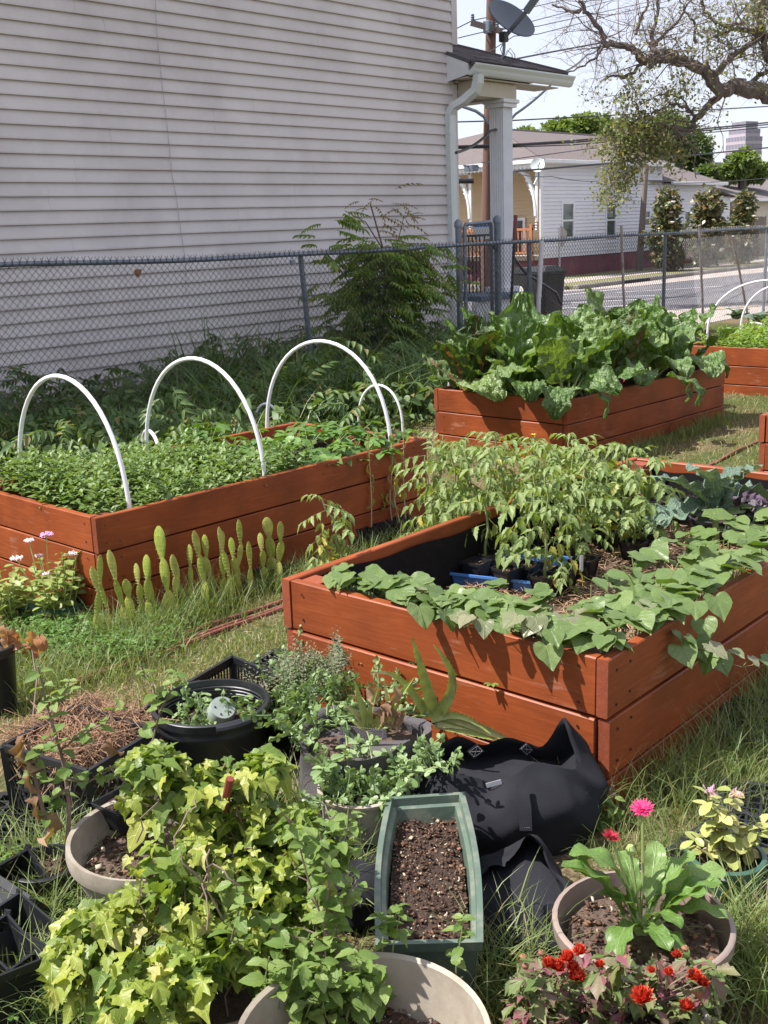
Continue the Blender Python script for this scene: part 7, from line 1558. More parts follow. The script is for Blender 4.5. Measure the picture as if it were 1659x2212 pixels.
# green trough
zt = .45; tl, tr_, br, bl = P(838, 1722, zt), P(1001, 1711, zt), P(1042, 2034, zt), P(814, 2040, zt)
T = thing('planter_trough', 'long green plastic window box with dark bark soil', 'planter', ((tl+br)/2).xy.to_3d()+Vector((0,0,.24)))
def bil(u, v, sc=1., z=zt, bow=.0):
    a = tl.lerp(tr_, u); b_ = bl.lerp(br, u); q_ = a.lerp(b_, v); ce = (tl+tr_+bl+br)/4; sd = (tr_-tl).normalized(); q_ = q_+sd*(u-.5)*2*bow*sin(pi*v); q_ = ce+(q_-ce)*sc; q_.z = z; return q_
def ringt(inset, z, shrink=1.):
    pts = []; n = 14
    for k in range(n): pts.append((k/n, 0))
    for k in range(n): pts.append((1, k/n))
    for k in range(n): pts.append((1-k/n, 1))
    for k in range(n): pts.append((0, 1-k/n))
    ce = bil(.5, .5); out = []; ax = (tr_-tl).normalized(); ay = (bl-tl).normalized()
    for (u, v) in pts:
        q_ = bil(u, v, 1, z, .016); d_ = q_-ce; d_.z = 0; du = (u-.5)*2; dv = (v-.5)*2
        q_ = q_-ax*du*inset-ay*dv*inset; q_ = Vector((ce.x+(q_.x-ce.x)*shrink, ce.y+(q_.y-ce.y)*shrink, z)); out.append(q_)
    return out
rs = [ringt(.022, .25, .93), ringt(.012, .40), ringt(.010, .425), ringt(0, .427), ringt(-.002, zt), ringt(.012, zt), ringt(.014, zt-.022), ringt(.024, zt-.026), ringt(.030, .27, .94)]
n = len(rs[0]); mb = MB(); mb.add([v for r_ in rs for v in r_], [(k*n+i, (k+1)*n+i, (k+1)*n+(i+1) % n, k*n+(i+1) % n) for k in range(len(rs)-1) for i in range(n)]+[tuple(range(n))]); obj('trough_body', mb, M_greenp, T, 40)
mb = MB(); zs = .385; nu, nv = 14, 36
def ts(u, v): q_ = bil(.5+(u-.5)*.76, .5+(v-.5)*.92, 1, zs, .012); q_.z = zs-.02*(1-v)*0+.012*mnoise.noise((q_.x*25, q_.y*25, 0)); return q_
mb.grid(ts, nu, nv); obj('soil', mb, M_soil, T, 60)
pts = [ts(U(0, 1), U(0, 1))+Vector((0, 0, U(.001, .01))) for _ in range(1300)]; chips(T, pts, .005, .020)
pts = [ts(U(0, 1), U(0, 1))+Vector((0, 0, U(.002, .008))) for _ in range(170)]; M_perl = leafmat('pale grit', (.45,.30,.18), (.55,.42,.28), (.62,.52,.40), tr=0, rough=.9); chips(T, pts, .004, .008, M_perl, 'pale_grit')
for (x0, y0) in ((820, 2045), (1035, 2040)): pass
# black felt bags
cB = P(1090, 1790, ZG); cB = Vector((cB.x, cB.y, ZG-.01)); rt2 = Vector((_rt.x, _rt.y, 0)).normalized(); ang = atan2(rt2.y, rt2.x)
rB = 195/(FPX/((cB-O).dot(_fwd)))
pk = lambda px, py: 0
TB, PB = feltbag('large empty black fabric grow bag slumped against the red boards', cB, rB*1.0, rB*.72, .20, M_felt, rot=ang, peaks=((.36, .13, .30), (2.5, .07, .5), (-1.1, .07, .6), (-2.4, .04, .4), (1.4, .05, .5)), sag=.11, seed=5, inner=.3, bulge=.12, pinch=.42)
def onB(a, t, o_=.006): q_ = PB(a, t); v_ = (q_-cB); v_.z = .02; return q_+v_.normalized()*(o_+.004)-_fwd*.014
strap(TB, [onB(-1.42, .93, .012), onB(-1.44, .75, .014), onB(-1.46, .55, .012)], .034, M_felt)
strap(TB, [PB(1.15, 1., .02)-_fwd*.03, PB(1.15, .85, .02)-_fwd*.05], .03, M_felt); strap(TB, [PB(2.05, 1., .02)-_fwd*.03, PB(2.05, .85, .02)-_fwd*.05], .03, M_felt)
q0, q1 = onB(-1.42, .93, .01), onB(-2.15, .9, .01); 0 and strap(TB, [q0, q0+Vector((0,0,.035))-rt2*.01, q0.lerp(q1, .35)+Vector((-.01,0,.03)), q0.lerp(q1, .7)+Vector((-.02,0,-.01)), q1+Vector((0,0,-.02))], .035, M_felt, False)
mb = MB(); qq = onB(-1.85, 1.0, .004); mb.obox(qq, rt2*.96+Vector((0,0,.25)), Vector((-.25*rt2.x,-.25*rt2.y,.9)), -_fwd, .022, .007, .001); obj('label_tag', mb, M_tag, TB, None)
c2 = P(1118, 2010, ZG); c2 = Vector((c2.x, c2.y, ZG-.01)); T3, P3 = feltbag('collapsed black fabric bag lying right of the green trough', c2, .150, .215, .15, M_felt, rot=ang, peaks=((1.0, .07, .35), (.0, -.03, .6)), sag=.2, seed=9, inner=.3, pinch=.5)
c3 = P(775, 1930, ZG); c3 = Vector((c3.x, c3.y, ZG-.01)); T4, P4 = feltbag('collapsed black fabric bag left of the green trough', c3, .13, .19, .17, M_felt, rot=ang, peaks=((2.2, .04, .35),), sag=.2, seed=14, inner=.3, pinch=.4)
c4 = P(930, 1960, ZG); mb = MB(); mb.box((c4.x-.13, c4.y-.14, ZG-.01), (c4.x+.15, c4.y+.13, .245), .02); o = obj('upturned_pot', mb, M_black, None, None, base=c4); tag(o, 'black tray block the green trough stands on', 'tray')
# burlap and stone
q = P(655, 1700, ZG); mb = MB()
mb.grid(lambda u, v: q+Vector((-.16+.34*u, -.06+.12*v+.03*sin(u*4), .03+.05*sin(pi*v)*(1-.3*u)+.012*sin(u*17+v*9)))+Vector((.0, .12*u-.1, 0)), 22, 10); o = obj('burlap_cloth', mb, M_burlap, None, 60, base=q); tag(o, 'crumpled tan burlap cloth beside the grey bag', 'burlap')
q = P(655, 1778, ZG); mb = MB(); mb.lathe(q, [(.001, .045), (.04, .04), (.06, .02), (.062, 0), (.05, -.02)], 14, 1.2, .8, .4, wob=.08); o = obj('stone', mb, M_creamp, None, base=q); tag(o, 'pale flat stone between ivy and cream cylinder planter', 'stone')
rimpot('black ribbed nursery pot between the ivy and the green trough', 690, 1808, 54, .38, soil=.6)
# gerbera
c_, r_ = rim(1388, 1985, 186, .42); TT = rpot('wide mauve brown bowl planter with a pink gerbera', (c_.x, c_.y, ZG), r_, .21, m=M_terra, group=None, soil=.78, rim=.035, taper=.72, ribs_=False, chipn=420, sm=M_soild, tilt=None, chipsz=(.008, .028))
GB = thing('gerbera_plant', 'gerbera with two deep pink flowers and long lobed leaves', 'gerbera', c_-Vector((0,0,.04)))
gp = Vector((c_.x, c_.y, .385)); dg = gp.x*sa_+gp.y*ca_
def GP(px, py, dd=0): return PD(px, py, dg+dd)
gshape = lambda t: ((.35+.65*t)*max(0, sin(pi*(t*.93+.05)))**.6*(1+.10*sin(t*30)) if t < 1 else 0)
ME_g = [blade(.25, gshape, 18, 8, curl=.55+.25*i, fold=.22, ruffle=.04, rf=3, bub=.018, seed=i).mesh('gerbera_leaf', L_gerb) for i in range(4)]
for (ax, ay, ex, ey, dd) in (((1370), 1985, 1245, 1830, .05), (1365, 1990, 1212, 1895, -.02), (1360, 1995, 1220, 1915, -.05), (1375, 1975, 1345, 1850, .1), (1395, 1975, 1428, 1845, .1), (1400, 1980, 1500, 1870, .05), (1410, 1985, 1560, 1905, .05), (1405, 1995, 1552, 1925, 0), (1410, 2000, 1568, 1988, -.04), (1400, 2005, 1530, 1960, -.05), (1390, 2005, 1310, 2065, -.12), (1385, 2000, 1475, 2000, -.08), (1380, 2010, 1440, 2060, -.12), (1400, 2010, 1490, 2075, -.1), (1385, 1990, 1300, 1940, 0), (1390, 1985, 1440, 1930, .02), (1375, 1995, 1330, 1960, -.04), (1395, 1980, 1470, 1885, .12)):
    a = GP(ax, ay); b_ = GP(ex, ey, dd); v = b_-a; inst('leaf', ME_g[R.randrange(4)], frame(a+v*.12+Vector((0,0,.01)), atan2(v.y, v.x), math.asin(max(-1, min(1, v.z/v.length)))+.38, U(-.35, .35), v.length*1.0), GB)
    mb = MB(); mb.tube([gp-Vector((0,0,.02)), a, a+v*.2+Vector((0,0,.012))], [.004, .0035, .002], 5); obj('petiole', mb, M_stemg, GB)
def gflower(px, py, r_, col1, dd=0, tilt=(-.2, .3)):
    q_ = GP(px, py, dd); s = r_/(FPX/dg); mb = MB(); base = gp+Vector((U(-.01, .01), .01, 0)); mb.tube([base, base.lerp(q_, .5)+_rt*.004, q_], [.004, .0035, .0035], 6); obj('flower_stalk', mb, M_stem, GB)
    nrm = (Vector((0,0,1))+_rt*tilt[0]-_fwd*tilt[1]).normalized(); az0 = 0
    F = mb2 = None; head = MB(); head.lathe((0,0,0), [(.001, -.012), (.006, -.010), (.009, -.002), (.008, 0), (.001, .002)], 12); Rq = nrm.to_track_quat('Z', 'Y').to_matrix(); head.v = [tuple(Rq@Vector(v)+q_) for v in head.v]; obj('flower_base', head, M_stem, GB)
    me = blade(.13, lance, 5, 2, curl=-.25, fold=.2).mesh('petal', col1)
    for ring_, (n_, ls, el) in enumerate(((24, 1., .12), (20, .72, .32), (14, .45, .6))):
        for k in range(n_):
            a = 2*pi*k/n_+ring_*.1; Mq = Matrix.Translation(q_+nrm*.001*ring_)@Rq.to_4x4()@frame((0,0,0), a, el+U(-.12, .1), U(-.2, .2), s*ls*U(.92, 1.08)); inst('petal', me, Mq, GB)
M_pink = leafmat('deep pink petals', (.50,.02,.13), (.60,.03,.17), (.68,.08,.24), tr=.25, rough=.5, tcol=(1.2,.3,.6)); M_crim = leafmat('crimson petals', (.32,.012,.03), (.40,.018,.04), (.48,.03,.06), tr=.25, rough=.5, tcol=(1.2,.3,.4))
gflower(1388, 1748, 33, M_pink, .05); gflower(1320, 1808, 26, M_crim, .0, (.3, .1))
mb = MB(); q_ = GP(1362, 1838, .02); mb.lathe(q_, [(.001, -.012), (.009, -.006), (.011, .004), (.006, .014), (.001, .016)], 10); obj('bud', mb, M_stemg, GB); mb = MB(); mb.tube([gp, q_], .003, 5); obj('flower_stalk', mb, M_stem, GB)
# green pot with pale succulent
T, cJ, rJ = rimpot('dark green pot with a pale jade succulent at the right', 1568, 1842, 78, .38, m=M_greend, soil=.8, rim=.028, taper=.78, ribs_=False, group=None, chipn=100)
JD = thing('succulent_plant', 'pale yellow green succulent with pink blooms in the dark green pot', 'succulent', cJ-Vector((0,0,.03))); dj = cJ.x*sa_+cJ.y*ca_
ME_j = [fan([(0,0),(.12,.08),(.35,.22),(.62,.30),(.85,.22),(.97,.08),(1,0)], 2, .12, .25, cup=.12).mesh('succulent_leaf', L_jade)]
def JP(px, py, dd=0): return PD(px, py, dj+dd)
M_pfl = leafmat('pale pink petals', (.62,.30,.48), (.70,.40,.56), (.74,.5,.62), tr=.2, rough=.6)
for (bx, by, ex, ey, n_) in ((1555, 1845, 1530, 1712, 9), (1560, 1845, 1588, 1705, 9), (1555, 1850, 1492, 1800, 6), (1570, 1848, 1625, 1790, 8), (1565, 1848, 1560, 1760, 8), (1575, 1850, 1640, 1830, 6), (1550, 1850, 1505, 1830, 5), (1580, 1845, 1655, 1775, 7), (1570, 1850, 1600, 1840, 5)):
    leafy(JD, arc(JP(bx, by), JP(ex, ey, U(-.05, .05)), .0, 4, .004), .004, n_, ME_j, .035, .058, M_twigw, t0=.25, opp=(n_ > 6))
for (px, py) in ((1535, 1712), (1592, 1718)):
    q_ = JP(px, py); n_ = 60; v = [q_+Vector((R.gauss(0, .008), R.gauss(0, .008), U(-.004, .008))) for _ in range(n_)]; scatter('blossom', [Tpl([(0,-.15,0),(1,0,.1),(0,.15,0)], [(0,1,2)])], np.array([tuple(x) for x in v]), RN.uniform(0, 6.3, n_), RN.uniform(0, 1.4, n_), 0, RN.uniform(.008, .014, n_), M_pfl, JD)
mb = MB(); q_ = JP(1545, 1892, -.09); 
for dx, dy in ((0, 0), (.022, -.004)): mb.poly([q_+_rt*(dx+.008*cos(a)*(1+.3*sin(2*a)))+_up*(dy+.009*sin(a)) for a in np.linspace(0, 5.6, 8)])
o = obj('white_sticker', mb, M_tag, None, None, base=q_) ; tag(o, 'torn bits of white sticker on the dark green pot', 'sticker')
# big cream planter at the bottom
cW, rW = rim(785, 2232, 283, .50)
T = thing('cream_planter', 'huge cream urn planter cut by the bottom edge of the picture', 'planter', (cW.x, cW.y, .1)); mb = MB()
mb.lathe((cW.x, cW.y, 0), [(rW*.62, .1), (rW*.80, .25), (rW*.93, .42), (rW*.97, .455), (rW*1.0, .46), (rW*1.01, .485), (rW*.985, .50), (rW*.945, .495), (rW*.93, .46), (rW*.84, .38), (rW*.8, .3)], 64, wob=.006); obj('planter_body', mb, M_creamp, T, 50)
soil_disc(T, (cW.x, cW.y, 0), rW*.86, rW*.86, .385, M_soild, n=32); chips(T, disc_pts(cW, rW*.84, rW*.84, .39, 900), .008, .026); pts = disc_pts(cW, rW*.84, rW*.84, .392, 260); chips(T, pts, .004, .008, M_tag, 'perlite')
# fluted cream planter at left behind the ivy
cF, rF = rim(338, 1795, 190, .46); T = thing('cream_planter', 'weathered cream urn with fluted sides behind the yellow ivy', 'planter', (cF.x, cF.y, .2)); mb = MB(); n = 72; pr = [(.55, .2), (.60, .24), (.80, .33), (.90, .39), (.93, .41), (1.0, .415), (1.015, .435), (1.0, .46), (.95, .457), (.925, .43), (.86, .38), (.8, .3)]
vs = []
for i, (r_, z) in enumerate(pr):
    for k in range(n):
        a = 2*pi*k/n; f = (1+.045*abs(sin(a*9))) if i in (2, 3) else (1+.02*abs(sin(a*9)) if i in (1,) else 1); vs.append((cF.x+rF*r_*f*cos(a), cF.y+rF*r_*f*sin(a), z))
mb.add(vs, [(i*n+k, i*n+(k+1) % n, (i+1)*n+(k+1) % n, (i+1)*n+k) for i in range(len(pr)-1) for k in range(n)]); obj('planter_body', mb, M_creamp, T, 50)
soil_disc(T, (cF.x, cF.y, 0), rF*.87, rF*.87, .375, M_soild, n=28); chips(T, disc_pts(cF, rF*.84, rF*.84, .38, 420), .01, .03)
sqpot('small black pot sunk in the cream urn soil', P(265, 1778, .40), .12, .07, None); q = P(262, 1720, .46); mb = MB(); mb.obox(q, _rt, _up*.9+_rt*.35, _fwd, .007, .035, .001); o = obj('plant_tag', mb, mat('yellow plastic tag', (.75,.45,.03), .4), None, None, base=q); tag(o, 'yellow plastic plant tag beside the ivy', 'plant tag')
# ivy
cI = P(470, 2110, .40); T = thing('clay_pot', 'mauve brown pot nearly hidden under the yellow green ivy', 'plant pot', (cI.x, cI.y, .18)); mb = MB(); mb.lathe((cI.x, cI.y, 0), [(.12, .18), (.155, .37), (.17, .375), (.173, .405), (.16, .407), (.15, .37), (.13, .3)], 36, cap0=True); obj('pot_body', mb, M_terra, T, 50); soil_disc(T, (cI.x, cI.y, 0), .145, .145, .375, M_soild)
IV = thing('ivy_plant', 'big mound of yellow green ivy tumbling from its pot in the foreground', 'ivy', (cI.x, cI.y, .38)); di = cI.x*sa_+cI.y*ca_
IVT = [fan([(x*(1+.12*sin(k*2.1+j)), y*(1+.18*sin(k*1.3+j*1.7))) for j, (x, y) in enumerate(IVY if k % 2 else IVY2)], 3, -.05+.09*(k % 5), .1+.16*(k % 4), wav=.05+.02*(k % 3), seed=k, bub=.05) for k in range(10)]
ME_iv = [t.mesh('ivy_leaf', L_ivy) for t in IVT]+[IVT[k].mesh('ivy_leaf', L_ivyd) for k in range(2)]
blobs = [(430, 1720, 190, 95, .22, 60), (560, 1840, 150, 130, .15, 62), (400, 1900, 150, 120, .05, 60), (210, 2050, 115, 130, -.02, 70), (330, 2130, 130, 110, -.12, 40), (620, 1960, 120, 120, .05, 30), (650, 1775, 36, 45, .14, 9), (480, 2025, 115, 75, -.02, 36), (420, 2080, 90, 60, -.1, 20), (565, 1655, 42, 34, .22, 9), (330, 1650, 70, 40, .22, 10)]
stv = MB(); inner = []
for (px, py, rx, ry, dd, n_) in blobs:
    ce = PD(px, py, di+dd); s = FPX/(di+dd)
    for k in range(n_):
        v = Vector((R.gauss(0, 1), R.gauss(0, 1), R.gauss(0, 1))).normalized(); v = v-_fwd*.5 if v.dot(_fwd) > .1 else v; v.normalize(); rr_ = U(.75, 1.05)
        q_ = ce+_rt*v.dot(_rt)*rx/s*rr_+_up*v.dot(_up)*ry/s*rr_-_fwd*abs(v.dot(_fwd))*.13*rr_
        up_ = (v*.5-_fwd*.35+Vector((0,0,.7))).normalized(); az = U(0, 6.28); el = U(-.75, -.05); sz = U(.02, .045)+.02*(U(0, 1) < .25)
        az = atan2(v.y*.7-.5, v.x*.7-.5)+U(-1.2, 1.2)
        inst('leaf', ME_iv[R.randrange(10) if U(0, 1) < .82 else 10+k % 2], frame(q_, az, el, U(-.6, .6), sz), IV)
        if k % 2 == 0: stv.tube([q_, q_.lerp(ce, .3)-Vector((0,0,.02)), q_.lerp(ce, .7)], .0022, 4, False)
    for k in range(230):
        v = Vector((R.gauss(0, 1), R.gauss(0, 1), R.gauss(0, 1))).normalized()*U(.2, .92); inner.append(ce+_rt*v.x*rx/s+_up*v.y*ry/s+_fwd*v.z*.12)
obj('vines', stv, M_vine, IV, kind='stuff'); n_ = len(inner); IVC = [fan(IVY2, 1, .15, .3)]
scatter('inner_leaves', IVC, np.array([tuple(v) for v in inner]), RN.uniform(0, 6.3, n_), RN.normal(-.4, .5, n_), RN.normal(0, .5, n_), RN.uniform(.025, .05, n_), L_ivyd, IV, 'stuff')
for k in range(30):
    a = PD(U(300, 680), U(1700, 2100), di+U(-.05, .08)); mb = MB(); mb.tube(arc(a, a+Vector((U(-.08, .08), U(-.08, .08), U(-.16, -.05))), .02, 5), .002, 4, False); obj('bare_stem', mb, M_twigw, IV)
q0, q1 = PD(497, 1682, di+.12), PD(483, 1750, di+.14); mb = MB(); mb.tube([q0, q1], .009, 8); o = obj('garden_stake', mb, M_redh, None, base=q1); tag(o, 'red painted stick poking up through the ivy', 'stick')
# serrated weeds in the big cream planter and in front of the trough
W1 = thing('leafy_weed', 'bushy serrated green weed filling the left of the huge cream planter', 'weed', P(690, 2180, .4)); dw = P(690, 2180, .40); dw = dw.x*sa_+dw.y*ca_
for k in range(38):
    bx, by = U(565, 810), U(2150, 2230); leafy(W1, arc(PD(bx, by+20, dw+U(-.08, .1)), PD(bx+U(-40, 40), by-U(50, 120), dw+U(-.1, .08)), .0, 4, .006), .003, 4, ME_mint, .035, .06, M_stem, t0=.35)
W2 = thing('leafy_weed', 'thin weed stems with serrated leaves crossing the bottom of the green trough', 'weed', P(990, 2150, .4))
for pts_ in ([(985, 2150), (985, 2080), (998, 2010), (1000, 1975)], [(840, 2120), (850, 2040), (862, 1985), (868, 1955)], [(825, 2060), (830, 2000), (820, 1975)], [(1000, 2110), (960, 2130), (940, 2150)]): leafy(W2, [PD(x, y, dw+.05) for x, y in pts_], .0022, 5, ME_mint, .028, .045, M_stem, t0=.3)
W3 = thing('leafy_weed', 'tall brown stemmed weed with serrated leaves between ivy and black bag', 'weed', PD(700, 2130, dw))
for pts_ in ([(705, 2120), (700, 2000), (660, 1880), (640, 1800), (600, 1740)], [(700, 2000), (712, 1900), (700, 1840), (690, 1800)], [(705, 2050), (600, 2010), (540, 1960)], [(720, 2100), (730, 2040), (725, 1980)], [(560, 2080), (500, 2030), (520, 1950), (505, 1900)], [(690, 1990), (740, 1960), (770, 1900)]): leafy(W3, [PD(x, y, dw+.02) for x, y in pts_], .003, 7, ME_mint, .03, .055, M_twigw, t0=.1)
W4 = thing('leafy_weed', 'mint like weed with heart shaped leaves just right of the ivy', 'weed', PD(740, 1800, dw+.3))
for k in range(7): leafy(W4, arc(PD(700+k*8, 1900, dw+.1), PD(640+k*20, 1780+U(-40, 30), dw+.1), 0, 3), .0025, 5, ME_mint, .03, .05, M_stem)
# chrysanthemum
cM = P(1340, 2190, .40); T = rpot('cream pot mostly hidden under red chrysanthemums at the bottom', (cM.x, cM.y, .17), .17, .22, m=M_creamp, group=None, ribs_=False, soil=.9, chipn=40); CH = thing('chrysanthemum', 'bronze leaved chrysanthemum with orange red pompom flowers', 'chrysanthemum', cM); dm = cM.x*sa_+cM.y*ca_
MUM = [(0, 0), (.05, .14), (.18, .20), (.24, .34), (.36, .24), (.46, .38), (.58, .24), (.68, .30), (.80, .14), (1, 0)]
MUT = [fan(MUM, 2, .2, .4, wav=.05, seed=k) for k in range(3)]; ME_mu = [t.mesh('chrysanthemum_leaf', L_mum) for t in MUT]
for k in range(190):
    px = U(1105, 1560); py = U(2065, 2230)+abs(px-1330)*.05; q_ = PD(px, py, dm+U(-.12, .12)); inst('leaf', ME_mu[k % 3], frame(q_, U(0, 6.28), U(-.9, .5), U(-.7, .7), U(.03, .055)), CH)
n_ = 500; v = [PD(U(1115, 1550), U(2090, 2240), dm+U(-.05, .16)) for _ in range(n_)]; scatter('inner_leaves', [MUT[0]], np.array([tuple(x) for x in v]), RN.uniform(0, 6.3, n_), RN.normal(-.3, .6, n_), 0, RN.uniform(.025, .045, n_), L_mum, CH, 'stuff')
st = MB()
for k in range(30): a = PD(U(1130, 1530), U(2080, 2150), dm+U(-.05, .08)); st.tube([a, a.lerp(cM, .5), cM], .002, 4, False)
obj('stems', st, M_twigw, CH, kind='stuff')
M_mum = leafmat('orange red petals', (.50,.035,.02), (.60,.06,.028), (.68,.12,.05), tr=.2, rough=.5, tcol=(1.2,.4,.3)); PT = [blade(.2, lance, 3, 2, curl=-.6, fold=.2)]
ME_pt = PT[0].mesh('petal', M_mum)
for (px, py, r_) in ((1204, 2092, 17), (1226, 2072, 16), (1252, 2058, 15), (1186, 2085, 15), (1238, 2092, 14), (1246, 2112, 19), (1296, 2086, 11), (1388, 2158, 24), (1462, 2065, 11), (1483, 2178, 16), (1445, 2102, 11), (1500, 2112, 16), (1518, 2126, 14), (1408, 2098, 9)):
    q_ = PD(px, py, dm-.23); n_ = 130; s = 1.45*r_/(FPX/dm); az = RN.uniform(0, 6.3, n_); el = RN.uniform(-.1, 1.5, n_)
    nz = (Vector((0,0,1))*.5-_fwd*.5); scatter('flower', PT, np.tile(np.array(tuple(q_)), (n_, 1)), az, el, RN.normal(0, .3, n_), s*RN.uniform(.8, 1.05, n_), M_mum, CH)
for (px, py) in ((1135, 2088), (1170, 2060), (1480, 2050), (1355, 2070), (1130, 2068)):
    q_ = PD(px, py, dm-.08); mb = MB(); mb.lathe(q_, [(.001, -.006), (.006, -.003), (.007, .003), (.003, .007), (.001, .006)], 8); obj('dead_head', mb, M_dry, CH)
# black pots and trays at the left edge
for k, (px, py, w, h, tl_) in enumerate(((12, 1975, .17, .15, (.7, 'X')), (-5, 2060, .16, .15, (.9, 'Y')), (25, 2105, .17, .15, (.35, 'X')), (10, 2195, .17, .15, (.2, 'Y')), (-20, 2150, .17, .15, (.5, 'X')))):
    sqpot(['tipped square black pot at the left edge, topmost of its heap', 'square black pot rolled on its side at the left edge', 'square black pot leaning open in the heap at the left edge', 'lowest square black pot of the heap in the bottom left corner', 'square black pot cut by the left edge in the middle of the heap'][k], G(px, py+30)+Vector((0, 0, .04)), w, h, 'heap of black pots', soil=False, tilt=tl_)
def celltray(label, c_, ax, nu, nv, cell=.036, h=.035):
    c_ = Vector(c_); c_.z = gz(c_.x, c_.y)+.02; ax = Vector((ax[0], ax[1], 0)).normalized(); ay = Vector((-ax.y, ax.x, 0)); T = thing('seed_tray', label, 'tray', c_, 'black seedling trays on the ground'); mb = MB()
    L_, W_ = nu*cell, nv*cell
    for i in range(nu+1): mb.obox(c_+ax*(i*cell-L_/2)+Vector((0,0,h/2)), ax, ay, (0,0,1), .0035, W_/2, h/2)
    for j in range(nv+1): mb.obox(c_+ay*(j*cell-W_/2)+Vector((0,0,h/2-.001)), ax, ay, (0,0,1), L_/2, .0035, h/2)
    mb.obox(c_, ax, ay, (0,0,1), L_/2, W_/2, .003); obj('cell_grid', mb, M_black, T, None)
    mb = MB()
    for s_ in (-1, 1):
        mb.obox(c_+ax*s_*(L_/2+.006)+Vector((0,0,h)), ax, ay, (0,0,1), .010, W_/2+.016, .003); mb.obox(c_+ay*s_*(W_/2+.006)+Vector((0,0,h+.001)), ax, ay, (0,0,1), L_/2, .010, .003)
    obj('tray_rim', mb, M_black, T, None)
celltray('black cell tray on the ground at the left below the milk crate', P(45, 1810, .2), (.8, .6), 8, 6); celltray('black cell tray left of the nearest bed corner behind the thyme', P(600, 1448, .2), (.9, .2), 7, 5, .034)
celltray('black cell tray at the right edge beside the long red board', P(1640, 1600, .2), (.9, .45), 9, 6); celltray('black cell tray under the dark green pot at right', P(1590, 1905, .2), (.9, -.1), 12, 8, .036); celltray('second black cell tray at the right edge behind the dark green pot', P(1640, 1800, .2), (.8, .3), 8, 6)
T, _, _ = rimpot('small round black pot dropped in front of the farthest bed', 1613, 826, 18, .22, soil=None, h=.08)
# red conduit pipes on the ground
M_pipe = mat('dull red plastic pipe', (.24,.075,.055), .5, (.19,.055,.04), ns=4, dirt=(.33,.22,.16), dirt_s=8, dirt_p=(.55,.75))
for k, (a, b_, r_) in enumerate((((180, 1448), (660, 1288), .012), ((150, 1490), (665, 1300), .012), ((165, 1480), (662, 1296), .010), ((1480, 1035), (1670, 940), .011))):
    a = G(*a)+Vector((0,0,.016+.006*(k == 2))); b_ = G(*b_)+Vector((0,0,.016)); mb = MB(); mb.tube([a.lerp(b_, t)+Vector((0, .006*sin(t*9+k), .004*sin(t*14))) for t in np.linspace(0, 1, 14)], r_, 8); o = obj('pipe', mb, M_pipe, None, base=a); tag(o, ['upper dull red pipe lying across the grass towards the nearest bed', 'lower dull red pipe of the three on the grass', 'thin red pipe squeezed between the two thicker ones', 'single dull red pipe on the lawn behind the nearest bed'][k], 'pipe')
# ------------------------------------------------------------ tree of heaven, weeds and grass
LF = fan([(0,0),(.08,.13),(.3,.20),(.6,.15),(1,0)], 1, .3, .35)
ME_toh = [compound(LF, 7+k % 2, 1.0, s0=.34, dr=.18+.15*(k % 3)).mesh('feather_leaf', L_toh) for k in range(5)]; ME_toht = [compound(LF, 5, 1.0, s0=.26, dr=.6).mesh('feather_leaf', L_tohtip) for k in range(2)]
y0 = 9.35; T = thing('sapling_tree', 'feathery leaved sapling growing through the fence against the siding', 'tree', PY(830, 880, y0)); tb = PY(830, 880, y0)
def TP(px, py, dd=0): return PY(px, py, y0+dd)
for pts_, r0 in (([(830, 900), (825, 760), (832, 640), (828, 540), (800, 440)], .022), ([(832, 640), (850, 560), (872, 470)], .012), ([(828, 540), (790, 480), (745, 455)], .010), ([(830, 700), (760, 620), (720, 560)], .012), ([(830, 720), (890, 640), (930, 590)], .012), ([(826, 760), (740, 720), (700, 700)], .010), ([(828, 700), (880, 700), (915, 690)], .01)):
    mb = MB(); mb.tube([TP(x, y, -.05*i) for i, (x, y) in enumerate(pts_)], [r0*(1-.6*i/(len(pts_)-1)) for i in range(len(pts_))], 6); obj('stem', mb, M_twigw, T)
def toh(px, py, sx, n_, s0, s1, mes, sy=None, lo=-.15, hi=.1):
    for k in range(n_):
        x = R.gauss(px, sx); y = R.gauss(py, sy or sx*.6); q_ = TP(x, y, U(-.5, .25)); sgn = 1 if x > px-10+U(-20, 20) else -1
        az = atan2(_rt.y*sgn, _rt.x*sgn)+U(-1.1, 1.1); inst('leaf', mes[R.randrange(len(mes))], frame(q_, az, U(lo-.3, hi+.25), U(-.3, .3), U(s0, s1)), T)
toh(828, 720, 40, 170, .2, .34, ME_toh, 60); toh(840, 610, 50, 130, .2, .34, ME_toh, 32); toh(830, 548, 58, 44, .2, .32, ME_toh, 18); toh(800, 800, 60, 60, .2, .34, ME_toh, 40); toh(735, 470, 18, 7, .2, .3, ME_toh, 14); toh(705, 530, 16, 6, .2, .3, ME_toh, 16); toh(835, 475, 34, 16, .16, .26, ME_toht, 26, 0, .5); toh(800, 440, 12, 4, .14, .2, ME_toht, 8, 0, .6); toh(872, 455, 12, 5, .14, .2, ME_toht, 10, 0, .6); toh(905, 560, 30, 8, .2, .3, ME_toht, 18); toh(740, 640, 30, 16, .24, .36, ME_toh, 40)
bl = [((TP(828, 600).x, y0, TP(828, 620).z), (.55, .35, .32)), ((TP(826, 700).x, y0-.05, TP(826, 720).z), (.50, .38, .36)), ((TP(820, 800).x, y0-.1, TP(820, 820).z), (.6, .45, .36)), ((TP(835, 545).x, y0, TP(835, 555).z), (.4, .25, .2))]
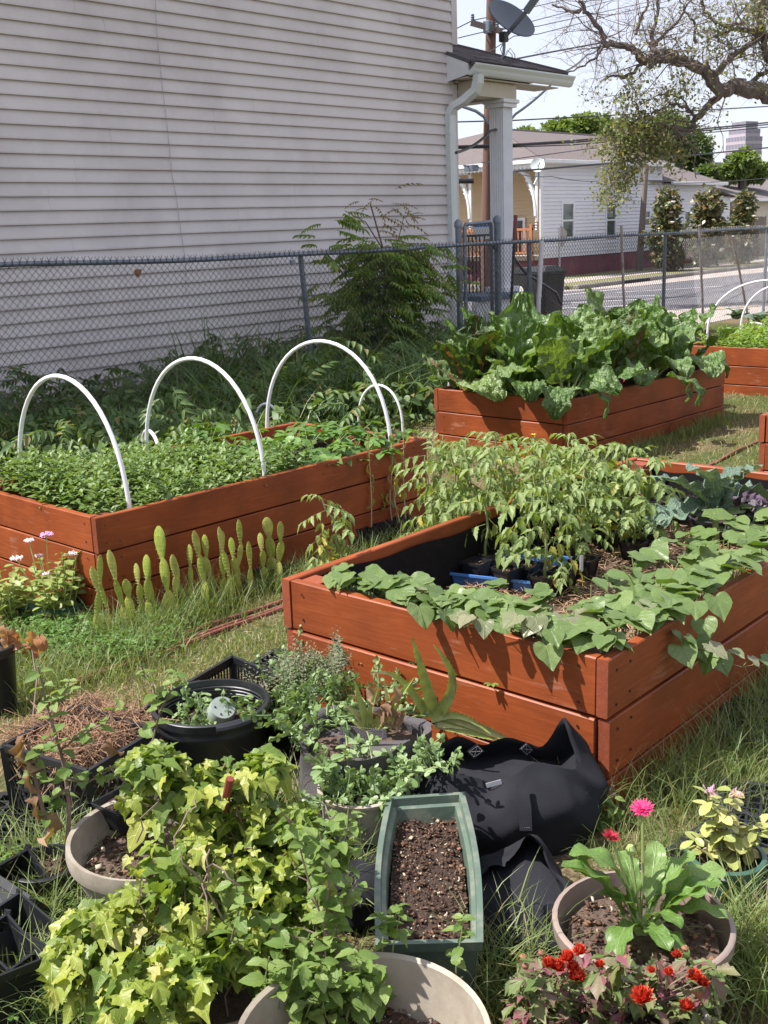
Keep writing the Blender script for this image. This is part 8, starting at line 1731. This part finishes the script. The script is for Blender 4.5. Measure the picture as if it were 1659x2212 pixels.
cen = np.array([b[0] for b in bl]); rad_ = np.array([b[1] for b in bl]); kk = RN.integers(0, 4, 520); dv_ = RN.normal(size=(520, 3)); dv_ /= np.linalg.norm(dv_, axis=1)[:, None]; ps = cen[kk]+dv_*rad_[kk]*RN.uniform(.3, 1., 520)[:, None]
scatter('foliage', [compound(LF, 5, 1.0, s0=.34, dr=.25+.2*k) for k in range(3)], ps, np.arctan2(dv_[:, 1], dv_[:, 0])+RN.normal(0, .6, 520), RN.normal(.0, .3, 520), RN.normal(0, .4, 520), RN.uniform(.14, .26, 520), L_toh, T, 'stuff')
# weeds along the fence
WD = [compound(LF, 5, 1.0, s0=.36, dr=.4).mesh('x', None) and compound(LF, 5, 1.0, s0=.36, dr=.4+.2*k) for k in range(3)]
LW = [fan(HEART, 1, .2, .3), fan(SERR, 1, .2, .3)]
pos = []; 
for k in range(3600):
    x = U(3.6, 13.4); y = U(6.3, 10.7) if x < 7.5 else U(6.9, 10.7); h_ = (.38+.42*mnoise.noise((x*.9, y*.9, 5)))*(1 if x > 8.2 or x < 7.4 else 1.15)
    if x < 5.4: h_ += .12
    if x > 12: h_ *= .55
    pos.append((x, y, max(.04, h_*U(.15, 1.25)+.05)))
n_ = len(pos); o = scatter('fence_weeds', WD, pos, RN.uniform(0, 6.3, n_), RN.normal(0, .45, n_), RN.normal(0, .4, n_), RN.uniform(.16, .34, n_), L_weed, None, 'stuff'); o['label'] = 'tangle of dark green weeds along the foot of the fence'; o['category'] = 'weeds'
pos2 = [(U(3.6, 13.4), U(6.4, 10.2), U(.04, .55)) for _ in range(4200)]; o = scatter('broad_weeds', LW, pos2, RN.uniform(0, 6.3, 4200), RN.normal(-.2, .5, 4200), RN.normal(0, .5, 4200), RN.uniform(.05, .11, 4200), L_weed, None, 'stuff'); o['label'] = 'broad leaved weeds mixed into the fence tangle'; o['category'] = 'weeds'
def blades(name, pos, hgt, wid, bend, m, kind='stuff', seg=3, label=None, cat=None, azs=None):
    pos = np.asarray(pos, float); N = len(pos); hgt = np.broadcast_to(hgt, N); wid = np.broadcast_to(wid, N); bend = np.broadcast_to(bend, N)
    az = RN.uniform(0, 2*pi, N) if azs is None else azs; d = np.stack([np.cos(az), np.sin(az), 0*az], -1); tw = RN.uniform(-1.2, 1.2, N); sdv = np.stack([-np.sin(az+tw), np.cos(az+tw), 0*az], -1); V = np.zeros((N, 2*seg+1, 3)); th = RN.uniform(.0, .45, N); p = pos.copy(); L_ = hgt/seg
    for i in range(seg+1):
        w = wid*(1-i/seg)**.7/2
        if i < seg: V[:, 2*i] = p-sdv*w[:, None]; V[:, 2*i+1] = p+sdv*w[:, None]
        else: V[:, 2*seg] = p
        p = p+(d*np.sin(th)[:, None]+np.array([0,0,1.])*np.cos(th)[:, None])*L_[:, None]; th = th+bend/seg
    c = 2*seg+1; loops = []; tot = []
    for i in range(seg-1): loops += [2*i, 2*i+1, 2*i+3, 2*i+2]; tot.append(4)
    loops += [2*seg-2, 2*seg-1, 2*seg]; tot.append(3); loops = np.array(loops)
    Lp = (loops[None]+(np.arange(N)*c)[:, None]).ravel(); Tt_ = np.tile(tot, N); S = np.concatenate([[0], np.cumsum(Tt_)[:-1]]); me = raw_mesh(name, V.reshape(-1, 3), Lp, S, Tt_, m)
    o = bpy.data.objects.new(name, me); COL.objects.link(o); o['kind'] = kind
    if label: o['label'] = label; o['category'] = cat or 'grass'
    return o
beds_ = [(3.0, 4.45, 5.55, 5.85), (2.64, 1.5, 5.28, 2.9), (7.15, 4.35, 9.72, 5.9), (10.97, 3.88, 13.5, 5.5), (7.24, 1.64, 9.8, 3.05)]
pots_ = [(o.location.x, o.location.y) for o in bpy.data.objects if o.parent is None and o.get('category') in ('plant pot', 'grow bag', 'planter', 'crate') and o.location.x < 3.2]
def free(x, y): return all(not (a < x < c2 and b < y < d2) for a, b, c2, d2 in beds_)
def lawn(N, x0, x1, y0_, y1, hmin, hmax, wmin, wmax, thr=-1., seed=0, clear=0., m=L_grass, name='lawn_grass', label='', bend=(.6, 2.2), cl=.0):
    ps = []; 
    while len(ps) < N:
        x = U(x0, x1); y = U(y0_, y1)
        if not free(x, y): continue
        if thr > -1 and mnoise.noise((x*1.6+seed, y*1.6, seed)) < thr: continue
        if clear and any((x-a)**2+(y-b)**2 < clear*clear for a, b in pots_): continue
        if cl and hypot(x-2.75-.0, 0) > 99: continue
        ps.append((x, y, gz(x, y)-.004))
    n_ = len(ps); return blades(name, ps, RN.uniform(hmin, hmax, n_), RN.uniform(wmin, wmax, n_), RN.uniform(*bend, n_), m, label=label, cat='grass')
lawn(24000, .9, 3.4, .2, 4.6, .02, .07, .003, .0055, -.15, 1, .05, label='short patchy grass and dry blades between the foreground pots')
lawn(24000, 2.4, 6.4, .6, 6.4, .02, .065, .0035, .007, -.2, 2, 0, name='lawn_grass', label='mown lawn around the two nearest beds')
lawn(30000, 5.2, 12.5, .2, 7.4, .03, .08, .004, .009, -.6, 3, 0, label='sunlit patchy lawn around the chard bed')
lawn(6000, 11, 19, 1, 9.2, .04, .10, .008, .014, -.6, 4, 0, label='rough lawn by the farthest bed and right part of the fence')
# taller tufts along the boards and among the pots
def tufts(spots, label, name='tall_grass', m=L_grasstall, h=(.12, .30), w=(.003, .007), per=40, sp=.06, bend=(.5, 2.0)):
    ps = []
    for (x, y) in spots:
        for k in range(per):
            q = (x+R.gauss(0, sp), y+R.gauss(0, sp)); 
            if free(*q): ps.append((q[0], q[1], gz(*q)-.005))
    n_ = len(ps); return blades(name, ps, RN.uniform(*h, n_), RN.uniform(*w, n_), RN.uniform(*bend, n_), m, label=label, cat='grass', seg=4)
L_fg = leafmat('arching fence grass', (.075,.135,.04), (.11,.18,.055), (.15,.22,.075), tr=.3, rough=.42, yellow=(.25,.23,.10), yp=.94, bump=0)
tufts([(U(2.8, 5.5), 4.38+R.gauss(0, .10)) for _ in range(105)], 'tall grass along the long front boards of the basil bed', h=(.08, .22), sp=.07)
tufts([(U(2.85, 3.6), 4.30+R.gauss(0, .08)) for _ in range(34)], 'high seeding grass at the near corner of the basil bed', h=(.15, .34), w=(.003, .007), per=18, sp=.06, bend=(.4, 1.6))
tufts([(U(2.2, 3.0), U(3.9, 4.9)) for _ in range(85)]+[(G(U(60, 420), U(1330, 1400)).x, G(U(60, 420), U(1330, 1400)).y) for _ in range(60)], 'lush tall grass round the sedums at the left', h=(.07, .20), sp=.08)
tufts([(U(2.6, 5.2), 1.40+R.gauss(0, .07)) for _ in range(90)], 'grass growing up the long right board of the nearest bed', h=(.08, .26), w=(.002, .005), per=50)
tufts([(U(2.3, 3.3), U(.7, 1.4)) for _ in range(60)], 'soft grass around the dark green pot and the pink gerbera', h=(.05, .16), w=(.002, .004), per=55)
tufts([(G(x+U(-50, 50), y+U(-30, 30)).x, G(x, y+U(-30, 30)).y) for x, y in ((60, 1900), (120, 1950), (180, 1900), (150, 2010), (90, 2060), (60, 2180), (200, 2200), (250, 2210), (1080, 2150), (1060, 2180), (1620, 2080), (1630, 2150), (1600, 2040), (640, 1770), (700, 1960)) for _ in range(5)], 'long grass blades between the foreground pots', h=(.10, .32), w=(.003, .006), per=45, bend=(.7, 2.2))
tufts([(U(7.2, 9.6), 4.30+R.gauss(0, .06)) for _ in range(60)]+[(7.1+R.gauss(0, .05), U(4.4, 5.8)) for _ in range(30)], 'grass fringe along the boards of the chard bed', h=(.06, .18), w=(.004, .007), per=30)
tufts([(U(6.6, 13), U(7.0, 9.6)) for _ in range(230)]+[(U(10.5, 13.3), U(7.5, 9.9)) for _ in range(80)], 'big arching dark grass clumps at the fence foot', name='fence_grass', m=L_fg, h=(.5, 1.2), w=(.010, .022), per=26, sp=.10, bend=(1.2, 2.6))
tufts([(U(4.0, 6.8), U(6.4, 9.2)) for _ in range(130)], 'dark grass clumps behind the basil bed', name='fence_grass', m=L_fg, h=(.3, .8), w=(.008, .018), per=26, sp=.10, bend=(.9, 2.2))
tufts([(PY(x, 700, 9.1).x, 9.1+U(-.2, .2)) for x in (420, 440, 460, 485, 540, 555)], 'upright broad bladed grass against the siding', name='fence_grass', m=L_fg, h=(.9, 1.3), w=(.025, .04), per=14, sp=.08, bend=(.4, 1.3))
# dry thatch on the worn path, clover
ps = []
while len(ps) < 9000:
    x = U(1.2, 6.5); y = U(.4, 6.2)
    if free(x, y): ps.append((x, y, gz(x, y)+U(0, .006)))
o = scatter('dry_thatch', STRAWT, ps, RN.uniform(0, 6.3, 9000), RN.normal(0, .12, 9000), RN.normal(0, .6, 9000), RN.uniform(.015, .06, 9000), M_straw, None, 'stuff'); o['label'] = 'dead grass and straw bits on the worn ground between the beds'; o['category'] = 'dry grass'
CL1 = fan([(0,0),(.3,.3),(.7,.45),(.95,.3),(.9,0)], 1, .1, .1); CLV = [join([CL1.moved(frame((0,0,0), a, .1, 0, 1)) for a in (0, 2.09, 4.18)])]
def clover(spots, label, per=120, sp=.1):
    ps = []
    for x, y in spots:
        for k in range(per):
            q = (x+R.gauss(0, sp), y+R.gauss(0, sp))
            if free(*q): ps.append((q[0], q[1], gz(*q)+U(.02, .11)))
    n_ = len(ps); o = scatter('clover', CLV, ps, RN.uniform(0, 6.3, n_), RN.normal(0, .3, n_), RN.normal(0, .3, n_), RN.uniform(.009, .017, n_), L_clover, None, 'stuff'); o['label'] = label; o['category'] = 'clover'
gg = lambda x, y: (G(x, y).x, G(x, y).y)
clover([gg(300+U(-60, 60), 1345+U(-15, 30)) for _ in range(14)]+[gg(150+U(-60, 60), 1385+U(-20, 30)) for _ in range(12)]+[gg(355+U(-40, 40), 1320+U(-10, 20)) for _ in range(8)]+[gg(260+U(-60, 60), 1420) for _ in range(8)], 'patches of clover below the cactus row')
clover([gg(80+U(-60, 60), 1960+U(-50, 60)) for _ in range(10)]+[gg(230+U(-50, 50), 2190) for _ in range(6)]+[gg(60, 2120)]*2, 'clover leaves left of the ivy', 90, .06)
W5 = thing('leafy_weed', 'low lobed green weed between the black bag and the gerbera', 'weed', G(1310, 1790)); q = G(1310, 1790)
for k in range(26): inst('leaf', ME_mint[k % 3], frame(PD(1310+R.gauss(0, 22), 1770+R.gauss(0, 18), (q.x*sa_+q.y*ca_)), U(0, 6.28), U(-.4, .3), U(-.3, .3), U(.03, .05)), W5)
mb = MB(); q2 = PD(1318, 1705, q.x*sa_+q.y*ca_+.1); mb.tube([q, q2], .0015, 4); obj('stem', mb, M_stem, W5)
M_lil = leafmat('lilac petals', (.45,.38,.60), (.55,.48,.68), (.5,.42,.62), tr=.2)
for dx, dy in ((0, 0), (8, 10), (-6, 14), (5, -8)): scatter('blossom', [BUD], [tuple(PD(1318+dx, 1705+dy, q.x*sa_+q.y*ca_+.1))]*3, RN.uniform(0, 6, 3), 0, 0, [.012]*3, M_lil, W5)
